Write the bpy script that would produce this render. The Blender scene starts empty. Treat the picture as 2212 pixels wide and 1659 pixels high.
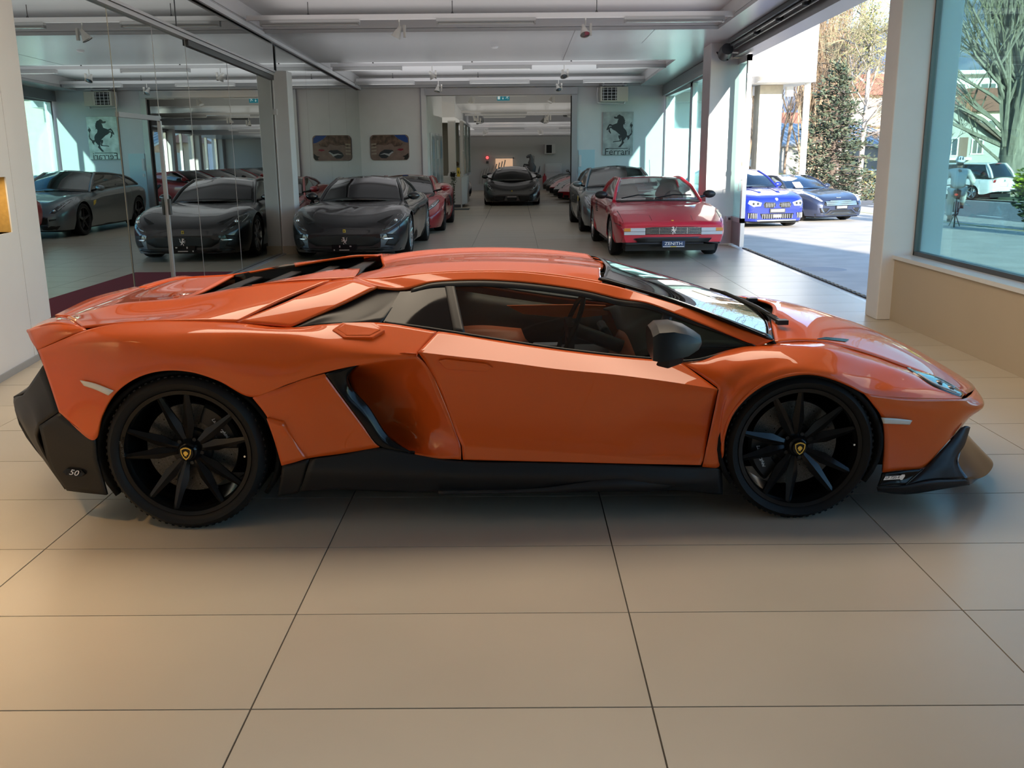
import bpy, bmesh, math, random
import numpy as np
from math import pi, sin, cos, radians
from mathutils import Vector, Matrix, Euler
from mathutils.bvhtree import BVHTree
random.seed(7)
S = bpy.context.scene
COL = S.collection
# ------------------------------------------------------------------ camera
PITCH, YAW, ROLL, CAMH, FPX = .237, -.0054, -.0088, 1.60, 2036.0
fw = Vector((sin(YAW)*cos(PITCH), cos(YAW)*cos(PITCH), -sin(PITCH)))
rt0 = Vector((cos(YAW), -sin(YAW), 0)); up0 = rt0.cross(fw)
rt = rt0*cos(ROLL) + up0*sin(ROLL); up = -rt0*sin(ROLL) + up0*cos(ROLL)
cd = bpy.data.cameras.new('camera'); cam = bpy.data.objects.new('camera', cd); COL.objects.link(cam)
cam.matrix_world = Matrix(((rt.x, up.x, -fw.x, 0), (rt.y, up.y, -fw.y, 0), (rt.z, up.z, -fw.z, CAMH), (0, 0, 0, 1)))
cd.sensor_fit = 'HORIZONTAL'; cd.sensor_width = 36.0; cd.lens = 36.0*FPX/2212.0
cd.clip_start = .05; cd.clip_end = 6000
S.camera = cam
# ------------------------------------------------------------------ world, sun, lamps, exposure
S.view_settings.view_transform = 'Standard'; S.view_settings.look = 'None'
S.view_settings.gamma = 1.0; S.view_settings.use_curve_mapping = False
S.view_settings.exposure = 0.0
SUN_DIR = Vector((-1.0, 6.3, -1.55)).normalized()      # the way the light travels
W = bpy.data.worlds.new('world'); S.world = W; W.use_nodes = True
nt = W.node_tree; bg = nt.nodes['Background']; sky = nt.nodes.new('ShaderNodeTexSky')
sky.sky_type = 'NISHITA'; sky.sun_disc = False; sky.sun_elevation = math.asin(-SUN_DIR.z)
sky.sun_rotation = math.atan2(-SUN_DIR.x, -SUN_DIR.y); sky.air_density = 1.0; sky.dust_density = .15; sky.ozone_density = 3.0
nt.links.new(sky.outputs[0], bg.inputs[0]); bg.inputs[1].default_value = .68
def lamp(kind, name, loc, energy, color=(1, 1, 1), size=None, direction=None, size_y=None, spread=None):
    l = bpy.data.lights.new(name, kind); l.energy = energy; l.color = color
    if kind == 'AREA':
        l.shape = 'RECTANGLE'; l.size = size; l.size_y = size_y or size
        if spread: l.spread = spread
    elif kind == 'SUN': l.angle = radians(.6)
    elif size: l.shadow_soft_size = size
    o = bpy.data.objects.new(name, l); COL.objects.link(o); o.location = loc
    if direction is not None: o.rotation_euler = Vector(direction).to_track_quat('-Z', 'Y').to_euler()
    return o
lamp('SUN', 'sun', (30, -40, 40), 17.0, (1.0, .93, .82), direction=SUN_DIR)
# lit coffer right above the orange car, added fill lights hung in mid-air, facing the ceilings
lamp('AREA', 'coffer_lamp', (-.15, 5.95, 3.96), 195, (1.0, .83, .62), 4.9, (0, 0, -1), 2.2)
sl = lamp('SPOT', 'warm_spot_lamp', (-3.0, 2.4, 3.35), 330, (1.0, .62, .26), .12, (-.05, .05, -1)); sl.data.spot_size = radians(78); sl.data.spot_blend = .9
lamp('AREA', 'fill_uplight', (-.35, 12.3, 3.52), 62, (1.0, .95, .93), 6.4, (0, 0, 1), 5.6)
lamp('AREA', 'fill_uplight', (-.35, 22.4, 3.30), 70, (.96, .97, 1.0), 6.4, (0, 0, 1), 4.4)
lamp('AREA', 'fill_uplight', (-.35, 17.7, 2.95), 26, (.97, .97, 1.0), 6.4, (0, 0, 1), 3.6)
lamp('AREA', 'fill_uplight', (-1, 30, 2.7), 55, (1.0, .96, .86), 6.0, (0, 0, 1), 7.0)
lamp('AREA', 'fill_uplight', (0, 41, 2.0), 105, (1.0, .97, .94), 8.0, (0, 0, 1), 9.0)
# daylight entering through the glazed right side (sky portals in the window openings)
S.cycles.use_adaptive_sampling = True
S.cycles.adaptive_threshold = .02
S.cycles.max_bounces = 10; S.cycles.diffuse_bounces = 4; S.cycles.glossy_bounces = 6
S.cycles.transmission_bounces = 8; S.cycles.transparent_max_bounces = 16
S.cycles.sample_clamp_indirect = 6.0; S.cycles.caustics_reflective = False; S.cycles.caustics_refractive = False
S.cycles.use_denoising = True; S.cycles.blur_glossy = .5
# ------------------------------------------------------------------ materials
MATS = {}
def mat(name, color=(.5, .5, .5), rough=.5, metal=0., coat=0., spec=None, emit=None, es=1., coat_rough=.03, noise=0., nscale=8., ntwo=None, bump=0., alpha=None, stretch=None):
    if name in MATS: return MATS[name]
    m = bpy.data.materials.new(name); m.use_nodes = True; n = m.node_tree.nodes; l = m.node_tree.links
    b = n['Principled BSDF']; c = (*color, 1)
    b.inputs['Base Color'].default_value = c; b.inputs['Roughness'].default_value = rough; b.inputs['Metallic'].default_value = metal
    b.inputs['Coat Weight'].default_value = coat; b.inputs['Coat IOR'].default_value = 1.5; b.inputs['Coat Roughness'].default_value = coat_rough
    if spec is not None: b.inputs['Specular IOR Level'].default_value = spec
    if emit: b.inputs['Emission Color'].default_value = (*emit, 1); b.inputs['Emission Strength'].default_value = es
    if alpha is not None: b.inputs['Alpha'].default_value = alpha
    if noise or bump:
        tc = n.new('ShaderNodeTexCoord'); mp = n.new('ShaderNodeMapping'); nz = n.new('ShaderNodeTexNoise')
        nz.inputs['Scale'].default_value = nscale; nz.inputs['Detail'].default_value = 5
        if stretch: mp.inputs['Scale'].default_value = stretch
        l.new(tc.outputs['Object'], mp.inputs[0]); l.new(mp.outputs[0], nz.inputs['Vector'])
        if noise:
            mx = n.new('ShaderNodeMix'); mx.data_type = 'RGBA'
            mx.inputs[6].default_value = c
            mx.inputs[7].default_value = (*(ntwo or tuple(v*(1-noise) for v in color)), 1)
            cr = n.new('ShaderNodeValToRGB'); cr.color_ramp.elements[0].position = .35; cr.color_ramp.elements[1].position = .65
            l.new(nz.outputs['Fac'], cr.inputs[0]); l.new(cr.outputs[0], mx.inputs[0]); l.new(mx.outputs[2], b.inputs['Base Color'])
        if bump:
            bp = n.new('ShaderNodeBump'); bp.inputs['Strength'].default_value = bump; bp.inputs['Distance'].default_value = .01
            l.new(nz.outputs['Fac'], bp.inputs['Height']); l.new(bp.outputs[0], b.inputs['Normal'])
    MATS[name] = m; return m
def glass(name, tint=(.9, .95, .93), refl=.08, rough=0.0, top=.5):
    """thin pane: tinted transparency, mirror reflection growing at grazing angles"""
    if name in MATS: return MATS[name]
    m = bpy.data.materials.new(name); m.use_nodes = True; n = m.node_tree.nodes; l = m.node_tree.links
    n.remove(n['Principled BSDF']); out = n['Material Output']
    t = n.new('ShaderNodeBsdfTransparent'); t.inputs[0].default_value = (*tint, 1)
    g = n.new('ShaderNodeBsdfGlossy'); g.inputs['Roughness'].default_value = rough; g.inputs[0].default_value = (1, 1, 1, 1)
    lw = n.new('ShaderNodeLayerWeight'); lw.inputs[0].default_value = .35
    mr = n.new('ShaderNodeMapRange'); mr.inputs['To Min'].default_value = refl; mr.inputs['To Max'].default_value = top
    mx = n.new('ShaderNodeMixShader')
    l.new(lw.outputs['Fresnel'], mr.inputs[0]); l.new(mr.outputs[0], mx.inputs[0]); l.new(t.outputs[0], mx.inputs[1]); l.new(g.outputs[0], mx.inputs[2])
    l.new(mx.outputs[0], out.inputs[0]); MATS[name] = m; return m
# ------------------------------------------------------------------ mesh helpers
class MB:
    def __init__(s): s.v = []; s.f = []
    def add(s, v, f):
        o = len(s.v); s.v += [tuple(map(float, p)) for p in v]; s.f += [tuple(i+o for i in q) for q in f]; return s
    def box(s, c, d, rz=0., rot=None):
        x, y, z = d[0]/2, d[1]/2, d[2]/2
        R = rot if rot is not None else Matrix.Rotation(rz, 3, 'Z'); c = Vector(c)
        v = [c + R @ Vector((a*x, b*y, e*z)) for e in (-1, 1) for a, b in ((-1, -1), (1, -1), (1, 1), (-1, 1))]
        return s.add(v, [(3, 2, 1, 0), (4, 5, 6, 7), (0, 1, 5, 4), (1, 2, 6, 5), (2, 3, 7, 6), (3, 0, 4, 7)])
    def span(s, a, b):
        a, b = Vector(a), Vector(b); return s.box((a+b)/2, [abs(q) for q in (b-a)])
    def cyl(s, p0, p1, r0, r1=None, n=12, cap=True):
        p0, p1 = Vector(p0), Vector(p1); r1 = r0 if r1 is None else r1; d = (p1-p0).normalized()
        a = d.orthogonal().normalized(); b = d.cross(a)
        v = [p + (a*cos(t)+b*sin(t))*r for p, r in ((p0, r0), (p1, r1)) for t in [2*pi*i/n for i in range(n)]]
        f = [(i, (i+1) % n, n+(i+1) % n, n+i) for i in range(n)]
        if cap: f += [tuple(range(n-1, -1, -1)), tuple(range(n, 2*n))]
        return s.add(v, f)
    def tube(s, pts, r, n=8, cap=True):
        pts = [Vector(p) for p in pts]; rs = r if hasattr(r, '__len__') else [r]*len(pts); v = []; a = None
        for i, p in enumerate(pts):
            d = (pts[min(i+1, len(pts)-1)]-pts[max(i-1, 0)]).normalized()
            a = d.orthogonal().normalized() if a is None else (a-d*a.dot(d)).normalized()
            b = d.cross(a); v += [p+(a*cos(2*pi*k/n)+b*sin(2*pi*k/n))*rs[i] for k in range(n)]
        f = [(i*n+k, i*n+(k+1) % n, (i+1)*n+(k+1) % n, (i+1)*n+k) for i in range(len(pts)-1) for k in range(n)]
        if cap: f += [tuple(range(n-1, -1, -1)), tuple(range((len(pts)-1)*n, len(pts)*n))]
        return s.add(v, f)
    def grid(s, P, flip=False):
        P = np.asarray(P); a, b = P.shape[:2]
        f = [(i*b+j, i*b+j+1, (i+1)*b+j+1, (i+1)*b+j) for i in range(a-1) for j in range(b-1)]
        if flip: f = [q[::-1] for q in f]
        return s.add(P.reshape(-1, 3), f)
    def lathe(s, prof, o, axis, n=48, close=False):
        """prof: (radius, offset along axis)"""
        o = Vector(o); d = Vector(axis).normalized(); a = d.orthogonal().normalized(); b = d.cross(a); m = len(prof)
        v = [o+d*h+(a*cos(2*pi*k/n)+b*sin(2*pi*k/n))*r for k in range(n) for r, h in prof]
        f = [(k*m+i, k*m+i+1, ((k+1) % n)*m+i+1, ((k+1) % n)*m+i) for k in range(n) for i in range(m-1)]
        if close: f += [(k*m+m-1, k*m, ((k+1) % n)*m, ((k+1) % n)*m+m-1) for k in range(n)]
        return s.add(v, f)
    def prism(s, poly, o, ux, uy, h):
        """flat outline in the plane (ux,uy) through o, thickened by h along the normal"""
        o, ux, uy = Vector(o), Vector(ux), Vector(uy); nn = ux.cross(uy).normalized(); k = len(poly)
        b = [o+ux*x+uy*y for x, y in poly]
        return s.add(b+[p+nn*h for p in b], [tuple(range(k-1, -1, -1)), tuple(range(k, 2*k))]+[(i, (i+1) % k, k+(i+1) % k, k+i) for i in range(k)])
    def ball(s, c, r, n=12, m=8):
        c = Vector(c); r = Vector(r) if hasattr(r, '__len__') else Vector((r, r, r)); v = []; f = []
        for i in range(m+1):
            t = pi*i/m
            v += [c+Vector((r.x*sin(t)*cos(2*pi*k/n), r.y*sin(t)*sin(2*pi*k/n), r.z*cos(t))) for k in range(n)]
        f = [(i*n+k, (i+1)*n+k, (i+1)*n+(k+1) % n, i*n+(k+1) % n) for i in range(m) for k in range(n)]
        return s.add(v, f)
    def mesh(s, name, m, smooth=None):
        me = bpy.data.meshes.new(name); me.from_pydata(s.v, [], s.f); me.validate(clean_customdata=False)
        for q in (m if isinstance(m, (list, tuple)) else [m]): me.materials.append(q)
        if smooth is not None:
            me.polygons.foreach_set('use_smooth', [True]*len(me.polygons))
            if smooth < 179: me.set_sharp_from_angle(angle=radians(smooth))
        me.update(); return me
    def build(s, name, m, parent=None, smooth=None, bevel=0., solid=0., weld=False, loc=None):
        me = s.mesh(name, m, smooth); o = bpy.data.objects.new(name, me); COL.objects.link(o)
        if parent is not None: o.parent = parent
        if loc is not None: o.location = loc
        if solid: q = o.modifiers.new('solid', 'SOLIDIFY'); q.thickness = solid; q.offset = -1
        if bevel: q = o.modifiers.new('bevel', 'BEVEL'); q.width = bevel; q.segments = 2; q.limit_method = 'ANGLE'
        return o
def tag(o, label=None, cat=None, group=None, kind=None):
    if label: o['label'] = label
    if cat: o['category'] = cat
    if group: o['group'] = group
    if kind: o['kind'] = kind
    return o
def thing(name, label, cat, loc=(0, 0, 0), rz=0., group=None, kind=None):
    o = bpy.data.objects.new(name, None); COL.objects.link(o); o.location = loc; o.rotation_euler = (0, 0, rz); o.empty_display_size = .2
    return tag(o, label, cat, group, kind)
def struct(o): o['kind'] = 'structure'; return o
KIDS = {}
def copy_tree(o, parent=None, **kw):
    c = o.copy(); COL.objects.link(c)
    if parent is not None: c.parent = parent
    for k in [q for q in COL.objects if q.parent == o]: copy_tree(k, c)
    for k, v in kw.items():
        if k == 'loc': c.location = v
        elif k == 'rz': c.rotation_euler = (0, 0, v)
        else: c[k] = v
    return c
def spl(P, n, axis=0, u=None):
    """cubic (finite-difference Hermite) resample of control points along an axis"""
    P = np.moveaxis(np.asarray(P, float), axis, 0); k = len(P)
    if k == 1: return np.moveaxis(np.repeat(P, n, 0), 0, axis)
    d = np.linalg.norm(np.diff(P, axis=0), axis=-1)
    d = d.reshape(k-1, -1).mean(1)+1e-6; t = np.concatenate([[0], np.cumsum(d)]); t /= t[-1]
    if u is None: u = np.linspace(0, 1, n)
    sl = np.diff(P, axis=0)/np.diff(t).reshape((-1,)+(1,)*(P.ndim-1)); m = np.empty_like(P); m[0] = sl[0]; m[-1] = sl[-1]
    if k > 2:
        h = np.diff(t); w0 = h[1:]/(h[1:]+h[:-1]); w0 = w0.reshape((-1,)+(1,)*(P.ndim-1)); m[1:-1] = sl[:-1]*w0+sl[1:]*(1-w0)
    i = np.clip(np.searchsorted(t, u, 'right')-1, 0, k-2); h = (t[i+1]-t[i]); s_ = (u-t[i])/h
    sh = (-1,)+(1,)*(P.ndim-1); s_ = s_.reshape(sh); h = h.reshape(sh)
    r = (2*s_**3-3*s_**2+1)*P[i]+(s_**3-2*s_**2+s_)*h*m[i]+(-2*s_**3+3*s_**2)*P[i+1]+(s_**3-s_**2)*h*m[i+1]
    return np.moveaxis(r, 0, axis)
def refine(rows, nu, nv, breaks=()):
    """rows of control points -> dense smooth grid; creases kept at the rows named in breaks"""
    G = np.stack([spl(r, nv) for r in rows]); b = [0]+list(breaks)+[len(rows)-1]; out = []
    for q in range(len(b)-1):
        seg = G[b[q]:b[q+1]+1]; n = max(2, round(nu*(b[q+1]-b[q])/(len(rows)-1))+1)
        r = spl(seg, n, 0); out.append(r if q == 0 else r[1:])
    return np.concatenate(out, 0)
def shrink(G, d):
    G = G.copy()
    def mv(a, b):
        v = b-a; l = np.linalg.norm(v, axis=-1, keepdims=True); return a+v/np.maximum(l, 1e-6)*np.minimum(d, l*.4)
    G[0] = mv(G[0], G[1]); G[-1] = mv(G[-1], G[-2]); G[:, 0] = mv(G[:, 0], G[:, 1]); G[:, -1] = mv(G[:, -1], G[:, -2]); return G
def orient(G, out):
    """True when the grid must be flipped so that it faces away from the point out"""
    a = G[1:, :-1]-G[:-1, :-1]; b = G[:-1, 1:]-G[:-1, :-1]; nn = np.cross(b, a)
    return (nn*(G[:-1, :-1]-np.asarray(out))).sum() < 0
def text_mesh(s, size, depth=.002, shear=0., align='CENTER'):
    c = bpy.data.curves.new('lettering', 'FONT'); c.body = s; c.size = size; c.extrude = depth; c.shear = shear; c.align_x = align; c.align_y = 'CENTER'; c.resolution_u = 3
    o = bpy.data.objects.new('lettering', c); COL.objects.link(o); dg = bpy.context.evaluated_depsgraph_get()
    me = bpy.data.meshes.new_from_object(o.evaluated_get(dg)); bpy.data.objects.remove(o); bpy.data.curves.remove(c); return me
def lettering(s, size, m, mw, parent=None, name='lettering', depth=.002, shear=0., align='CENTER', sx=1.):
    me = text_mesh(s, size, depth, shear, align); me.materials.clear(); me.materials.append(m)
    o = bpy.data.objects.new(name, me); COL.objects.link(o)
    if parent is not None: o.parent = parent
    o.matrix_local = mw @ Matrix.Diagonal((sx, 1, 1, 1)); return o
def frame(o, ux, uy):
    ux, uy = Vector(ux).normalized(), Vector(uy).normalized(); uz = ux.cross(uy).normalized(); uy = uz.cross(ux)
    return Matrix(((ux.x, uy.x, uz.x, o[0]), (ux.y, uy.y, uz.y, o[1]), (ux.z, uy.z, uz.z, o[2]), (0, 0, 0, 1)))
# ================================================================== the hall
def cz(y): return 3.33+.0197*(25-y)          # soffit level, falling gently to the back
WALLW = mat('wall_paint_white', (.74, .74, .745), .55, noise=.04, nscale=3)
WALLP = mat('white_wall_panel', (.74, .72, .72), .38, noise=.03, nscale=2)
CEILM = mat('ceiling_boards', (.52, .52, .525), .26, bump=.12, nscale=26, stretch=(.25, 3, 1))
CEIL2 = mat('ceiling_coffer', (.64, .63, .63), .5)
ALU = mat('grey_aluminium', (.42, .42, .43), .38, .6)
ALUD = mat('dark_aluminium', (.10, .105, .11), .4, .5)
ALUL = mat('pale_aluminium', (.66, .66, .67), .32, .6)
BEIGE = mat('parapet_beige', (.50, .42, .31), .6, noise=.04, nscale=1.5)
MIRROR = mat('mirror_silver', (.66, .72, .70), .0, 1.0)
TEALG = glass('tinted_pane', (.60, .80, .79), .03, top=.4)
DOORG = glass('glass_pane', (.72, .88, .84), .05, top=.6)
WHITEO = mat('outer_wall_white', (.72, .76, .76), .7)
CLEARG = glass('clear_pane', (.86, .93, .92), .05, top=.5)
FLOORT = mat('floor_tile_beige', (.56, .49, .385), .30, noise=.07, nscale=1.1)
GROUT = mat('floor_joint', (.07, .06, .05), .7)
FLOORW = mat('floor_tile_far', (.56, .49, .385), .30, noise=.08, nscale=.8)
# floor with its tiles
fl = MB().span((-4.3, -8, -.06), (3.98, 25.2, -.006)).build('floor', GROUT); struct(fl)
xs = [-3.98, -3.2034, -2.0034, -.8034, .3966, 1.5966, 2.7966, 3.86]
g = .0055
tm = {}
for k in range(-2, 38):
    y0 = 2.508+.6*k
    for i in range(7):
        w = round(xs[i+1]-xs[i], 3)
        if w not in tm:
            tm[w] = MB().span((-w/2+g/2, -.3+g/2, -.03), (w/2-g/2, .3-g/2, 0)).mesh('tile', FLOORT)
        o = bpy.data.objects.new('tile', tm[w]); COL.objects.link(o); o.parent = fl; o.location = ((xs[i]+xs[i+1])/2, y0+.3, random.uniform(-.0006, 0))
MB().span((-4.2, -8, -.03), (3.86, 1.307, 0)).build('floor_near', FLOORT, fl)
MB().span((3.86, 9.3, -.03), (3.98, 17.4, -.001)).build('threshold', mat('threshold_stone', (.62, .60, .56), .22), fl)
f2 = MB().span((-8, 25.2, -.06), (6.5, 47.2, 0)).build('floor_2', FLOORW); struct(f2)
for k in range(9):
    MB().span((-2.4, 26.7+k*1.8, 0), (1.6, 26.712+k*1.8, .0006)).build('tile_joint', GROUT, f2)
for x in (-.80, .40): MB().span((x, 25.3, 0), (x+.01, 44, .0006)).build('tile_joint', GROUT, f2)
# ceiling: sloped soffit with three coffers
def slab(mb, x0, x1, y0, y1, a, b):
    v = [(x, y, cz(y)+h) for h in (a, b) for x, y in ((x0, y0), (x1, y0), (x1, y1), (x0, y1))]
    return mb.add(v, [(3, 2, 1, 0), (4, 5, 6, 7), (0, 1, 5, 4), (1, 2, 6, 5), (2, 3, 7, 6), (3, 0, 4, 7)])
XL, XR, CL, CR = -4.6, 4.0, -3.95, 3.2
CO = [(-6, 1.2), (3.9, 7.0), (8.9, 15.7), (19.65, 25.14)]
c = MB(); ys = [-8]+[q for p in CO for q in p]
for a, b in ((-8, -6), (1.2, 3.9), (7.0, 8.9), (15.7, 19.65)): slab(c, CL, CR, a, b, 0, .06)
slab(c, XL, CL, -8, 25.19, 0, .06); slab(c, CR, XR, -8, 25.19, 0, .06); slab(c, CL, CR, 25.14, 25.19, 0, .06)
ceil = struct(c.build('ceiling', CEILM))
c = MB()
for a, b in CO:
    slab(c, CL-.04, CR+.04, a-.04, b+.04, .27, .33)
    for x0, x1, y0, y1 in ((CL-.04, CL, a, b), (CR, CR+.04, a, b), (CL-.04, CR+.04, a-.04, a), (CL-.04, CR+.04, b, b+.04)): slab(c, x0, x1, y0, y1, .055, .28)
struct(c.build('ceiling_coffer', CEIL2))
c = MB(); slab(c, -3.97, -3.93, 8, 25.2, -.05, .02); struct(c.build('trim_1', WALLW))
c = MB()
for x in (.95,): slab(c, x, x+.006, 15.7, 19.65, -.002, .01)
slab(c, 2.2, 2.206, 15.7, 17.2, -.002, .01); struct(c.build('trim_2', mat('ceiling_gap', (.16, .16, .16), .7)))
# left: white panelled wall with a lit niche, then the mirrors
def wl(y): return -4.0+(8.0-y)*.1325
MB0 = MB()
pts = [8.0, 7.53, 6.3, 4.5, -8]
wl_o = None
NY0, NY1, NZ0, NZ1 = 5.4, 7.40, 1.06, 1.48
for i, (a, b) in enumerate(zip(pts[:-1], pts[1:])):
    m = MB()
    def wall_piece(z0, z1, a=a, b=b):
        m.add([(wl(a), a-.003, z0), (wl(b), b+.003, z0), (wl(b), b+.003, z1), (wl(a), a-.003, z1), (wl(a)-.2, a-.003, z0), (wl(b)-.2, b+.003, z0), (wl(b)-.2, b+.003, z1), (wl(a)-.2, a-.003, z1)], [(0, 1, 2, 3), (7, 6, 5, 4), (0, 4, 5, 1), (3, 2, 6, 7), (0, 3, 7, 4), (1, 5, 6, 2)])
    if i == 1 or i == 2:
        lo, hi = max(b, NY0), min(a, NY1)
        wall_piece(0.02, NZ0, a, b); wall_piece(NZ1, cz(a), a, b)
        if a > hi: wall_piece(NZ0, NZ1, a, hi)
        if b < lo: wall_piece(NZ0, NZ1, lo, b)
    else: wall_piece(.02, cz(a))
    if wl_o is None: wl_o = struct(m.build('wall_left', WALLP))
    else: m.build('wall_panel', WALLP, wl_o)
n = MB(); n.add([(wl(y)-d, y, z) for d in (.01, .14) for y, z in ((NY1, NZ0), (NY0, NZ0), (NY0, NZ1), (NY1, NZ1))], [(4, 5, 6, 7), (0, 1, 5, 4), (2, 3, 7, 6), (0, 4, 7, 3)])
n.build('niche', mat('gilded_niche', (.62, .40, .13), .4, .2, noise=.15, nscale=30), wl_o)
nl = lamp('AREA', 'niche_lamp', (wl(6.6)-.07, 6.6, 1.465), 6.0, (1.0, .78, .48), .06, (0, 0, -1), 1.4)
MB().add([(wl(y)+.012, y, z) for y, z in ((8, 0), (-8, 0), (-8, .05), (8, .05))]+[(wl(y)-.01, y, z) for y, z in ((8, 0), (-8, 0), (-8, .05), (8, .05))], [(0, 1, 2, 3), (3, 2, 6, 7)]).build('baseboard_left', ALU)['kind'] = 'structure'
struct(MB().span((-4.30, 7.6, 0), (-4.05, 25.3, 3.7)).build('wall_left_2', WALLW))
def railz(y): return 3.07-.0217*(y-9.5)
ordn = ['first', 'second', 'third', 'fourth', 'fifth', 'sixth']
seams = [7.75, 9.83, 11.0, 12.08, 13.77, 16.25]
for i in range(5):
    a, b = seams[i]+.004, seams[i+1]-.004
    t = thing('mirror_panel', 'tall silvered mirror panel below the rail, %s from the white wall' % ordn[i] if i != 1 else 'mirrored door leaf with a slim metal stile and dark handle', 'mirror', (-4.0, (a+b)/2, 0), group='mirror panels below the rail')
    h = (b-a)/2; m = MB(); z0 = .012
    m.add([(0, -h, z0), (0, h, z0), (0, h, railz(b)), (0, -h, railz(a)), (-.012, -h, z0), (-.012, h, z0), (-.012, h, railz(b)), (-.012, -h, railz(a))], [(3, 2, 1, 0), (4, 5, 6, 7), (0, 1, 5, 4), (1, 2, 6, 5), (3, 7, 6, 2), (0, 4, 7, 3)])
    m.build('mirror_glass', MIRROR, t)
    MB().span((-.010, h-.003, z0), (.003, h+.0035, railz(b))).build('joint_strip', ALUL if i else mat('warm_joint', (.55, .5, .4), .3, .6), t)
    if i == 1:
        MB().span((-.01, h-.035, 0.02), (.02, h+.0035, 2.04)).build('door_stile', ALUL, t); MB().span((-.01, -h, 2.02), (.02, h+.0035, 2.07)).build('door_top_rail', ALU, t)
        MB().span((-.005, -h-.0035, .02), (.008, -h+.006, 2.02)).build('door_edge', ALUD, t)
        MB().span((.02, h-.05, .98), (.05, h+.0, 1.16)).build('door_handle', ALUD, t, bevel=.006)
up = [7.75, 11.83, 16.45]
for i in range(2):
    a, b = up[i]+.004, up[i+1]-.004; t = thing('mirror_panel', ['high mirror strip above the rail, nearer the white wall', 'high mirror strip above the rail, next to the pillar'][i], 'mirror', (-3.999, (a+b)/2, 3.1), group='mirror strips above the rail')
    h = (b-a)/2; m = MB(); m.add([(q, s*h, (railz(y)+.06 if k == 0 else cz(y)-.005)-3.1) for q in (0, -.012) for s, y, k in ((-1, a, 0), (1, b, 0), (1, b, 1), (-1, a, 1))], [(3, 2, 1, 0), (4, 5, 6, 7), (0, 1, 5, 4), (1, 2, 6, 5), (3, 7, 6, 2), (0, 4, 7, 3)]); m.build('mirror_glass', MIRROR, t)
    if i == 0: MB().span((-.01, h-.01, railz(b)+.06-3.1), (.004, h+.01, cz(b)-3.12)).build('joint_strip', ALUD, t)
ss = [16.62, 18.9, 21.1, 23.2, 25.18]
for i in range(4):
    a, b = ss[i]+.003, ss[i+1]-.003; t = thing('mirror_panel', 'full-height mirror panel past the pillar, %s from the pillar' % ordn[i], 'mirror', (-4.0, (a+b)/2, 0), group='mirror panels past the pillar')
    h = (b-a)/2; m = MB(); m.add([(q, s*h, z) for q in (0, -.012) for s, z in ((-1, .012), (1, .012), (1, cz(b)-.05), (-1, cz(a)-.05))], [(3, 2, 1, 0), (4, 5, 6, 7), (0, 1, 5, 4), (1, 2, 6, 5), (3, 7, 6, 2), (0, 4, 7, 3)]); m.build('mirror_glass', MIRROR, t)
m = MB()
for dx, dz, hh in ((.0, .0, .045), (.018, .05, .03)):
    m.add([(x, y, railz(y)+z) for x, z in ((-4.0, dz), (-3.95+dx, dz), (-3.95+dx, dz+hh), (-4.0, dz+hh)) for y in (7.8, 16.4)], [(0, 1, 3, 2), (2, 3, 5, 4), (4, 5, 7, 6), (6, 7, 1, 0), (0, 2, 4, 6), (1, 7, 5, 3)])
struct(m.build('trim_3', ALUL))
m = MB(); m.add([(x, y, railz(y)+z) for x, z in ((-4.0, -.07), (-3.965, -.07), (-3.965, 0), (-4.0, 0)) for y in (12.1, 16.25)], [(0, 1, 3, 2), (2, 3, 5, 4), (6, 7, 1, 0), (0, 2, 4, 6), (1, 7, 5, 3)]); struct(m.build('trim_4', ALUD))
struct(MB().span((-3.99, 8, .0), (-3.93, 16.2, .02)).build('trim_5', ALU))
p = struct(MB().span((-4.1, 16.25, 0), (-3.75, 16.62, 3.0)).build('pillar_left', WALLW, bevel=.008))
m = MB(); m.tube([(-3.985, 16.24, 0.1), (-3.985, 16.24, 2.9)], .008); m.box((-3.98, 16.235, 2.35), (.07, .03, .09)); m.build('conduit', WALLW, p)
MB().span((-3.99, 16.23, 0), (-3.73, 16.64, .14)).build('pillar_foot', mat('foot_beige', (.55, .47, .36), .6), p)
# back wall with the wide opening
w = MB(); w.span((-4.3, 25.2, 0), (-2.36, 25.45, 3.8)); w.span((1.52, 25.2, 0), (4.1, 25.45, 3.8)); w.span((-2.36, 25.2, 3.20), (1.52, 25.45, 3.8)); w.build('wall_back', WALLW)['kind'] = 'structure'
m = MB(); m.span((-2.30, 25.10, 3.13), (1.60, 25.22, 3.30)); m.span((-2.36, 25.16, 3.12), (1.52, 25.30, 3.17)); m.span((1.46, 25.14, 0), (1.60, 25.24, 3.2)); m.build('trim_6', ALU)['kind'] = 'structure'
struct(MB().span((-2.40, 25.12, 0), (-2.27, 25.3, 3.31)).build('trim_7', WALLW))
m = MB(); m.span((1.44, 25.25, 0), (1.47, 25.35, 3.1)); struct(m.build('trim_8', BLK_RUB if 'BLK_RUB' in globals() else mat('door_seal', (.02, .02, .02), .7)))
m = MB(); m.span((1.64, 25.18, .15), (2.06, 25.205, 1.75)); struct(m.build('trim_9', mat('pale_blue_panel', (.52, .70, .76), .3)))
m = MB(); m.span((1.66, 25.16, 1.32), (1.72, 25.19, 1.62)); m.span((1.68, 25.16, 1.16), (1.73, 25.19, 1.24)); m.build('switch_plate', WALLW)
tag(bpy.data.objects['switch_plate'], 'small white switch plates on the wall right of the wide opening', 'switch')
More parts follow.
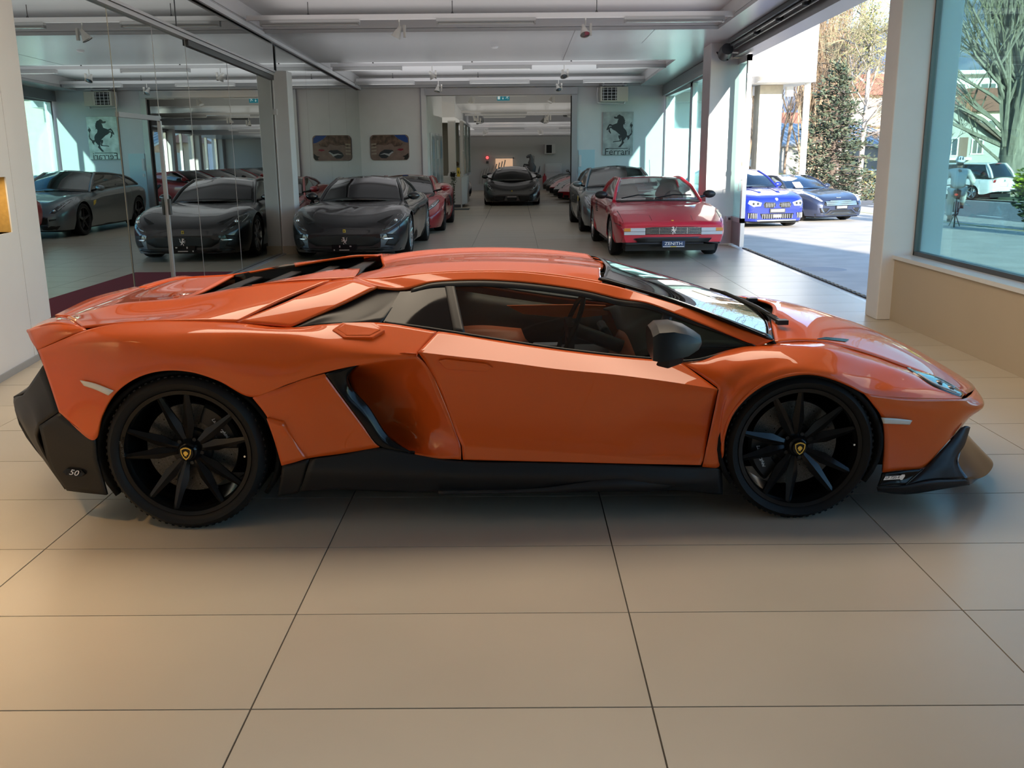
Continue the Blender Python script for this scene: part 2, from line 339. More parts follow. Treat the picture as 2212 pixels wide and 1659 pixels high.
# right side: parapet, fixed window, column
struct(MB().span((3.68, -8, 0), (4.1, 9.35, .60)).build('wall_right', BEIGE))
struct(MB().span((3.66, -8, .60), (4.12, 9.35, .635)).build('trim_10', mat('sill_pale', (.70, .72, .73), .3)))
col = MB(); col.span((3.55, 9.20, 0), (4.12, 9.52, 3.62)); struct(col.build('pillar_right', WALLW, bevel=.01))
struct(MB().span((3.80, -8, 3.22), (4.12, 9.3, 3.9)).build('wall_right_top', WALLW))
def window(name, x, y0, y1, z0, z1, m=TEALG, fr=ALUD, fw=.04, d=.06, div=()):
    f = MB()
    for a, b in (((x-d/2, y0, z0), (x+d/2, y1, z0+fw)), ((x-d/2, y0, z1-fw), (x+d/2, y1, z1)), ((x-d/2, y0, z0), (x+d/2, y0+fw, z1)), ((x-d/2, y1-fw, z0), (x+d/2, y1, z1))): f.span(a, b)
    for q in div: f.span((x-d/2, q-fw/2, z0), (x+d/2, q+fw/2, z1))
    o = struct(f.build(name, fr)); e = [y0]+list(div)+[y1]
    for a, b in zip(e[:-1], e[1:]): MB().span((x-.006, a+fw*.6, z0+fw*.6), (x+.006, b-fw*.6, z1-fw*.6)).build('pane', m, o)
    return o
window('window_1', 3.88, 5.4, 9.22, .635, 3.24)
window('window_2', 3.88, 1.0, 5.36, .635, 3.24, CLEARG)
window('window_3', 3.88, -4.0, .96, .635, 3.24, CLEARG)
# window header above the big opening, sliding gear, gate leaf
hd = MB(); hd.add([(x, y, z) for y, zb in ((9.5, 3.37), (17.5, 3.235)) for x, z in ((3.80, zb), (4.12, zb), (4.12, cz(y)+.3), (3.80, cz(y)+.3))], [(0, 1, 5, 4), (1, 2, 6, 5), (2, 3, 7, 6), (3, 0, 4, 7), (0, 3, 2, 1), (4, 5, 6, 7)])
struct(hd.build('trim_11', ALU))
m = MB()
for x, z, r in ((3.66, -.10, .022), (3.72, -.145, .016)): m.tube([(x, 9.5, cz(9.5)+z), (x, 16.8, cz(16.8)+z)], r, 8)
m.add([(x, y, cz(y)+z) for y in (9.5, 16.8) for x, z in ((3.60, -.01), (3.80, -.01), (3.80, -.075), (3.60, -.075))], [(0, 1, 5, 4), (1, 2, 6, 5), (2, 3, 7, 6), (3, 0, 4, 7), (0, 3, 2, 1), (4, 5, 6, 7)])
gt = thing('gate_track', 'dark sliding gate track with hangers under the ceiling above the open gateway', 'track')
m.build('track', ALUD, gt)
for k in range(5):
    y = 10.2+k*1.25; MB().box((3.69, y, cz(y)-.09), (.09, .10, .13)).build('hanger', BLK_RUB if 'BLK_RUB' in globals() else mat('door_seal', (.02, .02, .02), .7), gt, bevel=.01)
dm = thing('gate_motor', 'dark grey gate drive unit high on the far pillar', 'motor', (3.62, 17.05, 3.30))
MB().lathe([(0, -.16), (.10, -.15), (.115, -.05), (.115, .1), (.06, .16), (0, .16)], (0, 0, 0), (0, 1, -.3), 18).build('housing', ALUD, dm, smooth=40)
m = MB(); m.tube([(.05, -.1, 0), (.30, -.2, -.02)], .022); m.box((.2, -.15, .07), (.16, .05, .05)); m.build('drive_arm', ALU, dm)
MB().tube([(-.12, .15, .02), (-.05, .05, -.10), (.05, 0, -.12)], .014).build('cable', BLK_RUB if 'BLK_RUB' in globals() else mat('door_seal', (.02, .02, .02), .7), dm)
pf = MB().span((3.42, 17.3, 0), (4.12, 18.0, 3.62)); struct(pf.build('pillar_far', WALLW, bevel=.012))
lf = thing('gate_leaf', 'folded glazed gate leaf with a solid grey foot beside the far pillar', 'gate', (3.93, 17.0, 0))
m = MB()
for a, b in (((-.035, -.46, .03), (.035, -.36, 3.22)), ((-.035, .37, .03), (.035, .46, 3.22)), ((-.035, -.46, 3.12), (.035, .46, 3.22)), ((-.035, -.46, .44), (.035, .46, .52))): m.span(a, b)
m.build('leaf_frame', ALUL, lf); MB().span((-.02, -.40, .03), (.02, .40, .46)).build('kick_panel', ALU, lf); MB().span((-.006, -.38, .50), (.006, .38, 3.14)).build('pane', DOORG, lf)
for y in (-.41, .41): MB().span((-.05, y-.04, 1.40), (.045, y+.04, 1.47)).build('hinge', mat('brass_hinge', (.7, .45, .3), .4, .5), lf)
MB().tube([(-.04, -.41, .98), (-.09, -.41, .99), (-.09, -.41, 1.16), (-.04, -.41, 1.17)], .008).build('pull_handle', CHROME if 'CHROME' in globals() else ALUL, lf)
m = MB(); m.span((3.955, 9.5, -.012), (4.02, 16.6, .012)); tr = m.build('trim_12', mat('track_seal', (.03, .028, .025), .6)); struct(tr)
m = MB(); 
for k in range(46): m.span((3.965, 9.55+k*.153, .011), (4.005, 9.61+k*.153, .020))
tag(m.build('seal_ribs', mat('seal_rib', (.22, .16, .09), .5), tr), kind='stuff')
sp = MB().span((3.80, 17.27, .42), (3.92, 17.30, .52)).build('wall_socket', WALLW); tag(sp, 'small grey wall socket low on the far pillar', 'socket')
MB().span((3.84, 17.262, .45), (3.88, 17.27, .49)).build('socket_face', ALUD, sp)
# far right windows, hall one
struct(MB().add([(x, y, z) for y in (18.0, 25.2) for x, z in ((3.78, cz(y)-.01), (4.1, cz(y)-.01), (4.1, cz(y)-.26), (3.78, cz(y)-.26))], [(0, 1, 5, 4), (1, 2, 6, 5), (2, 3, 7, 6), (3, 0, 4, 7), (0, 3, 2, 1), (4, 5, 6, 7)]).build('trim_13', ALU))
FARG = glass('far_tinted_pane', (.66, .88, .88), .03, top=.45)
window('window_4', 3.9, 18.0, 21.4, .05, 3.20, FARG, ALU, .09, .1)
window('window_5', 3.9, 21.5, 25.1, .05, 3.13, FARG, ALU, .09, .1)
# ------------------------------------------------------------------ second hall
def c2(y): return 3.33-.028*(y-25.2)
w = MB(); w.span((-8.2, 25.45, 0), (-8, 56, 4)); w.build('wall_left_3', WALLW)['kind'] = 'structure'
struct(MB().span((-8.2, 47, 0), (6.6, 47.3, 4)).build('wall_back_2', mat('far_wall', (.62, .62, .63), .5)))
c = MB()
BAYS = [(25.4, 29.6, .22, -8), (29.6, 34.2, -.05, -8), (34.2, 37.4, .15, -8), (37.4, 40.6, -.12, -8), (40.6, 43.0, .05, -8), (43.0, 47.0, -.20, -8)]
for y0, y1, dz, x0 in BAYS:
    c.add([(x, y, c2(y)+dz+h) for h in (0, .5) for x, y in ((x0, y0), (6.6, y0), (6.6, y1), (x0, y1))], [(3, 2, 1, 0), (4, 5, 6, 7), (0, 1, 5, 4), (1, 2, 6, 5), (2, 3, 7, 6), (3, 0, 4, 7)])
struct(c.build('ceiling_2', CEILM))
struct(MB().span((3.7, 25.45, 0), (4.1, 30.3, 3.6)).build('wall_right_2', WALLW)); struct(MB().span((3.7, 30.1, -.4), (6.4, 30.3, 3.6)).build('wall_right_4', WHITEO))
XW = 6.2
for k in range(5):
    y = 30.35+k*3.35; window('window_%d' % (6+k), XW+.2, y, y+3.0, .35, 2.75, CLEARG, ALUL, .08, .1, (y+1.5,))
    struct(MB().span((XW-.1, y+3.0, 0), (XW+.4, y+3.35, 3.4)).build('pillar_right_%d' % (2+k), WALLW))
struct(MB().span((XW+.1, 30.3, 0), (XW+.4, 47, .35)).build('wall_right_3', WALLW))
struct(MB().span((XW+.05, 30.3, 2.75), (XW+.4, 47, 3.6)).build('trim_14', ALUD))
struct(MB().span((-8, -8.2, 0), (4.1, -8, 4)).build('wall_front', mat('dim_wall', (.22, .19, .16), .7)))
LAM = {
 'fender_rear': '-633,-900,799 -519,-900,847 -413,-885,886 -294,-850,906 -188,-840,911 -80,-835,912 28,-830,909 137,-830,904 247,-830,897 451,-830,878 588,-835,889 839,-840,897 1104,-860,858;-613,-920,769 -484,-945,795 -376,-955,825 -257,-960,847 -151,-955,859 -45,-950,864 62,-950,867 169,-950,866 313,-955,860 492,-960,847 610,-970,827 810,-980,800 1023,-985,777;-587,-940,699 -459,-975,706 -352,-990,715 -252,-1000,746 -142,-1000,781 -35,-1000,798 72,-1000,797 178,-1005,786 319,-1010,753 496,-1010,740 612,-1000,773 811,-995,777 1022,-985,776;-546,-955,534 -388,-985,416 -352,-995,509 -270,-1005,630 -161,-1010,700 -37,-1012,726 68,-1012,716 172,-1012,679 310,-1010,605 465,-1010,659 627,-1000,707 781,-995,739 1021,-985,774',
 'quarter_lower': '310,-1010,605 465,-1010,659 537,-1005,684 626,-1000,706;367,-1010,520 510,-1005,524 588,-1000,589 694,-990,597;404,-1000,411 537,-995,415 644,-985,487 767,-980,481;413,-990,293 538,-985,320 679,-980,337 846,-970,362',
 'blade': '623,-1000,704 695,-992,596 767,-982,480 846,-972,363 913,-968,345 997,-965,330;695,-1000,722 707,-985,651 793,-978,506 878,-972,378 928,-970,353 998,-966,330;769,-985,739 722,-965,682 810,-955,537 906,-955,387 950,-960,358 998,-965,329',
 'intake': '771,-975,735 894,-980,762 1021,-985,773;678,-700,606 837,-800,613 1082,-955,684;712,-700,510 902,-800,526 1121,-950,578;817,-720,369 984,-830,400 1172,-950,433;937,-850,319 1056,-920,332 1200,-960,355;997,-965,330 1096,-965,309 1201,-965,297',
 'door': '1104,-860,858 1195,-850,844 1397,-850,808 1619,-850,772 1909,-845,733 2088,-840,714 2181,-840,702;1024,-985,792 1181,-985,771 1396,-980,742 1612,-975,709 1895,-970,676 2070,-957,648 2329,-945,602;1072,-958,704 1222,-955,690 1432,-952,657 1643,-950,624 1899,-945,594 2065,-935,592 2329,-932,571;1172,-948,432 1304,-945,422 1504,-942,411 1689,-940,400 1904,-938,382 2048,-932,423 2303,-930,414;1201,-965,364 1333,-965,355 1525,-963,340 1702,-962,324 1903,-960,305 2037,-955,288 2275,-953,279;1205,-962,296 1332,-962,291 1525,-962,284 1703,-960,277 1904,-958,269 2038,-955,264 2266,-955,257',
 'fender_front': '2269,-955,248 2340,-955,243 2347,-965,361 2370,-975,478 2416,-980,556 2487,-985,620 2566,-985,660 2646,-985,679 2727,-985,678 2810,-985,658 2896,-980,621 2960,-970,584 3122,-940,555 3285,-890,535 3479,-800,509;2300,-952,429 2332,-955,437 2350,-966,511 2380,-972,569 2429,-974,618 2495,-972,658 2569,-970,688 2650,-968,701 2732,-966,698 2815,-964,681 2903,-955,646 2971,-945,611 3132,-910,583 3296,-860,554 3487,-790,514;2330,-945,603 2347,-945,618 2366,-945,646 2400,-940,673 2448,-935,696 2510,-930,715 2579,-925,727 2662,-920,732 2747,-915,726 2834,-905,706 2924,-890,677 3000,-880,645 3155,-850,608 3312,-820,570 3496,-775,516;2256,-893,654 2288,-890,682 2337,-880,706 2386,-875,725 2450,-865,740 2520,-860,752 2599,-850,760 2685,-840,761 2771,-835,755 2861,-820,740 2954,-800,710 3050,-780,676 3200,-770,632 3358,-750,571 3519,-740,511;2181,-840,702 2259,-820,711 2331,-810,730 2389,-800,745 2461,-790,760 2533,-780,766 2610,-760,768 2721,-720,764 2829,-700,759 2923,-680,741 3020,-660,710 3118,-640,678 3282,-620,617 3430,-620,576 3567,-660,491',
 'bumper_front': '2960,-970,584 3122,-940,555 3285,-890,535 3479,-800,509 3575,-668,489 3680,-500,468 3770,-330,453 3800,0,462;3012,-965,524 3148,-940,502 3311,-890,479 3486,-800,456 3625,-700,440 3715,-550,425 3790,-300,420 3815,0,425;3055,-955,464 3172,-930,434 3336,-880,418 3469,-810,404 3570,-700,385 3660,-560,375 3750,-300,370 3770,0,370;3078,-950,347 3189,-925,345 3319,-885,346 3417,-840,354 3500,-750,330 3600,-560,310 3680,-300,300 3700,0,300;3086,-940,205 3180,-925,210 3295,-890,206 3364,-865,273 3431,-830,328 3540,-600,250 3630,-300,230 3650,0,230',
 'rail': '826,-660,1031 955,-620,1015 1061,-600,1040 1169,-585,1046 1323,-580,1046 1478,-580,1035 1633,-590,1017 1787,-610,993 1931,-635,959 2048,-700,949 2158,-720,909 2319,-760,847 2442,-785,797 2534,-800,759;698,-560,1058 859,-575,1058 973,-550,1071 1113,-545,1079 1323,-540,1082 1479,-540,1077 1635,-545,1060 1791,-560,1037 1936,-585,1008 2056,-645,975 2165,-670,943 2328,-710,889 2450,-745,843 2610,-800,792',
 'winbase': '854,-840,896 1030,-845,871 1195,-850,844 1397,-850,808 1619,-850,772 1909,-845,733 2088,-840,714 2181,-840,705 2252,-840,709 2337,-825,725 2421,-815,741 2534,-800,759',
 'buttress': '214,-830,902 330,-835,893 454,-840,880;417,-700,974 548,-730,967 654,-750,959;586,-520,1042 694,-560,1057 822,-660,1032',
 'deck': '-444,-860,895 -294,-850,907 -80,-835,913 64,-830,909 216,-830,901;-532,-740,903 -308,-700,909 -94,-680,922 136,-680,954 387,-680,977;-683,-500,879 -476,-500,933 -137,-470,962 200,-470,1016 594,-520,1047',
 'tail': '-719,-800,874 -576,-840,905 -444,-860,895;-674,-860,832 -553,-880,879 -424,-875,890;-633,-900,799 -519,-900,847 -413,-885,886',
 'wsfar': '1934,450,1016 2260,500,911 2607,600,801',
 'diffuser_side': '-546,-955,534 -467,-970,473 -388,-985,416;-654,-930,468 -501,-955,370 -395,-975,321;-642,-900,260 -498,-940,256 -386,-965,240;-590,-880,145 -478,-930,150 -376,-960,150',
 'diffuser_rear': '-601,-930,742 -573,-945,648 -546,-955,534;-773,-800,576 -688,-880,557 -654,-930,468;-869,-700,536 -784,-800,459 -695,-870,369;-868,-700,456 -754,-800,340 -597,-880,149',
 'hood': '2610,-765,773 2720,-722,773 2830,-700,765 2920,-680,745 3020,-660,718 3120,-640,685 3280,-620,625 3430,-620,568 3575,-655,492;2700,-400,815 2800,-400,812 2900,-395,800 2980,-390,782 3080,-385,755 3180,-380,722 3340,-370,660 3510,-360,585 3770,-330,452;2800,0,835 2870,0,830 2960,0,815 3040,0,797 3130,0,770 3230,0,738 3390,0,675 3560,0,598 3800,0,462',
 'skirt': '538,-985,320 679,-980,337 846,-970,362 997,-965,330 1096,-965,309 1201,-962,296 1525,-962,284 1904,-958,269 2269,-955,248 2340,-955,243 2361,-950,234;522,-1000,272 679,-1000,270 845,-995,266 997,-990,255 1096,-985,244 1201,-985,239 1524,-980,225 1903,-975,211 2257,-965,187 2335,-955,190 2368,-945,179;480,-970,160 669,-970,166 837,-965,154 991,-960,146 1091,-955,142 1198,-955,140 1525,-950,136 1908,-945,133 2245,-930,123 2316,-930,111 2377,-930,106',
 'skirt_blade': '1093,-985,166 1524,-980,167 1903,-975,207 2111,-965,198 2230,-955,216;1093,-990,144 1523,-985,146 1903,-980,147 2071,-970,141 2123,-965,143',
 'rear_flap': '412,-985,289 474,-985,304 537,-985,319;399,-980,220 457,-980,227 513,-980,242;371,-955,132 425,-960,140 473,-965,152',
 'vent_facet': '369,-1014,519 403,-1018,505 439,-1020,488;395,-1008,413 436,-1000,410 481,-990,407;415,-993,293 472,-988,306 528,-985,323',
 'fin': '3500,-770,362 3388,-855,292 3293,-900,214 3190,-948,147;3529,-765,371 3445,-845,299 3369,-895,223 3289,-930,160;3567,-735,355 3518,-800,295 3451,-872,225 3491,-887,153',
 'lower_strip': '3084,-945,207 3176,-935,213 3289,-905,212;3076,-945,173 3162,-940,182 3243,-925,183;3063,-950,143 3147,-950,150 3191,-948,149',
 'splitter_lip': '3061,-950,144 3187,-955,151 3279,-950,166 3489,-890,154;3062,-950,131 3191,-950,127 3348,-930,131 3511,-885,135;3073,-930,112 3196,-920,94 3387,-910,114 3523,-865,116',
 'splitter': '3460,-855,220 3530,-720,262 3620,-560,262 3700,-420,235 3770,-250,210 3780,0,210;3473,-872,180 3570,-765,180 3675,-615,172 3765,-465,160 3820,-250,150 3830,0,150;3493,-885,151 3600,-800,125 3720,-660,105 3820,-500,100 3865,-250,100 3875,0,100;3523,-865,115 3580,-790,100 3680,-640,85 3780,-480,80 3820,-250,80 3830,0,80',
 'mark_rear': '-417,-985,686 -364,-990,675 -274,-1000,643;-403,-985,663 -353,-990,646 -298,-1000,623',
 'mark_front': '3047,-965,472 3126,-950,462 3199,-930,447;3058,-965,445 3129,-950,437 3189,-930,428',
 'fuel': '648,-890,872 689,-860,899 827,-855,897 878,-895,870 828,-935,845 705,-935,847;670,-890,872 700,-868,893 816,-863,891 860,-895,871 816,-925,851 715,-925,852',
 'handle': '1112,-975,751 1141,-977,759 1317,-975,736 1344,-968,716 1316,-963,700 1146,-963,711;1133,-970,745 1169,-970,743 1320,-965,725 1327,-963,717 1302,-962,713 1154,-963,725',
 'hlight': '3282,-620,617 3374,-640,608 3460,-620,576 3519,-630,536 3561,-670,491 3480,-795,509 3422,-805,539 3339,-790,584 3295,-720,605',
 'mirror': '2010,-1060,880 2023,-1060,793 2069,-1060,917 2223,-1060,848 2133,-1060,791 2149,-1060,902 2094,-1000,778 2042,-955,707 2070,-970,688 2140,-960,698 2180,-1000,782',
 'wsnear': '1843,-500,1119 1856,-530,1060 1847,-545,1040;1843,-545,1041 2147,-645,960 2378,-735,876 2615,-800,795',
 'duct': '445,-800,873 586,-720,938 708,-660,991 821,-620,1026 953,-600,1013;484,-830,880 583,-800,916 675,-770,929 787,-770,934 933,-640,991;464,-840,878 626,-840,889 736,-840,893 843,-840,897 855,-840,896',
 'badge50': '-569,-930,255 -550,-935,272 -477,-950,270 -461,-955,253 -479,-955,240 -552,-940,243',
 'lpbadge': '3085,-945,176 3094,-945,189 3175,-940,195 3182,-940,190 3170,-940,177',
 'seatpts': '1267,-500,869 1333,-500,873 1420,-500,778 1620,-500,720;1417,700,720 1850,700,721 2018,700,714 2033,700,657 1823,700,637 1514,700,668;1742,-350,724 1775,-350,908 1820,-350,930;2084,-200,763 2003,-200,668 2183,-200,593',
}
# ================================================================== orange sports car
def pan(n): return [np.array([[float(q)/1000 for q in p.split(',')] for p in r.split()]) for r in LAM[n].split(';')]
ORANGE = mat('orange_pearl_paint', (.72, .108, .012), .45, 0.0, coat=1.0, coat_rough=.012, spec=.15)
BLK_SATIN = mat('satin_black_plastic', (.012, .012, .013), .42, spec=.4)
BLK_GLOSS = mat('gloss_black', (.006, .006, .0065), .14, coat=.12, spec=.22)
BLK_MATT = mat('matt_black', (.006, .006, .006), .75, spec=.2)
RUBBER = mat('tyre_rubber', (.006, .006, .0065), .62, spec=.3)
CHROME = mat('bright_metal', (.75, .75, .76), .18, 1.0)
STEEL = mat('dull_steel', (.35, .35, .36), .35, 1.0)
GOLD = mat('gold_print', (.85, .55, .10), .35, .6)
WHITEP = mat('white_print', (.85, .85, .85), .5)
CLEARP = mat('clear_marker_plastic', (.72, .68, .62), .25, coat=.5)
CARBON = mat('carbon_ceramic_disc', (.12, .115, .105), .38, .5, noise=.5, nscale=220)
CGLASS = glass('car_side_glass', (.74, .77, .74), .02, top=.45)
WGLASS = glass('windscreen_glass', (.35, .42, .40), .10, top=.95)
DKGLASS = mat('dark_glass', (.006, .007, .008), .05, coat=.0, spec=.3)
LEATHER_B = mat('black_leather', (.015, .015, .016), .5)
LEATHER_O = mat('orange_leather', (.42, .09, .025), .5)

def lam_panel(root, name, rows, nu, nv, m, breaks=(), inset=.0025, both=True, thick=.012, smooth=60, centre=(1.3, 0, .3), edge=None):
    G = refine(rows, nu, nv, breaks)
    if edge is not None:      # keep the first edge angular like its neighbour's
        r = np.stack([q[0] for q in rows]); n = len(G); e = np.concatenate([spl(r[:edge+1], 200), spl(r[edge:], 200)]); t = np.concatenate([[0], np.cumsum(np.linalg.norm(np.diff(e, axis=0), axis=1))]); a = np.concatenate([[0], np.cumsum(np.linalg.norm(np.diff(G[:, 0], axis=0), axis=1))]); e = np.stack([np.interp(a/a[-1]*t[-1], t, e[:, k]) for k in range(3)], 1)
        w = np.clip(1-np.arange(nv)/10., 0, 1)**2; G = G+(e-G[:, 0])[:, None]*w[None, :, None]
    if inset: G = shrink(G, inset)
    fl = orient(G, centre); res = []
    for sgn in ((1, -1) if both else (1,)):
        H = G*np.array([1, sgn, 1]); res.append(MB().grid(H, fl if sgn > 0 else not fl).build(name, m, root, smooth=smooth, solid=thick))
    return res
def mirror_join(rows):
    """half rows that end on the centre line -> full rows across the car"""
    return [np.concatenate([r, (r*np.array([1, -1, 1]))[::-1][1:]]) for r in rows]

def wheel(root, c, side, R, rim, wid, rot, caliper, txt):
    """side -1: outer face towards -y"""
    o = Vector(c); ax = Vector((0, side, 0)); w = wid/2
    lip = rim
    bar = MB().lathe([(lip+.001, w-.008), (lip-.003, w-.003), (lip-.020, w-.006), (lip-.025, w-.018), (lip-.030, w-.05), (lip-.036, -w+.04), (lip-.01, -w+.01)], o, ax, 64)
    whl = bar.build('wheel_rim', BLK_GLOSS, root, smooth=40)
    tp = [(lip-.004, w-.012), (lip+.006, w+.004), (lip+.02, w+.010), (lip+(R-lip)*.5, w+.014), (R-.022, w+.006), (R-.008, w-.012), (R-.001, w-.035), (R, -w+.045), (R-.006, -w+.016), (R-.03, -w), (lip, -w+.01)]
    ty = MB().lathe(tp, o, ax, 72)
    for k in range(72):        # tread blocks on the shoulder
        a = 2*pi*k/72; u = Vector((cos(a), 0, sin(a))); t = Vector((-sin(a), 0, cos(a)))
        ty.box(o+u*(R-.0066)+ax*(w-.030), (.012, .030, .010), rot=Matrix((t, ax, u)).transposed())
    ty.build('tyre', RUBBER, whl, smooth=40)
    sp = MB(); st = [(.040, .012, .050, .002), (.075, .016, .036, .010), (.128, .0265, .022, .016), (.19, .0185, .012, .012), (lip-.014, .0105, .004, .006)]
    # stations: radius, half width, depth below the rim face, ridge height
    v = []
    for r, hw, dp, rg in st:
        v += [(-hw, dp+rg, r), (0, dp, r), (hw, dp+rg, r), (hw*.7, dp+rg+.025, r), (-hw*.7, dp+rg+.025, r)]
    f = [(i*5+k, i*5+(k+1) % 5, i*5+5+(k+1) % 5, i*5+5+k) for i in range(len(st)-1) for k in range(5)]+[tuple(range(20, 25))]
    sm = None
    for k in range(10):
        a = rot+2*pi*k/10+(radians(5) if k % 2 else -radians(5))
        if sm is None:
            s_ = MB(); s_.add([(x, -side*y, z) for x, y, z in v], f if side > 0 else [q[::-1] for q in f]); sm = s_.mesh('spoke', BLK_GLOSS, 25)
        q = bpy.data.objects.new('spoke', sm); COL.objects.link(q); q.parent = whl; q.location = o+ax*(w-.006); q.rotation_euler = (0, a, 0)
    MB().lathe([(.0, w-.020), (.034, w-.024), (.044, w-.034), (.052, w-.060), (.05, w-.09)], o, ax, 32).build('hub', BLK_GLOSS, whl, smooth=40)
    cap = MB().lathe([(0, w-.010), (.030, w-.011), (.034, w-.016), (.034, w-.03)], o, ax, 28).build('centre_cap', BLK_GLOSS, whl, smooth=40)
    cr = cos(rot*1.0); sh = [(-.5, .42), (-.25, .56), (0, .62), (.25, .56), (.5, .42), (.46, 0), (.26, -.4), (0, -.62), (-.26, -.4), (-.46, 0)]
    ux = Vector((-side*cos(rot*.3), 0, sin(rot*.3)*side)); uz = Vector((sin(rot*.3), 0, cos(rot*.3))); em = o+ax*(w-.009)
    ring = MB(); P_ = [[em+(ux*x+uz*y)*s_+ax*h for x, y in sh] for s_, h in ((.047, 0), (.046, .003), (.038, .003), (.037, 0))]
    ring.grid(np.array([[list(p) for p in (q+[q[0]])] for q in P_])); 
    bull = [(-.24, -.02), (-.20, .16), (-.04, .26), (.10, .22), (.22, .08), (.20, -.06), (.08, -.14), (.06, -.30), (-.02, -.20), (-.12, -.26), (-.14, -.10)]
    b3 = [em+(ux*x+uz*y)*.046+ax*.003 for x, y in bull]; ring.add(b3, [tuple(range(len(b3)))])
    ring.build('shield_emblem', GOLD, whl)
    for k in range(5):
        a = rot+2*pi*k/5+pi/10*0+radians(18); p = o+Vector((sin(a), 0, cos(a)))*.056
        MB().cyl(p+ax*(w-.09), p+ax*(w-.052), .010, .009, 6).build('wheel_bolt', BLK_SATIN, whl)
    a = rot+radians(84); p = o+Vector((sin(a), 0, cos(a)))*(lip-.034); MB().cyl(p+ax*(w-.06), p+ax*(w-.012), .0045).build('valve', CHROME, whl)
    dr = lip*.70
    d = MB().lathe([(.09, w-.105), (dr, w-.105), (dr, w-.135), (.09, w-.135)], o, ax, 48, close=True)
    d.build('brake_disc', CARBON, whl, smooth=30)
    hb = MB().lathe([(.0, w-.085), (.088, w-.088), (.098, w-.11)], o, ax, 24); hb.build('disc_bell', BLK_SATIN, whl, smooth=40)
    hl = MB()
    for k in range(30):
        a = 2*pi*k/30; rr = (.115, .145, .172)[k % 3]*dr/.2; p = o+Vector((cos(a), 0, sin(a)))*rr+ax*(w-.1043); hl.cyl(p, p+ax*.0006, .0033, n=6)
    tag(hl.build('disc_holes', BLK_MATT, whl), kind='stuff')
    cg = []
    for i in range(13):
        a = caliper+radians(-34+68*i/12); u = Vector((cos(a), 0, sin(a)))
        cg.append([list(o+u*r+ax*h) for r, h in ((dr-.075, w-.103), (dr-.07, w-.078), (dr+.005, w-.070), (dr+.018, w-.085), (dr+.018, w-.14))])
    MB().grid(np.array(cg)).build('brake_caliper', BLK_SATIN, whl, smooth=40, solid=.01)
    u = Vector((cos(caliper), 0, sin(caliper))); t = Vector((-sin(caliper), 0, cos(caliper)))*(1 if side*cos(caliper) < 0 else 1)
    tx = t if side < 0 else -t
    tx = Vector((-sin(caliper), 0, cos(caliper)));
    if cos(caliper) > 0: tx = -tx
    mw = frame(o+u*(dr-.03)+ax*(w-.066), tx, ax.cross(tx)); lettering(txt, .021, WHITEP, mw, whl, 'caliper_lettering', .0008, .3)
    return whl

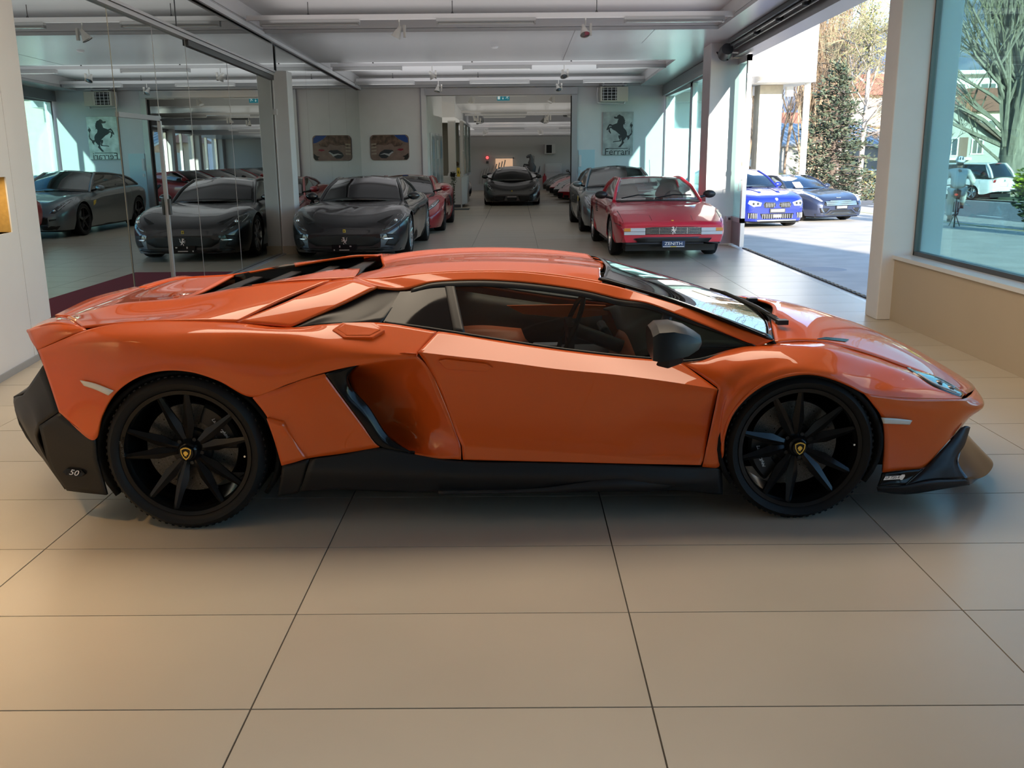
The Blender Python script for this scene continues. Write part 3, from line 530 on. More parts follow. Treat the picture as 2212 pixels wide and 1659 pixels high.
def build_lambo():
    root = thing('sports_car', 'orange low wedge-shaped supercar with black wheels, side-on in the foreground', 'car', (-1.463, 4.913, 0), radians(.885))
    P = lam_panel
    P(root, 'rear_fender', pan('fender_rear'), 24, 96, ORANGE)
    P(root, 'rear_quarter_panel', pan('quarter_lower'), 16, 24, ORANGE)
    P(root, 'intake_duct', pan('intake'), 24, 20, ORANGE)
    P(root, 'intake_blade', pan('blade'), 8, 40, BLK_GLOSS)
    P(root, 'rear_quarter_facet', [r+np.array([0, -.014, 0]) for r in pan('vent_facet')], 10, 8, ORANGE, thick=.03)
    door = P(root, 'door', pan('door'), 40, 60, ORANGE, breaks=[1, 4])
    ff = P(root, 'front_fender', pan('fender_front'), 28, 80, ORANGE, edge=2)
    P(root, 'front_bumper', mirror_join(pan('bumper_front')), 20, 90, ORANGE, both=False)
    hood = P(root, 'bonnet', mirror_join([r for r in np.stack([q for q in pan('hood')]).transpose(1, 0, 2)]), 36, 40, ORANGE, both=False)[0]
    rail = pan('rail'); P(root, 'roof_rail', rail, 8, 90, ORANGE)
    P(root, 'buttress', pan('buttress'), 14, 14, ORANGE)
    P(root, 'rear_deck', pan('deck'), 16, 40, ORANGE)
    P(root, 'tail_corner', pan('tail'), 8, 12, ORANGE)
    # roof skin: rail inner edge, shoulder, shallow channel in the middle
    r1 = rail[1]; xs = np.array([.70, .80, .95, 1.10, 1.30, 1.50, 1.70, 1.86]); e = np.stack([spl(r1, 400)[np.argmin(abs(spl(r1, 400)[:, 0]-x))] for x in xs])
    zc = np.array([1.057, 1.077, 1.096, 1.105, 1.108, 1.102, 1.087, 1.066])
    half = [e, np.stack([xs+.0, e[:, 1]*.80, (e[:, 2]*.35+zc*.65)], 1), np.stack([xs+.01, 0*xs-.36, zc], 1), np.stack([xs+.03, 0*xs-.24, zc-.012], 1), np.stack([xs+.06, 0*xs, zc-.014], 1)]
    full = half+[h*np.array([1, -1, 1]) for h in half[::-1][1:]]
    P(root, 'roof', full, 60, 60, ORANGE, both=False)
    # strip behind the roof beside the engine cover
    P(root, 'roof_tail', [np.array([[.20, -.47, 1.02], [.40, -.49, 1.04], [.59, -.52, 1.05], [.70, -.56, 1.06]]), np.array([[.22, -.40, 1.015], [.42, -.38, 1.05], [.60, -.34, 1.075], [.70, -.33, 1.075]])], 6, 16, ORANGE)
    P(root, 'buttress_inner', [np.array([[-.14, -.47, .957], [.20, -.47, 1.018], [.60, -.50, 1.045]]), np.array([[-.14, -.45, .88], [.20, -.45, .90], [.60, -.47, .93]])], 4, 12, BLK_GLOSS, centre=(.2, -2, .9))
    # engine cover and its plates
    P(root, 'engine_cover', [np.array([[-.20, y, .895], [-.1, y, .90], [.25, y, .915], [.66, y, .95]]) for y in (-.47, 0, .47)], 6, 10, BLK_MATT, both=False)
    for x in (-.12, .10, .32, .52):
        z = .915+(x+.12)*.13
        o = MB().grid(np.array([[[x, y, z+.008-abs(y)*.03], [x+.10, y, z+.048-abs(y)*.03], [x+.16, y*.92, z+.050-abs(y)*.03]] for y in np.linspace(-.42, .42, 9)]), False).build('engine_cover_plate', BLK_SATIN, root, solid=.012, smooth=30)
    # rear deck end, tail panel and lights
    tl = [np.array([[-.73, -.5, .890], [-.76, 0, .900]]), np.array([[-.69, -.5, .884], [-.715, 0, .890]]), np.array([[-.48, -.5, .928], [-.50, 0, .912]]), np.array([[-.14, -.47, .955], [-.17, 0, .930]])]
    P(root, 'rear_wing', mirror_join(tl), 16, 40, ORANGE, both=False, centre=(-.5, 0, .3))
    P(root, 'tail_top', [np.array([[-.72, -.80, .868], [-.58, -.84, .908], [-.445, -.86, .892]]), np.array([[-.72, -.66, .884], [-.62, -.70, .905], [-.535, -.74, .90]]), np.array([[-.715, -.5, .884], [-.70, -.5, .884], [-.683, -.5, .883]])], 8, 10, ORANGE, inset=.001)
    tl = [np.array([[-.715, -.80, .862], [-.745, -.5, .88], [-.765, 0, .888]]), np.array([[-.64, -.89, .80], [-.70, -.5, .80], [-.72, 0, .80]]), np.array([[-.60, -.93, .74], [-.66, -.5, .70], [-.68, 0, .70]])]
    P(root, 'tail_panel', mirror_join(tl), 8, 40, BLK_SATIN, both=False)
    P(root, 'diffuser_side', pan('diffuser_side'), 12, 12, BLK_SATIN, breaks=[1])
    P(root, 'rear_bumper', pan('diffuser_rear'), 12, 12, BLK_SATIN, breaks=[1])
    tl = [np.array([[-.60, -.93, .74], [-.64, -.5, .72], [-.66, 0, .72]]), np.array([[-.77, -.80, .585], [-.82, -.45, .60], [-.84, 0, .60]]), np.array([[-.87, -.70, .54], [-.90, -.4, .54], [-.91, 0, .54]]), np.array([[-.87, -.70, .46], [-.90, -.4, .46], [-.91, 0, .46]]), np.array([[-.60, -.86, .15], [-.68, -.4, .16], [-.70, 0, .16]])]
    P(root, 'diffuser', mirror_join(tl), 12, 30, BLK_SATIN, both=False)
    # cabin glass
    top = np.array([[1.862, -.525, 1.042], [1.90, -.30, 1.060], [1.915, 0, 1.064]]); mid = np.array([[2.25, -.685, .925], [2.32, -.36, .938], [2.34, 0, .945]]); bot = np.array([[2.60, -.79, .797], [2.69, -.40, .815], [2.73, 0, .820]])
    P(root, 'windscreen', mirror_join([top, mid, bot]), 24, 30, WGLASS, both=False, thick=.004, inset=.001)
    P(root, 'windscreen_surround', [spl(np.array([[1.84, -.54, 1.045], [2.15, -.655, .962], [2.38, -.742, .882], [2.60, -.80, .795]]), 12), spl(np.array([[1.865, -.52, 1.046], [2.16, -.635, .963], [2.39, -.722, .883], [2.60, -.78, .797]]), 12)], 2, 20, BLK_GLOSS, inset=0)
    cw = [np.array([[2.60, -.78, .788], [2.69, -.40, .806], [2.73, 0, .812]]), np.array([[2.64, -.77, .755], [2.75, -.40, .78], [2.79, 0, .788]]), np.array([[2.67, -.755, .758], [2.80, -.40, .795], [2.85, 0, .81]])]
    P(root, 'cowl', mirror_join(cw), 8, 30, BLK_MATT, both=False)
    for y0, y1, x0 in ((-.55, .25, 2.80), (.15, .62, 2.78)):
        zs = (.825, .840, .860) if y0 < 0 else (.815, .818, .808)
        w = MB().tube([(2.765-abs(y0)*.1, y0, zs[0]), (2.69, (y0+y1)/2, zs[1]), (2.62, y1, zs[2])], [.012, .010, .006], 6)
        w.box((2.765-abs(y0)*.1, y0, .828), (.05, .045, .022)); wp = w.build('wiper_arm', BLK_SATIN, root, smooth=40)
        MB().tube([(2.71, y0+.10, zs[0]+.008), (2.62, y1, zs[2]-.004), (2.59, min(y1+.2, .70), zs[2]-.012)], .008, 6).build('wiper_blade', BLK_MATT, wp)
    # side windows from the waist line up to the roof rail
    wb = spl(pan('winbase')[0], 400); rr = spl(rail[0], 400)
    def at(c, x): return c[np.argmin(abs(c[:, 0]-x))]
    ins = np.array([0, .018, 0])
    def sidepatch(name, xb, xt, m, z0=.0, z1=1., off=0., n=16, th=0):
        lo = np.stack([at(wb, a) for a in xb]); hi = np.stack([at(rr, a) for a in xt])
        A = lo+(hi-lo)*z0+ins*(1-off); B = lo+(hi-lo)*z1+ins*(1-off); bow = (A+B)/2+np.array([0, -.004, .0])
        return P(root, name, [A, bow, B], 10, n, m, inset=0, thick=th)
    L_ = np.linspace
    sidepatch('quarter_window', L_(.86, 1.19, 8), L_(.93, 1.14, 8), DKGLASS, .0, .93)
    sidepatch('side_window', L_(1.20, 2.07, 24), L_(1.15, 2.13, 24), CGLASS, .0, .91, n=40)
    sidepatch('front_quarter_window', L_(2.09, 2.52, 12), L_(2.15, 2.52, 12), CGLASS, .0, .88)
    sidepatch('window_pillar', L_(1.175, 1.225, 4), L_(1.12, 1.165, 4), BLK_SATIN, 0, .97, .35, n=4, th=.012)
    sidepatch('window_divider', L_(2.06, 2.10, 4), L_(2.12, 2.165, 4), BLK_SATIN, 0, .97, .35, n=4, th=.012)
    A = np.stack([at(rr, x) for x in L_(.97, 2.52, 40)]); B = np.stack([at(wb, x) for x in L_(.97, 2.52, 40)])
    P(root, 'window_trim', [A+np.array([0, .006, -.002]), A+(B-A)*.06+np.array([0, .004, 0]), A+(B-A)*np.minimum(.13, .02/np.maximum(np.linalg.norm(B-A, axis=1), .02)+.07)[:, None]+ins*.7], 6, 80, BLK_SATIN, inset=0, thick=.006)
    B2 = np.stack([at(wb, x) for x in L_(.87, 2.5, 40)])
    P(root, 'waist_trim', [B2+np.array([0, .004, .008]), B2+np.array([0, -.002, 0])], 2, 60, BLK_SATIN, inset=0, thick=.004)
    P(root, 'shoulder_duct', pan('duct'), 10, 24, BLK_SATIN, inset=0)
    # sills, splitter, wheel-arch trim
    P(root, 'side_skirt', pan('skirt'), 12, 60, BLK_SATIN)
    P(root, 'skirt_blade', pan('skirt_blade'), 2, 30, BLK_SATIN)
    P(root, 'rear_arch_flap', pan('rear_flap'), 8, 8, BLK_SATIN)
    P(root, 'bumper_fin', pan('fin'), 6, 20, BLK_SATIN)
    P(root, 'lower_bumper_strip', pan('lower_strip'), 6, 12, BLK_GLOSS)
    P(root, 'splitter_lip', pan('splitter_lip'), 4, 24, BLK_SATIN)
    P(root, 'splitter', mirror_join(pan('splitter')), 14, 60, mat('splitter_satin', (.012, .012, .014), .22, coat=.35, coat_rough=.2), both=False, breaks=[2], inset=0)
    P(root, 'rear_side_marker', [r+np.array([0, -.016, 0]) for r in pan('mark_rear')], 3, 10, CLEARP, inset=0, thick=.008)
    P(root, 'front_side_marker', [r+np.array([0, -.007, 0]) for r in pan('mark_front')], 3, 10, CLEARP, inset=0, thick=.008)
    # fuel flap, door handle
    fo, fi = pan('fuel'); n = np.array([0, -.55, .8]); n /= np.linalg.norm(n)
    for nm, poly, h, m in (('fuel_flap_rim', fo, .003, ORANGE), ('fuel_flap', fi, .006, ORANGE)):
        q = MB(); k = len(poly); q.add(np.concatenate([poly-n*.03, poly+n*h]), [tuple(range(k, 2*k))]+[(i, (i+1) % k, k+(i+1) % k, k+i) for i in range(k)]); q.build(nm, m, root, bevel=.003)
    ho, hi = pan('handle'); n = np.array([0, -1, 0.])
    for nm, poly, h, m in (('handle_surround', ho, .011, ORANGE), ('door_handle', hi, .0135, mat('orange_recess_shade', (.10, .014, .004), .5))):  # recess shade put into a darker orange on the raised inner plate
        q = MB(); k = len(poly); q.add(np.concatenate([poly-n*.01, poly+n*h]), [tuple(range(k, 2*k))]+[(i, (i+1) % k, k+(i+1) % k, k+i) for i in range(k)]); q.build(nm, m, door[0], bevel=.002)
    # headlamps laid on bonnet and fender
    bl, fl_ = [], []
    for o in ff+[hood]: k = len(bl); bl += [v.co.copy() for v in o.data.vertices]; fl_ += [tuple(q+k for q in p.vertices) for p in o.data.polygons]
    bv = BVHTree.FromPolygons(bl, fl_)
    def drop(x, y, h):
        q = bv.ray_cast(Vector((x, y, 2)), Vector((0, 0, -1)))[0]; q = q if q is not None else bv.find_nearest(Vector((x, y, .55)))[0]; return [q.x, q.y, q.z+h]
    hl = pan('hlight')[0]; lo_, up_ = spl(hl[[0, 8, 7, 6, 5]], 18), spl(hl[[0, 1, 2, 3, 4]], 18)
    for s_ in (1, -1):
        Gd = np.array([[drop(*(a+(b-a)*t)[:2]*np.array([1, s_]), .003+.004*sin(pi*t)) for a, b in zip(lo_, up_)] for t in np.linspace(0, 1, 7)]); g = MB().grid(Gd, orient(Gd, (3, 0, 0))).build('headlamp', mat('headlamp_glass', (.03, .032, .035), .03, coat=1.), root, smooth=60, solid=.01)
        MB().tube([Gd[1][i]+np.array([0, 0, .001]) for i in range(5, 16)], .0045, 6).build('daylight_strip', mat('lamp_white', (.8, .8, .8), .3), g); MB().tube([Gd[5][i]+np.array([0, 0, .001]) for i in range(8, 16)], .003, 6).build('daylight_strip', MATS['lamp_white'], g)
        for i in (10, 13): MB().ball(Gd[3][i], (.022, .022, .008)).build('lamp_lens', STEEL, g, smooth=60)
        vt = np.array([[drop(x, s_*-y, .003) for x, y in zip(np.linspace(2.84+.02*r, 3.0+.012*r, 6), np.linspace(.675-.02*r, .60-.018*r, 6))] for r in range(4)]); MB().grid(vt, orient(vt, (2.9, 0, 0))).build('bonnet_vent', BLK_GLOSS, root, solid=.008)
    # mirrors
    for s_ in (1, -1):
        sec = [(2.005, .84, .055, .105), (2.03, .848, .068, .118), (2.09, .855, .064, .118), (2.15, .852, .05, .105), (2.20, .848, .022, .07), (2.222, .846, .004, .02)]
        m_ = []
        for x, z, hz, hy in sec:
            m_.append([[x, s_*(-1.05+hy*cx), z+hz*cz+(.012*cx)] for cx, cz in [(-1, -.9), (-1, .1), (-.85, .8), (-.3, 1), (.6, .9), (1, .5), (1, -.3), (.5, -.95), (-.4, -1), (-1, -.9)]])
        q = MB().grid(np.array(m_), s_ < 0); q.add(m_[0][:-1], [tuple(range(9)) if s_ > 0 else tuple(range(8, -1, -1))])
        mo = q.build('door_mirror', BLK_SATIN, root, smooth=35)
        q = MB(); q.add([(2.045, s_*-.955, .712), (2.10, s_*-.975, .700), (2.17, s_*-.96, .722), (2.14, s_*-.93, .73), (2.07, s_*-1.01, .80), (2.10, s_*-1.03, .80), (2.17, s_*-1.0, .81), (2.14, s_*-.98, .81)], [(0, 1, 5, 4), (1, 2, 6, 5), (2, 3, 7, 6), (3, 0, 4, 7), (4, 5, 6, 7), (3, 2, 1, 0)])
        q.build('mirror_arm', BLK_SATIN, mo, bevel=.008)
    # dark inner structure, wheel housings, floor
    t = MB(); t.span((-.55, -.60, .13), (3.3, .60, .50)); t.span((1.16, -.90, .15), (2.25, .90, .40)); t.span((.45, -.66, .15), (1.2, .66, .42)); t.span((-.5, -.70, .74), (.66, .70, .86)); t.span((.40, -.62, .40), (.86, .62, .84)); t.span((2.3, -.60, .3), (3.0, .60, .62))
    t.span((-.6, -.86, .40), (-.45, .86, .80))
    t.build('underbody', BLK_MATT, root)
    for x, R in ((0, .372), (2.70, .333)):
        for s_ in (1, -1):
            g = [[[x+(R+.035*abs(cos(a))**2)*cos(a), s_*y, max(.12, .345+R*sin(a))] for y in (-.962, -.60)] for a in np.linspace(radians(-32), radians(212), 26)]
            MB().grid(np.array(g), s_ > 0).build('wheel_housing', BLK_MATT, root, smooth=60, solid=-.02)
    # cabin
    dk = MB(); dk.span((.95, -.70, .42), (2.3, .70, .46)); dk.span((.84, -.58, .42), (.90, .58, .99)); dk.build('cabin_floor', LEATHER_B, root)
    d = [np.array([[2.0, -.72, .70], [2.0, -.35, .74], [2.0, 0, .70], [2.0, .35, .74], [2.0, .72, .70]]), np.array([[2.12, -.72, .73], [2.10, -.35, .80], [2.1, 0, .76], [2.1, .35, .80], [2.12, .72, .73]]), np.array([[2.62, -.74, .75], [2.66, -.35, .79], [2.68, 0, .79], [2.66, .35, .79], [2.62, .74, .75]])]
    P(root, 'dashboard', d, 10, 20, LEATHER_B, both=False, inset=0)
    P(root, 'dashboard_face', [np.array([[2.0, -.72, .70], [2.0, -.35, .74], [2.0, -.05, .71]]), np.array([[1.94, -.72, .52], [1.9, -.35, .52], [1.9, -.05, .50]])], 6, 12, LEATHER_O, both=False, inset=0, centre=(2.5, 0, .6))
    cs = MB(); cs.span((1.15, -.13, .44), (2.0, .13, .60)); cs.box((1.95, 0, .66), (.05, .24, .16), rot=Matrix.Rotation(-.5, 3, 'Y')); cs.build('centre_console', LEATHER_B, root, bevel=.02)
    MB().box((1.62, -.02, .615), (.14, .10, .03)).build('gear_switches', STEEL, root, bevel=.006)
    for y in (-.38, .38):
        sb = [np.array([[.98, y-.22, .52], [.92, y-.23, .80], [.90, y-.13, 1.0]]), np.array([[1.05, y-.16, .52], [.99, y-.15, .80], [.95, y-.09, 1.0]]), np.array([[1.03, y, .52], [.97, y, .80], [.94, y, 1.0]]), np.array([[1.05, y+.16, .52], [.99, y+.15, .80], [.95, y+.09, 1.0]]), np.array([[.98, y+.22, .52], [.92, y+.23, .80], [.90, y+.13, 1.0]])]
        se = P(root, 'seat_backrest', sb, 14, 16, LEATHER_O, both=False, inset=0, thick=.08, centre=(.5, y, .7))[0]
        cu = [np.array([[1.0, y-.24, .60], [1.25, y-.25, .62], [1.5, y-.24, .60]]), np.array([[1.0, y-.15, .53], [1.25, y-.15, .52], [1.52, y-.15, .56]]), np.array([[1.0, y, .52], [1.25, y, .51], [1.54, y, .56]]), np.array([[1.0, y+.15, .53], [1.25, y+.15, .52], [1.52, y+.15, .56]]), np.array([[1.0, y+.24, .60], [1.25, y+.25, .62], [1.5, y+.24, .60]])]
        P(root, 'seat_cushion', cu, 12, 12, LEATHER_O, both=False, inset=0, thick=.08, centre=(1.2, y, 0))
        q = MB()
        for k in range(5): q.tube([(1.03-k*.02, y-.19+.01*k, .58+k*.08), (1.045-k*.02, y, .58+k*.08), (1.03-k*.02, y+.19-.01*k, .58+k*.08)], .004, 4)
        q.build('seat_stitching', LEATHER_B, se)
    st = MB().lathe([(.165, -.012), (.18, 0), (.165, .012), (.15, 0)], (1.72, -.38, .78), (-.92, 0, .38), 32, close=True); st.box((1.72, -.38, .78), (.04, .30, .06)); st.box((1.72, -.38, .71), (.04, .06, .14)); st.cyl((1.72, -.38, .78), (1.98, -.38, .68), .035)
    st.build('steering_wheel', LEATHER_B, root, smooth=40)
    lt = pan('seatpts')[1]
    for s_ in (1, -1):
        dcard = [np.array([[1.05, s_*.80, .82], [1.5, s_*.80, .745], [2.0, s_*.80, .675]]), np.array([[1.05, s_*.74, .60], [1.5, s_*.74, .58], [2.0, s_*.74, .55]]), np.array([[1.05, s_*.78, .42], [1.5, s_*.78, .42], [2.0, s_*.78, .42]])]
        P(root, 'door_card', dcard, 6, 10, LEATHER_B, both=False, inset=0, centre=(1.5, s_*2, .6))
    q = MB(); k = len(lt); lt2 = lt*np.array([1, 0, 1])+np.array([0, .735, .0]); q.add(np.concatenate([lt2, lt2+np.array([0, .02, 0])]), [tuple(range(k)), tuple(range(2*k-1, k-1, -1))]+[(i, k+i, k+(i+1) % k, (i+1) % k) for i in range(k)]); q.build('armrest_insert', mat('orange_trim', (.62, .14, .03), .45), root)
    rm = MB(); rm.box((1.95, 0, 1.0), (.03, .2, .06)); rm.build('inner_mirror', BLK_SATIN, root, bevel=.01)
    # badges
    b = pan('badge50')[0]; n = np.array([-.25, -1, .1]); n /= np.linalg.norm(n); q = MB(); k = len(b); q.add(np.concatenate([b-n*.01, b+n*.006]), [tuple(range(k, 2*k))]+[(i, (i+1) % k, k+(i+1) % k, k+i) for i in range(k)]); bd = q.build('anniversary_badge', BLK_GLOSS, root)
    c = b.mean(0)+n*.007; lettering('50', .036, CHROME, frame(c, (1, -.27, -.09), (.1, .1, 1)), bd, 'badge_lettering', .0015, .35, sx=1.35)
    lp = MB(); cc = np.array([3.135, -.947, .186]); ux = np.array([1, .05, .03]); uy = np.array([.05, 0, 1.])
    lp.prism([(-.048, -.009), (.028, -.009), (.032, -.013), (.040, -.013), (.050, .004), (.047, .012), (.034, .012), (.030, .008), (-.040, .008)], cc+np.array([0, .004, 0]), ux, uy, .006)
    lb = lp.build('model_badge', CHROME, root); lettering('LP 720-4', .017, BLK_GLOSS, frame(cc+np.array([-.008, -.0025, 0]), ux, uy), lb, 'badge_lettering', .0005, .3, sx=1.05)
    # wheels
    wheel(root, (0, -.830, .350), -1, .350, .288, .335, radians(10), radians(35), 'Lamborghini')
    wheel(root, (2.70, -.830, .331), -1, .331, .277, .275, radians(3), radians(198), 'Lamborghini')
    wheel(root, (0, .830, .350), 1, .350, .288, .335, radians(10), radians(35), 'Lamborghini')
    wheel(root, (2.70, .830, .331), 1, .331, .277, .275, radians(3), radians(198), 'Lamborghini')
    lettering('APP TECH', .016, mat('dark_print', (.05, .05, .05), .4), frame((-.262, -1.0235, .385), (.12, 0, -1), (1, 0, .12)), root, 'tyre_lettering', .0005)
    return root
lambo = build_lambo()
# ================================================================== the other cars
def paint(name, c, metal=0., rough=.35): return mat(name, c, rough, metal, coat=1.0, coat_rough=.015)
P_BLACK = paint('black_paint', (.006, .006, .008)); P_RED = paint('rosso_paint', (.64, .012, .04)); P_RED2 = paint('deep_red_paint', (.40, .012, .018))
P_GREY = paint('slate_paint', (.17, .19, .20), .55); P_BLUE = paint('deep_blue_paint', (.006, .016, .21)); P_NAVY = paint('navy_paint', (.035, .045, .085), .5)
P_WHITE = paint('white_car_paint', (.75, .78, .80)); P_DGREY = paint('anthracite_paint', (.035, .037, .04), .4)
CARGL = glass('car_window', (.30, .33, .33), .10, top=.85); CARDK = mat('smoked_window', (.010, .011, .012), .03, coat=1.)
SILVERW = mat('silver_wheel', (.55, .56, .58), .25, .85); DARKW = mat('dark_wheel', (.035, .035, .038), .28, .6)
AMBER = mat('amber_lens', (.75, .28, .04), .25, coat=.6); LENS = mat('lamp_lens_clear', (.62, .64, .66), .08, coat=1.); LAMPB = mat('lamp_housing_dark', (.025, .027, .03), .05, coat=1.)
REDL = mat('rear_lamp_red', (.30, .01, .012), .2, coat=.8); GRILLE = mat('grille_black', (.004, .004, .004), .6)
BEIGEL = mat('beige_leather', (.42, .33, .25), .55); PLATEB = mat('blue_plate', (.01, .02, .06), .35); PLATEW = mat('pale_plate', (.75, .78, .8), .4)
HORSE = mat('bright_emblem', (.78, .78, .80), .22, .9); YEL = mat('yellow_badge', (.85, .62, .08), .35)
def interp(L, x): return np.interp(x, [p[0] for p in L], [p[1] for p in L])
def sm(L, x):
    a = np.array(L, float); t = a[:, 0]; i = np.clip(np.searchsorted(t, x, 'right')-1, 0, len(t)-2)
    sl = np.diff(a[:, 1])/np.diff(t); m = np.empty(len(t)); m[0] = sl[0]; m[-1] = sl[-1]
    if len(t) > 2: m[1:-1] = np.where(sl[:-1]*sl[1:] > 0, 2*sl[:-1]*sl[1:]/np.where(sl[:-1]+sl[1:] == 0, 1, sl[:-1]+sl[1:]), 0)
    h = t[i+1]-t[i]; s_ = np.clip((x-t[i])/h, 0, 1); p = a[:, 1]
    return (2*s_**3-3*s_**2+1)*p[i]+(s_**3-2*s_**2+s_)*h*m[i]+(-2*s_**3+3*s_**2)*p[i+1]+(s_**3-s_**2)*h*m[i+1]
HORSE2D = [(-.10, -.5), (-.02, -.46), (-.06, -.3), (.06, -.22), (.2, -.36), (.3, -.34), (.24, -.28), (.18, -.12), (.26, -.06), (.36, .08), (.34, .28), (.42, .44), (.36, .46), (.27, .3), (.26, .1), (.16, .02), (.10, .18), (.04, .3), (.08, .4), (-.02, .5), (-.10, .47), (-.26, .40), (-.24, .34), (-.12, .33), (-.10, .2), (-.16, .12), (-.30, .22), (-.36, .12), (-.30, .10), (-.26, .14), (-.16, .03), (-.26, -.04), (-.34, .0), (-.36, -.04), (-.24, -.12), (-.10, -.04), (.02, -.12), (-.08, -.24), (-.16, -.3)]
def flat(poly, o, ux, uy, s, h, name, m, parent, flip=1):
    return MB().prism([(x*s*flip, y*s) for x, y in poly], o, ux, uy, h).build(name, m, parent)
class Car:
    def __init__(c, name, label, paintm, top, crest, belt, plan, low, wb, R=(.34, .34), tw=(.25, .28), track=None, gh=None, gl=CARGL, seat=None, rim=SILVERW, nsp=5, tuck=.93, trim=None, group=None, cat='car', detail=True):
        """x runs forward from the front axle; every profile is listed from tail to nose"""
        c.root = root = thing(name, label, cat, group=group); c.paint = paintm
        x0, x1 = plan[0][0], plan[-1][0]; xw = (0., -wb); Ra = (R[0]+.045, R[1]+.045)
        xs = set(np.linspace(x0, x1, 58).round(4)) | {x0+.02, x0+.06, x1-.015, x1-.04, x1-.08}
        for q, r in zip(xw, Ra):
            xs |= {round(q+r*cos(t), 4) for t in np.linspace(0, pi, 15)} | {q+r+.004, q-r-.004}
        xs = sorted(x for x in xs if x0 <= x <= x1); c.ring = []
        for x in xs:
            w, zb, zt, zc, zl = sm(plan, x), sm(belt, x), sm(top, x), sm(crest, x), sm(low, x); z_ar = zl
            for q, r in zip(xw, Ra):
                if abs(x-q) < r+1e-6: z_ar = max(z_ar, R[0]+math.sqrt(max(0, r*r-(x-q)**2)))
            zb_ = max(zb, z_ar+.02); h = zb_-z_ar; tk = tuck if z_ar == zl else 1.0
            f = min(1, h/max(.05, zb-zl))
            P = [(w*(1-(1-tk)*1.0), z_ar), (w*(1-(1-tk)*.25), z_ar+.28*h), (w, z_ar+.68*h), (w*.975, zb_), (w*.88, zb_+(max(zc, zb_)-zb_)*.75), (w*.73, max(zc, zb_)), (w*.40, (zc+2*zt)/3), (0, zt)]
            c.ring.append([(x, y, z) for y, z in spl(np.array(P), 22)])
        A = np.array(c.ring); F = np.concatenate([A, (A*np.array([1, -1, 1]))[:, ::-1][:, 1:]], 1); n = F.shape[1]
        m = MB().grid(F); k = len(F); m.f += [tuple(range(n)), tuple((k-1)*n+i for i in range(n-1, -1, -1))]
        m.f = [q[::-1] for q in m.f] if orient(F, (0, 0, .3)) else m.f
        c.body = m.build('body', paintm, root, smooth=38); c.A = A
        c.bvh = BVHTree.FromPolygons(m.v, m.f)
        u = MB(); u.span((x0+.15, -plan[len(plan)//2][1]*.80, .13), (x1-.2, plan[len(plan)//2][1]*.80, .30)); u.span((-wb+R[1]+.1, -plan[len(plan)//2][1]*.90, .15), (-R[0]-.1, plan[len(plan)//2][1]*.90, .40))
        u.span((-wb+.3, -.62, .2), (.2, .62, .5)); u.span((-wb-.4, -.55, .3), (-wb+.4, .55, .6)); u.span((-.4, -.5, .3), (.4, .5, .55))
        u.build('underbody', GRILLE, root)
        tr = track or plan[len(plan)//2][1]*2
        for q, r, t in ((0., R[0], tw[0]), (-wb, R[1], tw[1])):
            wq = sm(plan, q)-.012
            for s in (1, -1): c.wheel((q, s*(wq-t/2), r), s, r, t, rim, nsp)
        if gh: c.house(gh, gl, seat)
    def wheel(c, o, s, R, t, rim, nsp):
        o = Vector(o); ax = Vector((0, s, 0)); w = t/2; r = R*.76
        ty = MB().lathe([(r, w-.012), (r+.02, w), (R-.03, w), (R-.008, w-.012), (R, w-.04), (R, -w+.04), (R-.03, -w), (r, -w)], o, ax, 36).build('wheel', RUBBER, c.root, smooth=40)
        q = MB().lathe([(r+.004, w-.010), (r-.018, w-.012), (r-.026, w-.05), (r-.04, -w+.02)], o, ax, 36); q.lathe([(0, w-.02), (.05, w-.022), (.06, w-.05)], o, ax, 16)
        st = [(.03, .035, .03), (.12, .026, .018), (r-.015, .020, .008)]
        for k in range(nsp):
            a = 2*pi*k/nsp+.3; u = Vector((cos(a), 0, sin(a))); p = Vector((-sin(a), 0, cos(a))); v = []
            for rr, hw, dp in st: v += [o+u*rr+p*e*hw+ax*(w-dp-b) for e, b in ((-1, .004), (0, -.006), (1, .004), (.7, .04), (-.7, .04))]
            q.add(v, [(i*5+j, i*5+(j+1) % 5, i*5+5+(j+1) % 5, i*5+5+j) for i in range(2) for j in range(5)])
        q.build('rim', rim, ty, smooth=30)
        MB().lathe([(.05, w-.09), (r*.75, w-.09), (r*.75, w-.11)], o, ax, 24).build('brake_disc', STEEL, ty)
    def house(c, g, gl, seat):
        root = c.root; zt = g['z']; wr = g['wr']; wa = g['wa']; wc = g.get('wc', wa); zr = g['zr']
        a0 = np.array([g['xa'], wa, g['za']]); ac = np.array([g['xac'], 0, g['zac']]); a1 = np.array([g['xt'], wr, zr]); tc = np.array([g['xt']+g.get('bow', .07), 0, zt])
        c1 = np.array([g['xr'], g.get('wr2', wr), g.get('zr2', zr)]); rc = np.array([g['xr']-.04, 0, g.get('zt2', zt-.01)]); c0 = np.array([g['xc'], wc, g['zc']]); cc = np.array([g['xcc'], 0, g['zcc']])
        fl = np.array([1, -1, 1])
        def rowx(a, b, k=.62):
            m_ = a*(1-k)+b*k; m_[1] = a[1]*.55; return np.array([a, m_, b, m_*fl, a*fl])
        def patch(name, R_, m, nu=10, nv=20, out=(-1.2, 0, .2), th=.006):
            G = refine(R_, nu, nv); return MB().grid(G, orient(G, out)).build(name, m, root, smooth=60, solid=th)
        bulge = lambda A, B, d: (A+B)/2+np.array([0, 0, d])
        A0, A1, C1, C0 = rowx(a0, ac), rowx(a1, tc), rowx(c1, rc), rowx(c0, cc)
        W_ = bulge(A0, A1, .035)+np.array([.03, 0, 0]); patch('windscreen', [A0, W_, A1], gl)
        patch('roof', [A1, bulge(A1, C1, g.get('rb', .012)), C1], g.get('roofm', c.paint), th=.02)
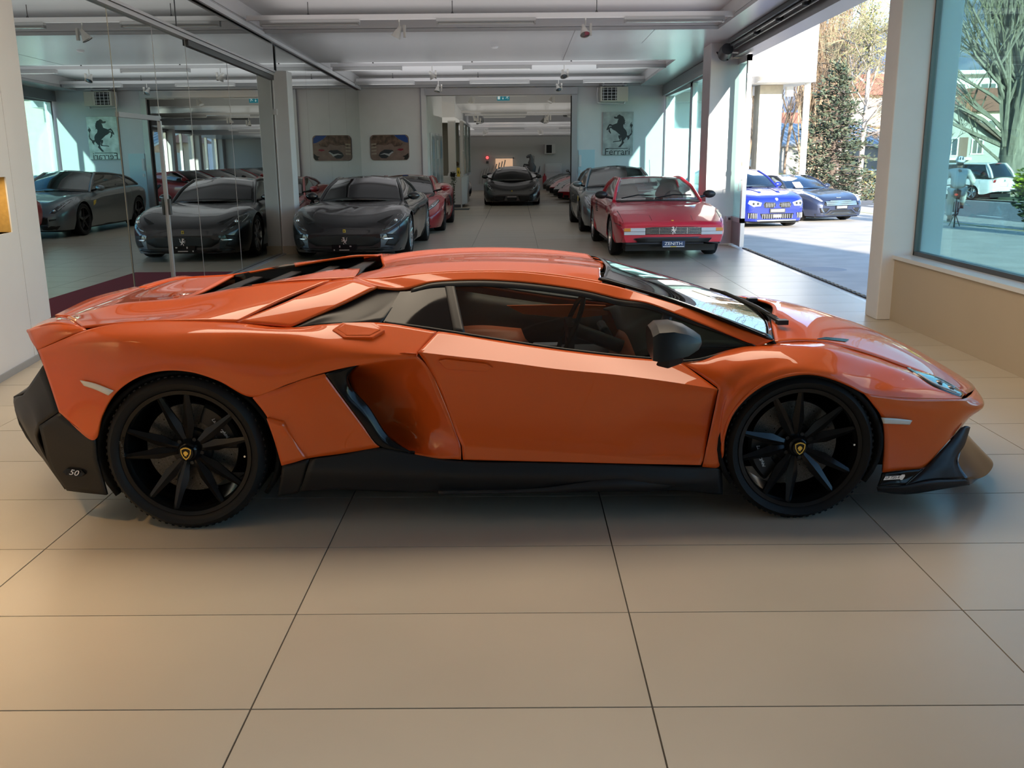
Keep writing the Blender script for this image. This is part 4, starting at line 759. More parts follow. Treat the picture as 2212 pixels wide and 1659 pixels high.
        patch('rear_window', [C1, bulge(C1, C0, .03), C0], g.get('rgl', gl))
        uc = g.get('uc', .78)
        for s in (1, -1):
            e = np.array([1, s, 1]); lo = [a0+(c0-a0)*t for t in np.linspace(0, 1, 7)]; dz = g.get('dzb', 0)
            lo = np.array([p+np.array([0, .02*sin(pi*t), dz*sin(pi*t)]) for p, t in zip(lo, np.linspace(0, 1, 7))])
            hi = np.array([a1+(c1-a1)*t+np.array([0, .015*sin(pi*t), g.get('rb', .012)*1.3*sin(pi*t)]) for t in np.linspace(0, 1, 7)])
            mid = (lo+hi)/2+np.array([0, .02, 0])
            L3 = [spl(q, 41)*e for q in (lo, mid, hi)]; i = int(40*uc)
            G = refine([q[:i+1] for q in L3], 8, 30); MB().grid(G, orient(G, (-1.2, 0, .6))).build('side_window', g.get('sgl', gl), root, smooth=60, solid=.006)
            if uc < .98: G = refine([q[i:] for q in L3], 8, 14); MB().grid(G, orient(G, (-1.2, 0, .6))).build('rear_pillar', c.paint, root, smooth=60, solid=.02)
            pm = g.get('pm', c.paint); r_ = g.get('pr', .028)
            MB().tube([q*e for q in spl(np.array([a0+np.array([.02, .0, -.02]), (a0+a1)/2+np.array([.03, .008, .03]), a1]), 10)], r_, 8).build('front_pillar', pm, root, smooth=60)
            MB().tube([q*e for q in spl(hi, 12)], r_*.9, 8).build('roof_edge', pm, root, smooth=60)
            MB().tube([q*e for q in spl(np.array([c1, (c1+c0)/2+np.array([-.03, .01, .03]), c0]), 8)], r_*1.1, 8).build('rear_pillar_edge', pm, root, smooth=60)
            mx = g.get('mx', g['xa']-.22); mz = g.get('mz', g['za']+.07); mw = g.get('mw', wa+.15)
            q = MB().ball((mx, s*mw, mz), (.07, .11, .068), 12, 8); mo = q.build('door_mirror', g.get('mm', c.paint), root, smooth=60)
            MB().tube([(mx+.02, s*(mw-.08), mz-.03), (mx+.04, s*(wa-.06), mz-.07)], .022, 6).build('mirror_arm', BLK_GLOSS, mo)
        b = MB(); b.add([(g['xa']+.1, -wa*.9, g['za']-.12), (g['xa']+.1, wa*.9, g['za']-.12), (g['xc']+.1, wc*.9, g['zc']-.14), (g['xc']+.1, -wc*.9, g['zc']-.14)], [(0, 1, 2, 3)]); b.span((g['xa']-.25, -wa*.88, g['za']-.16), (g['xa']+.25, wa*.88, g['za']-.03)); b.build('cabin', LEATHER_B, root)
        if seat:
            for s in (1, -1):
                q = MB().ball((g['xa']-1.05, s*.37, g['za']-.02), (.10, .24, .30), 14, 10); q.ball((g['xa']-1.08, s*.37, g['za']+.24), (.07, .15, .11), 12, 8); q.build('seat', seat, root, smooth=60)
            MB().lathe([(.17, -.012), (.185, 0), (.17, .012), (.155, 0)], (g['xa']-.45, .36, g['za']-.02), (-.9, 0, .4), 24, close=True).build('steering_wheel', LEATHER_B, root, smooth=40)
        m = MB(); m.span((g['xt']+.05, -.11, zr-.12), (g['xt']+.09, .11, zr-.05)); m.build('inner_mirror', BLK_SATIN, root, bevel=.01)
    def patch(c, poly, name, m, view='front', off=.006, th=.012, par=None, sub=3, both=False, bev=0.):
        """outline drawn on the body skin: (y,z) from the front, (x,z) from the side, (x,y) from above"""
        res = []
        for s in ((1, -1) if both else (1,)):
            P = np.array(poly, float)
            if both and view != 'side': P = P*np.array([s, 1]) if view == 'front' else P*np.array([1, s])
            Q = []
            for i in range(len(P)):
                a, b = P[i], P[(i+1) % len(P)]; Q += [a+(b-a)*t/sub for t in range(sub)]
            Q = np.array(Q); ce = Q.mean(0); k = len(Q); v = []; 
            d = {'front': Vector((-1, 0, 0)), 'rear': Vector((1, 0, 0)), 'side': Vector((0, -s, 0)), 'top': Vector((0, 0, -1))}[view]; rings = [1., .66, .33, 0.]
            last = None
            for f in rings:
                for p in (Q if f > 0 else [ce]):
                    q = ce+(p-ce)*f
                    o = {'front': Vector((4, q[0], q[1])), 'rear': Vector((-9, q[0], q[1])), 'side': Vector((q[0], s*3, q[1])), 'top': Vector((q[0], q[1], 3))}[view]
                    h = c.bvh.ray_cast(o, d)
                    if h[0] is None: h = c.bvh.find_nearest(o+d*(2.2 if view != 'top' else 2))
                    v.append(h[0]-d*off)
            fcs = [(r*k+i, r*k+(i+1) % k, (r+1)*k+(i+1) % k, (r+1)*k+i) for r in range(2) for i in range(k)]+[(2*k+i, 2*k+(i+1) % k, 3*k) for i in range(k)]
            n0 = (v[1]-v[0]).cross(v[k]-v[0])
            if n0.dot(d) > 0: fcs = [q[::-1] for q in fcs]
            res.append(MB().add(v, fcs).build(name, m, par or c.root, smooth=50, solid=th, bevel=bev))
        return res
    def hit(c, y, z, view='front'):
        h = c.bvh.ray_cast(Vector((4, y, z)), Vector((-1, 0, 0))); return h[0] if h[0] is not None else Vector((.9, y, z))
    def plate(c, z, w, h, txt, m, tm, size, extra=None):
        p = c.hit(0, z); pl = MB().box((p.x+.025, 0, z), (.02, w, h)).build('number_plate', m, c.root, bevel=.004)
        if txt: lettering(txt, size, tm, frame((p.x+.036, 0, z), (0, 1, 0), (0, 0, 1)), pl, 'plate_lettering', .001, sx=1.35)
        return pl
    def place(c, x, y, ang, z=0.): c.root.location = (x, y, z); c.root.rotation_euler = (0, 0, radians(ang)); return c
def horse(par, o, ux, uy, s, m, name='horse_emblem', depth=.008, flip=1): return flat(HORSE2D, o, ux, uy, s, depth, name, m, par, flip)
# ---- black front-engined coupe
def gt_black():
    c = Car('coupe', 'black long-nosed coupe facing the camera next to the left pillar', P_BLACK,
        top=[(-3.67, .84), (-3.3, .93), (-2.6, .96), (-1.2, .93), (-.75, .885), (-.2, .82), (.4, .72), (.75, .62), (.93, .50), (.985, .42)],
        crest=[(-3.67, .80), (-3.2, .93), (-2.7, .96), (-1.5, .90), (-.6, .86), (0, .83), (.45, .745), (.75, .62), (.985, .42)],
        belt=[(-3.67, .72), (-3., .84), (-2.4, .84), (-1.4, .80), (-.5, .74), (0, .74), (.5, .62), (.8, .53), (.985, .42)],
        plan=[(-3.67, .62), (-3.5, .82), (-3.2, .93), (-2.7, .975), (-1.4, .93), (-.5, .95), (0, .965), (.4, .945), (.7, .865), (.9, .72), (.985, .58)],
        low=[(-3.67, .40), (-3.3, .22), (-2.4, .15), (-.4, .14), (.5, .13), (.985, .14)], wb=2.72, R=(.345, .355), tw=(.275, .315), rim=SILVERW, nsp=10,
        gh=dict(xa=-.78, wa=.735, za=.86, xac=-.55, zac=.895, xt=-1.52, wr=.56, zr=1.215, z=1.272, xr=-2.15, xc=-3.05, wc=.70, zc=.93, xcc=-3.15, zcc=.985, uc=.66, mm=P_BLACK, mx=-.95, mz=.94, mw=.90, bow=.12),
        gl=CARDK)
    B = c.patch
    B([(-.62, .41), (.62, .41), (.56, .30), (.44, .235), (-.44, .235), (-.56, .30)], 'grille', GRILLE)
    B([(.66, .43), (.80, .41), (.86, .32), (.78, .22), (.64, .25), (.70, .34)], 'side_intake', GRILLE, both=True)
    B([(.60, .36), (.76, .355), (.77, .34), (.62, .335)], 'intake_blade', CHROME, both=True, off=.012)
    hl = B([(.60, .475), (.70, .50), (.84, .58), (.915, .70), (.88, .735), (.80, .70), (.72, .60)], 'headlamp', LAMPB, both=True, off=.004)
    for i, s in enumerate((1, -1)):
        p = c.hit(s*.79, .62); q = MB(); q.ball(p+Vector((.01, 0, 0)), .032, 12, 8); q.build('lamp_lens', CHROME, hl[i], smooth=60)
        q = MB(); q.tube([c.hit(s*y, z)+Vector((.012, 0, .004)) for y, z in ((.86, .60), (.895, .66), (.90, .70))], .006, 5); q.build('daylight_strip', HORSE, hl[i])
    B([(.50, .60), (.58, .64), (.74, .70), (.70, .66), (.60, .585)], 'bonnet_duct', GRILLE, both=True)
    B([(-.86, .17), (-.5, .195), (.5, .195), (.86, .17), (.84, .145), (-.84, .145)], 'lip', BLK_GLOSS, off=.03, th=.03)
    p = c.hit(0, .47); q = MB().box(p+Vector((.008, 0, 0)), (.012, .042, .055)).build('nose_badge', YEL, c.root, bevel=.004); horse(q, p+Vector((.015, 0, 0)), (0, 1, 0), (0, 0, 1), .038, GRILLE, depth=.002)
    p = c.hit(0, .33); horse(c.root, p+Vector((.012, 0, -.01)), (0, 1, 0), (0, 0, 1), .125, HORSE)
    pl = c.plate(.215, .40, .10, '', BLK_GLOSS, HORSE, .05); q = MB(); x = c.hit(0, .215).x+.037
    for y, z, w, h in ((-.07, .02, .02, .03), (.10, .022, .03, .018), (-.16, -.035, .02, .02), (0, -.036, .16, .012)): q.box((x, y, .215+z), (.003, w, h))
    q.build('plate_lettering', HORSE, pl); return c
c812 = gt_black().place(-2.71, 16.03, -90.5)
# ---- red wedge coupe with pop-up lamps
def wedge_red():
    c = Car('wedge_coupe', 'red angular wedge coupe with pop-up lamps and a blue ZENITH plate', P_RED,
        top=[(-3.58, .86), (-3.4, .90), (-2.3, .93), (-1.15, .90), (-.62, .865), (0, .80), (.5, .705), (.80, .62), (.905, .575), (.925, .545)],
        crest=[(-3.58, .84), (-3.3, .90), (-2.3, .93), (-1.15, .885), (-.62, .85), (0, .79), (.5, .70), (.80, .612), (.905, .57), (.925, .54)],
        belt=[(-3.58, .74), (-3.2, .83), (-2.2, .84), (-.6, .80), (0, .76), (.5, .675), (.85, .575), (.925, .525)],
        plan=[(-3.58, .78), (-3.45, .84), (-2.65, .895), (-1.3, .875), (0, .885), (.5, .86), (.80, .82), (.89, .79), (.925, .765)],
        low=[(-3.58, .42), (-3.2, .30), (-2.2, .24), (-.5, .22), (.45, .24), (.8, .27), (.925, .28)], wb=2.65, R=(.315, .325), tw=(.205, .235), rim=SILVERW, nsp=5, tuck=.955,
        gh=dict(xa=-.60, wa=.735, za=.865, xac=-.46, zac=.875, xt=-1.35, wr=.55, zr=1.195, z=1.232, xr=-2.0, xc=-2.72, wc=.66, zc=.93, xcc=-2.75, zcc=.95, uc=.80, mm=BLK_SATIN, mx=-.78, mz=.945, mw=.93, pr=.03, bow=.05),
        gl=glass('clear_windscreen', (.86, .90, .90), .04, top=.6), seat=BEIGEL)
    B = c.patch
    B([(-.80, .515), (.80, .515), (.765, .40), (-.765, .40)], 'lamp_band', GRILLE, off=.004)
    x = c.hit(0, .45).x+.012; g = MB()
    for z in (.415, .437, .459, .481, .503): g.box((x+.006, 0, z), (.010, .86, .006))
    for y in (-.215, 0, .215): g.box((x+.007, y, .459), (.012, .006, .10))
    gr = g.build('grille_bars', CHROME, c.root)
    horse(gr, (x+.016, 0, .462), (0, 1, 0), (0, 0, 1), .12, HORSE)
    for s in (1, -1):
        q = MB().box((x+.002, s*.60, .475), (.02, .33, .055)); q2 = q.build('indicator', LENS, c.root, bevel=.004)
        MB().box((x+.006, s*.715, .476), (.02, .105, .05)).build('amber_lens', AMBER, q2, bevel=.003)
        MB().box((x+.002, s*.60, .42), (.022, .33, .048)).build('driving_lamp', LENS, c.root, bevel=.004)
    xb = c.hit(0, .32).x
    B([(-.78, .36), (.78, .36), (.80, .23), (.72, .215), (-.72, .215), (-.80, .23)], 'lower_bumper', mat('bumper_grey', (.06, .062, .07), .5), off=.012, th=.03)
    B([(-.60, .345), (.60, .345), (.55, .285), (-.55, .285)], 'lower_grille', GRILLE, off=.045)
    for s in (1, -1):
        B([(.30, s*.80), (.30, s*.79), (.86, s*.765), (.86, s*.775)], 'bonnet_seam', GRILLE, 'top', off=.0015, th=.002)
        B([(.62, s*.33), (.62, s*.325), (.82, s*.315), (.82, s*.32)], 'lamp_lid_seam', GRILLE, 'top', off=.002, th=.003)
    q = MB().box(c.hit(0, .60)+Vector((-.02, 0, .008)), (.05, .035, .012)).build('nose_badge', YEL, c.root, bevel=.003)
    B([(.922, .53), (.80, .555), (.45, .56), (.45, .552), (.80, .547), (.922, .522)], 'waist_seam', GRILLE, 'side', off=.001, both=True, th=.002)
    for k in range(6):
        z = .62+k*.032; B([(-2.02-k*.01, z), (-1.78-k*.015, z), (-1.78-k*.015, z+.018), (-2.02-k*.01, z+.018)], 'side_strake', GRILLE, 'side', off=.004, both=True)
    pl = MB().box((xb+.06, 0, .255), (.02, .36, .105)).build('number_plate', PLATEB, c.root, bevel=.004)
    MB().box((xb+.0705, 0, .255), (.004, .345, .092)).build('plate_face', mat('plate_face_blue', (.02, .05, .13), .3), pl)
    lettering('ZENITH', .068, WHITEP, frame((xb+.074, 0, .262), (0, 1, 0), (0, 0, 1)), pl, 'plate_lettering', .001, sx=1.18)
    m = MB(); m.box((xb+.073, 0, .217), (.003, .33, .010)); m.build('plate_line', WHITEP, pl); MB().box((xb+.0735, .0, .217), (.004, .09, .011)).build('plate_flag', YEL, pl)
    for y0, y1 in ((-.05, .58), (-.62, -.05)):
        MB().tube([(-.50, y0, .895), (-.57, (y0+y1)/2, .945), (-.60, y1, .935)], .010, 6).build('wiper', BLK_MATT, c.root)
    B([(-.62, .70), (-.44, .70), (-.40, 0), (-.44, -.70), (-.62, -.70), (-.56, 0)], 'cowl', BLK_SATIN, 'top', off=.012)
    MB().tube([(-1.42, 0, 1.24), (-1.50, .0, 1.52)], .004, 5).build('aerial', BLK_SATIN, c.root); return c
mond = wedge_red().place(2.42, 15.72, -88.6)
# ---- slate grey shooting brake
def brake_grey():
    c = Car('shooting_brake', 'slate grey shooting-brake coupe parked behind the red wedge coupe', P_GREY,
        top=[(-3.9, .98), (-3.5, 1.03), (-1.2, .98), (-.8, .945), (-.2, .88), (.4, .77), (.75, .66), (.90, .56), (.955, .47)],
        crest=[(-3.9, .95), (-3.4, 1.0), (-1.2, .94), (-.7, .90), (0, .865), (.45, .775), (.75, .66), (.955, .46)],
        belt=[(-3.9, .86), (-3., .92), (-1.2, .86), (-.5, .80), (0, .78), (.5, .66), (.8, .55), (.955, .44)],
        plan=[(-3.9, .70), (-3.7, .86), (-3.0, .965), (-1.4, .92), (-.4, .94), (0, .955), (.4, .935), (.7, .86), (.88, .73), (.955, .60)],
        low=[(-3.9, .42), (-3.5, .26), (-2.6, .18), (-.4, .17), (.5, .16), (.955, .17)], wb=2.99, R=(.345, .355), tw=(.245, .295), rim=DARKW, nsp=5,
        gh=dict(xa=-.80, wa=.75, za=.91, xac=-.62, zac=.955, xt=-1.50, wr=.58, zr=1.31, z=1.375, xr=-2.9, zr2=1.24, zt2=1.30, xc=-3.6, wc=.70, zc=1.0, xcc=-3.72, zcc=1.04, uc=.80, mx=-.95, mz=.985, mw=.92, bow=.10),
        gl=CARGL, seat=LEATHER_B)
    B = c.patch
    B([(-.60, .44), (.60, .44), (.56, .30), (-.56, .30)], 'grille', GRILLE); B([(.62, .40), (.74, .41), (.74, .385), (.62, .36)], 'grille_wing', DARKW, both=True, off=.01)
    B([(.42, .27), (.78, .26), (.72, .18), (.48, .18)], 'lower_intake', GRILLE, both=True)
    hl = B([(.62, .53), (.72, .52), (.80, .60), (.885, .78), (.86, .82), (.80, .78), (.70, .64)], 'headlamp', LAMPB, both=True)
    for i, s in enumerate((1, -1)):
        MB().tube([c.hit(s*y, z)+Vector((.012, 0, .004)) for y, z in ((.76, .58), (.81, .66), (.855, .75))], .010, 6).build('lamp_strip', LENS, hl[i]); MB().ball(c.hit(s*.70, .57)+Vector((.01, 0, 0)), .03, 10, 6).build('lamp_lens', CHROME, hl[i], smooth=60)
    p = c.hit(0, .37); horse(c.root, p+Vector((.012, 0, 0)), (0, 1, 0), (0, 0, 1), .11, HORSE); q = MB().box(c.hit(0, .55)+Vector((.006, 0, .004)), (.014, .04, .05)).build('nose_badge', YEL, c.root)
    B([(-.62, .66), (-.50, .62), (-.52, .72), (-.66, .74)], 'wing_badge', YEL, 'side', both=True)
    return c
cff = brake_grey().place(2.33, 20.80, -89.5)
# ---- mid-engined berlinettas: red, black and the row in the second hall
def mid(name, label, p, group=None, gl=CARDK, rim=SILVERW):
    c = Car(name, label, p,
        top=[(-3.45, .86), (-3.3, .92), (-2.4, .98), (-1.2, .90), (-.35, .80), (.2, .70), (.6, .60), (.95, .48), (1.10, .38)],
        crest=[(-3.45, .84), (-3.2, .93), (-2.6, .98), (-1.5, .86), (-.5, .80), (0, .80), (.4, .71), (.75, .58), (1.10, .37)],
        belt=[(-3.45, .72), (-3.0, .86), (-2.4, .88), (-1.5, .74), (-.5, .72), (0, .72), (.5, .58), (.85, .46), (1.10, .34)],
        plan=[(-3.45, .72), (-3.3, .86), (-2.65, .975), (-1.4, .93), (-.5, .94), (0, .955), (.4, .945), (.75, .88), (1.0, .74), (1.10, .58)],
        low=[(-3.45, .40), (-3.1, .24), (-2.2, .14), (-.4, .13), (.6, .12), (1.10, .13)], wb=2.65, R=(.335, .35), tw=(.245, .305), rim=rim, nsp=5,
        gh=dict(xa=-.30, wa=.73, za=.79, xac=-.02, zac=.80, xt=-1.15, wr=.54, zr=1.15, z=1.205, xr=-1.65, xc=-2.9, wc=.55, zc=.98, xcc=-3.0, zcc=1.0, uc=.55, mx=-.42, mz=.92, mw=.93, bow=.14), gl=gl, group=group)
    B = c.patch
    B([(.20, .33), (.62, .34), (.70, .26), (.60, .18), (.26, .18)], 'front_intake', GRILLE, both=True); B([(-.18, .26), (.18, .26), (.14, .17), (-.14, .17)], 'centre_grille', GRILLE)
    B([(-.84, .16), (-.4, .175), (.4, .175), (.84, .16), (.82, .13), (-.82, .13)], 'lip', BLK_GLOSS, off=.02, th=.03)
    hl = B([(.56, .475), (.66, .49), (.80, .58), (.885, .70), (.86, .735), (.76, .66), (.64, .55)], 'headlamp', LAMPB, both=True)
    for i, s in enumerate((1, -1)):
        MB().ball(c.hit(s*.73, .57)+Vector((.01, 0, 0)), .03, 10, 6).build('lamp_lens', CHROME, hl[i], smooth=60); MB().tube([c.hit(s*y, z)+Vector((.014, 0, .004)) for y, z in ((.66, .505), (.76, .57), (.84, .67))], .009, 5).build('lamp_strip', LENS, hl[i])
    MB().box(c.hit(0, .47)+Vector((.006, 0, .006)), (.014, .04, .05)).build('nose_badge', YEL, c.root)
    B([(-2.15, .62), (-1.65, .74), (-1.55, .70), (-1.9, .45), (-2.15, .45)], 'side_scoop', GRILLE, 'side', both=True)
    B([(-.05, .74), (.22, .72), (.30, .60), (.05, .66)], 'bonnet_duct', BLK_SATIN, 'top', both=True)
    return c
c488 = mid('berlinetta', 'red mid-engined coupe half hidden behind the black long-nosed coupe', P_RED2, rim=DARKW).place(-2.52, 21.35, -90)
f8 = mid('berlinetta', 'black mid-engined coupe facing the camera in the middle of the second hall', P_BLACK).place(-.12, 32.9, -90)
q = MB().box((1.12, 0, .30), (.02, .30, .03)).build('plate_bar', STEEL, f8.root)
mid('berlinetta', 'black coupe whose roof shows above the coupe in the middle of the second hall', P_BLACK).place(-.10, 38.0, -90, .0)
mid('berlinetta', 'black coupe behind the white reception cubicle, showing one bright headlamp', P_BLACK).place(-2.75, 37.4, -72)
rw = [('grey', P_DGREY, 'dark grey nose nearest the opening in the slanted row'), ('red', P_RED2, 'red nose, first red one of the slanted row in the second hall'), ('dark', P_DGREY, 'dark nose between two red cars in the slanted row'), ('red', P_RED2, 'second red nose of the slanted row, behind the dark one'), ('grey', P_GREY, 'pale grey nose at the far end of the slanted row')]
proto = {}
for k, (nm, p, lb) in enumerate([rw[1], rw[2], rw[3], rw[0], rw[4]]):
    lb = ['red coupe nearest the opening in the slanted row of the second hall', 'dark grey coupe second from the opening in the slanted row', 'red coupe third from the opening in the slanted row', 'anthracite coupe fourth from the opening in the slanted row', 'slate grey coupe at the far end of the slanted row'][k]
    c = mid('parked_coupe', lb, p, group='slanted row of coupes in the second hall'); c.place(2.75-.06*k, 34.2+2.5*k, -152, 0)
# ================================================================== fixtures of the hall
GREYL = mat('lamp_body_grey', (.40, .40, .40), .4); TUBEW = mat('lamp_diffuser', (.62, .62, .60), .25); WIRE = mat('hanger_wire', (.05, .05, .05), .6); SPOTW = mat('spot_white', (.62, .60, .56), .4); SPOTG = mat('spot_glass', (.45, .46, .48), .08, .8)
pos = ['left', 'middle', 'right']
def lamp_row(y, z, xs_, w, row, trunk=(-3.9, 3.2), g=''):
    tr = MB().span((trunk[0], y-.03, z+.055), (trunk[1], y+.03, z+.125)); t = thing('light_track', 'white ceiling track carrying the %s row of tube lamps' % row, 'track'); tr.build('track', CEIL2, t)
    q = MB(); h = cz(y)+.27
    for x in np.arange(trunk[0]+.9, trunk[1], 2.1): q.cyl((x, y, z+.12), (x, y, h if y < 25 else z+.4), .006, n=5); q.cyl((x, y, z+.12), (x, y, z+.16), .025, .006, 8)
    q.build('hanger', WIRE, t)
    for k, x in enumerate(xs_):
        l = thing('tube_lamp', 'unlit grey tube lamp, %s one of the %s row' % (pos[k], row), 'lamp', (x, y, z), group='tube lamps under the ceiling')
        MB().span((-w/2, -.045, 0), (w/2, .045, .055)).build('housing', GREYL, l, bevel=.004)
        MB().span((-w/2+.02, -.035, -.022), (w/2-.02, .035, 0)).build('diffuser', TUBEW, l, bevel=.008)
        MB().span((-w/2-.006, -.047, -.024), (-w/2+.02, .047, .057)).build('end_cap', GREYL, l); MB().span((w/2-.02, -.047, -.024), (w/2+.006, .047, .057)).build('end_cap', GREYL, l)
lamp_row(14.6, 3.50, (-2.98, -.41, 2.33), 1.44, 'nearest')
lamp_row(21.0, 3.415, (-3.12, -.37, 2.47), 1.46, 'second')
lamp_row(24.3, 3.365, (-3.2, -.37, 2.42), 1.46, 'third')
def spot(x, y, z, aim, label, grp='spotlights on the ceiling tracks'):
    t = thing('spotlight', label, 'spotlight', (x, y, z), group=grp); a = Vector(aim).normalized()
    MB().cyl((0, 0, .09), (0, 0, -.01), .010, n=6).build('stem', SPOTW, t)
    MB().box((.075, 0, -.075), (.035, .06, .17)).build('driver_box', SPOTW, t, bevel=.004)
    MB().lathe([(.0, -.085), (.028, -.083), (.030, -.03), (.038, -.02), (.072, .075), (.078, .085), (.070, .082)], (-.02, 0, -.08), a, 18).build('shade', SPOTW, t, smooth=50)
    MB().lathe([(.070, .076), (.03, .082), (0, .084)], (-.02, 0, -.08), a, 16).build('lens', SPOTG, t, smooth=50); return t
spot(1.04, 14.6, 3.465, (.15, -.6, -1), 'white spotlight between the middle and right lamps of the nearest row')
spot(-1.68, 14.6, 3.465, (-.5, .1, -1), 'white spotlight between the left and middle lamps of the nearest row')
spot(-1.55, 11.2, 3.62, (-.5, .1, -1), 'white spotlight cut by the top of the picture, left of its middle')
spot(.98, 11.2, 3.62, (.2, -.6, -1), 'white spotlight cut by the top of the picture, right of its middle')
spot(-1.75, 21.0, 3.38, (.6, .1, -1), 'tilted white spotlight between left and middle lamps of the second row')
spot(1.05, 21.0, 3.38, (.2, -.7, -1), 'white spotlight between middle and right lamps of the second row')
spot(-1.88, 24.3, 3.33, (-.2, -.3, -1), 'white spotlight above the left end of the wide opening')
spot(1.08, 24.3, 3.33, (.3, -.6, -1), 'white spotlight above the right end of the wide opening')
# smoke detector discs
for x, y in ((-.6, 12.6), (-.35, 17.5)): tag(MB().lathe([(0, -.03), (.05, -.028), (.07, 0)], (x, y, cz(y)+(.27 if y < 15 else 0)), (0, 0, 1), 20).build('smoke_detector', WALLW, smooth=40), 'small white disc detector on the %s' % ('near coffer ceiling' if y < 15 else 'broad ceiling beam'), 'detector')
# red carpet along the mirrors
tag(MB().span((-3.92, 9.0, 0), (-2.48, 13.65, .012)).build('carpet_runner', mat('carmine_carpet', (.20, .012, .03), .95, noise=.25, nscale=90)), 'dark carmine carpet runner along the mirrors behind the orange supercar', 'carpet')
# horse plaque
t = thing('wall_plaque', 'brushed metal plaque with a black rearing horse and lettering on the back wall', 'plaque', (2.655, 25.19, 2.148))
MB().box((0, -.012, 0), (.79, .024, 1.075)).build('plate', mat('brushed_plaque', (.36, .38, .40), .35, .7, noise=.35, nscale=5), t, bevel=.004)
HB = [(.07, .42), (.13, .45), (.17, .42), (.22, .40), (.27, .36), (.25, .35), (.30, .31), (.27, .31), (.31, .26), (.28, .26), (.31, .21), (.28, .21), (.30, .15), (.26, .17), (.24, .12), (.26, .06), (.33, -.01), (.36, -.08), (.36, -.16), (.34, -.22), (.28, -.29), (.25, -.31), (.28, -.37), (.17, -.50), (.10, -.50), (.20, -.38), (.21, -.32), (.18, -.27), (.19, -.20), (.17, -.25), (.19, -.33), (.00, -.345), (-.06, -.36), (-.05, -.33), (.02, -.32), (.13, -.31), (.15, -.29), (.11, -.22), (.10, -.16), (.16, -.15), (.02, -.03), (-.08, .02), (-.10, .05), (-.15, .06), (-.16, .01), (-.12, -.08), (-.13, -.11), (-.19, -.04), (-.20, .06), (-.14, .10), (-.10, .10), (-.11, .12), (-.17, .12), (-.21, .0), (-.26, .0), (-.24, .06), (-.20, .14), (-.16, .18), (-.08, .15), (-.02, .17), (.06, .20), (.08, .28), (.10, .32), (-.01, .33), (-.04, .36), (-.03, .39), (.05, .38)]
TL = [(.35, -.16), (.42, -.16), (.49, -.08), (.48, .03), (.46, .11), (.44, .09), (.45, .17), (.52, .25), (.46, .14), (.50, .19), (.53, .13), (.49, .05), (.52, -.05), (.50, -.13), (.44, -.19), (.44, -.23), (.38, -.31), (.38, -.24), (.35, -.2)]
def plq(poly, nm):
    flat([(x-.09, y+.045) for x, y in poly], (0, -.0245, .05), (1, 0, 0), (0, 0, 1), .86, .002, nm, mat('plaque_black', (.012, .014, .018), .45), t)
for p_, nm in ((HB, 'horse_figure'), (TL, 'horse_tail')):
    m = MB(); pts_ = [((x-.09)*.86, -.0265, (y+.045)*.86+.05) for x, y in p_]; m.add(pts_+[(a, -.024, c_) for a, b, c_ in pts_], [tuple(range(len(pts_)))]+[(i, (i+1) % len(pts_), len(pts_)+(i+1) % len(pts_), len(pts_)+i) for i in range(len(pts_))]); m.build(nm, mat('plaque_black', (.012, .014, .018), .45), t)
lettering('Ferrari', .235, MATS['plaque_black'], frame((-.01, -.027, -.46), (1, 0, 0), (0, 0, 1)), t, 'plaque_lettering', .001, sx=1.02)
MB().box((-.02, -.026, -.372), (.56, .003, .016)).build('lettering_bar', MATS['plaque_black'], t)
# poster with rocks and two cars
t = thing('wall_poster', 'rounded landscape poster of two cars before red rocks, on the back wall', 'poster', (-3.25, 25.19, 1.85))
def rr(w, h, r, n=6): return [(sx*(w/2-r)+r*cos(a), sy*(h/2-r)+r*sin(a)) for sx, sy, a0 in ((1, 1, 0), (-1, 1, pi/2), (-1, -1, pi), (1, -1, 3*pi/2)) for a in [a0+pi/2*i/n for i in range(n+1)]]
def prt(poly, nm, m, d):
    k = len(poly); MB().add([(x, -d, y) for x, y in poly]+[(x, -d+.004, y) for x, y in poly], [tuple(range(k)), tuple(range(2*k-1, k-1, -1))]+[(i, k+i, k+(i+1) % k, (i+1) % k) for i in range(k)]).build(nm, m, t)
rock = mat('print_rock', (.20, .12, .085), .35, noise=.75, nscale=9); prt(rr(1.0, .64, .1), 'print_ground', mat('print_sand', (.25, .17, .14), .3, noise=.25, nscale=6), .012)
prt([(.12, .31), (.40, .31), (.47, .24), (.48, .12), (.40, .13), (.30, .18), (.22, .22)], 'print_sky', mat('print_blue', (.015, .06, .24), .3), .0135)
prt([(-.48, .22), (-.42, .30), (.10, .31), (.22, .22), (.34, .10), (.30, .04), (.12, .02), (.05, .10), (-.12, .05), (-.30, .08), (-.40, .02), (-.48, .08)], 'print_rocks', rock, .0145)
prt([(-.30, -.20), (-.26, -.12), (-.14, -.05), (.06, -.06), (.10, -.10), (-.04, -.22), (-.10, -.27), (-.22, -.27)], 'print_car', mat('print_dark', (.02, .025, .03), .3), .0155)
prt([(-.27, -.18), (-.14, -.17), (-.02, -.22), (.02, -.17), (.10, -.11), (.06, -.10), (-.03, -.16), (-.15, -.14)], 'print_stripe', mat('print_silver', (.42, .43, .44), .3), .0165)
prt([(.18, -.06), (.24, -.03), (.34, -.03), (.36, -.06), (.28, -.085)], 'print_red_car', mat('print_red', (.22, .015, .03), .3), .0155)
prt([(.48, -.14), (.40, -.20), (.32, -.22), (.38, -.25), (.36, -.30), (.44, -.31), (.485, -.24)], 'print_shrub', mat('print_black', (.008, .01, .008), .3), .0165)
for z in (.10, .02, -.06, -.14): prt([(-.48, z), (-.35, z+.01), (-.35, z-.03), (-.48, z-.04)], 'print_glint', mat('print_pale', (.34, .28, .22), .3), .0165)
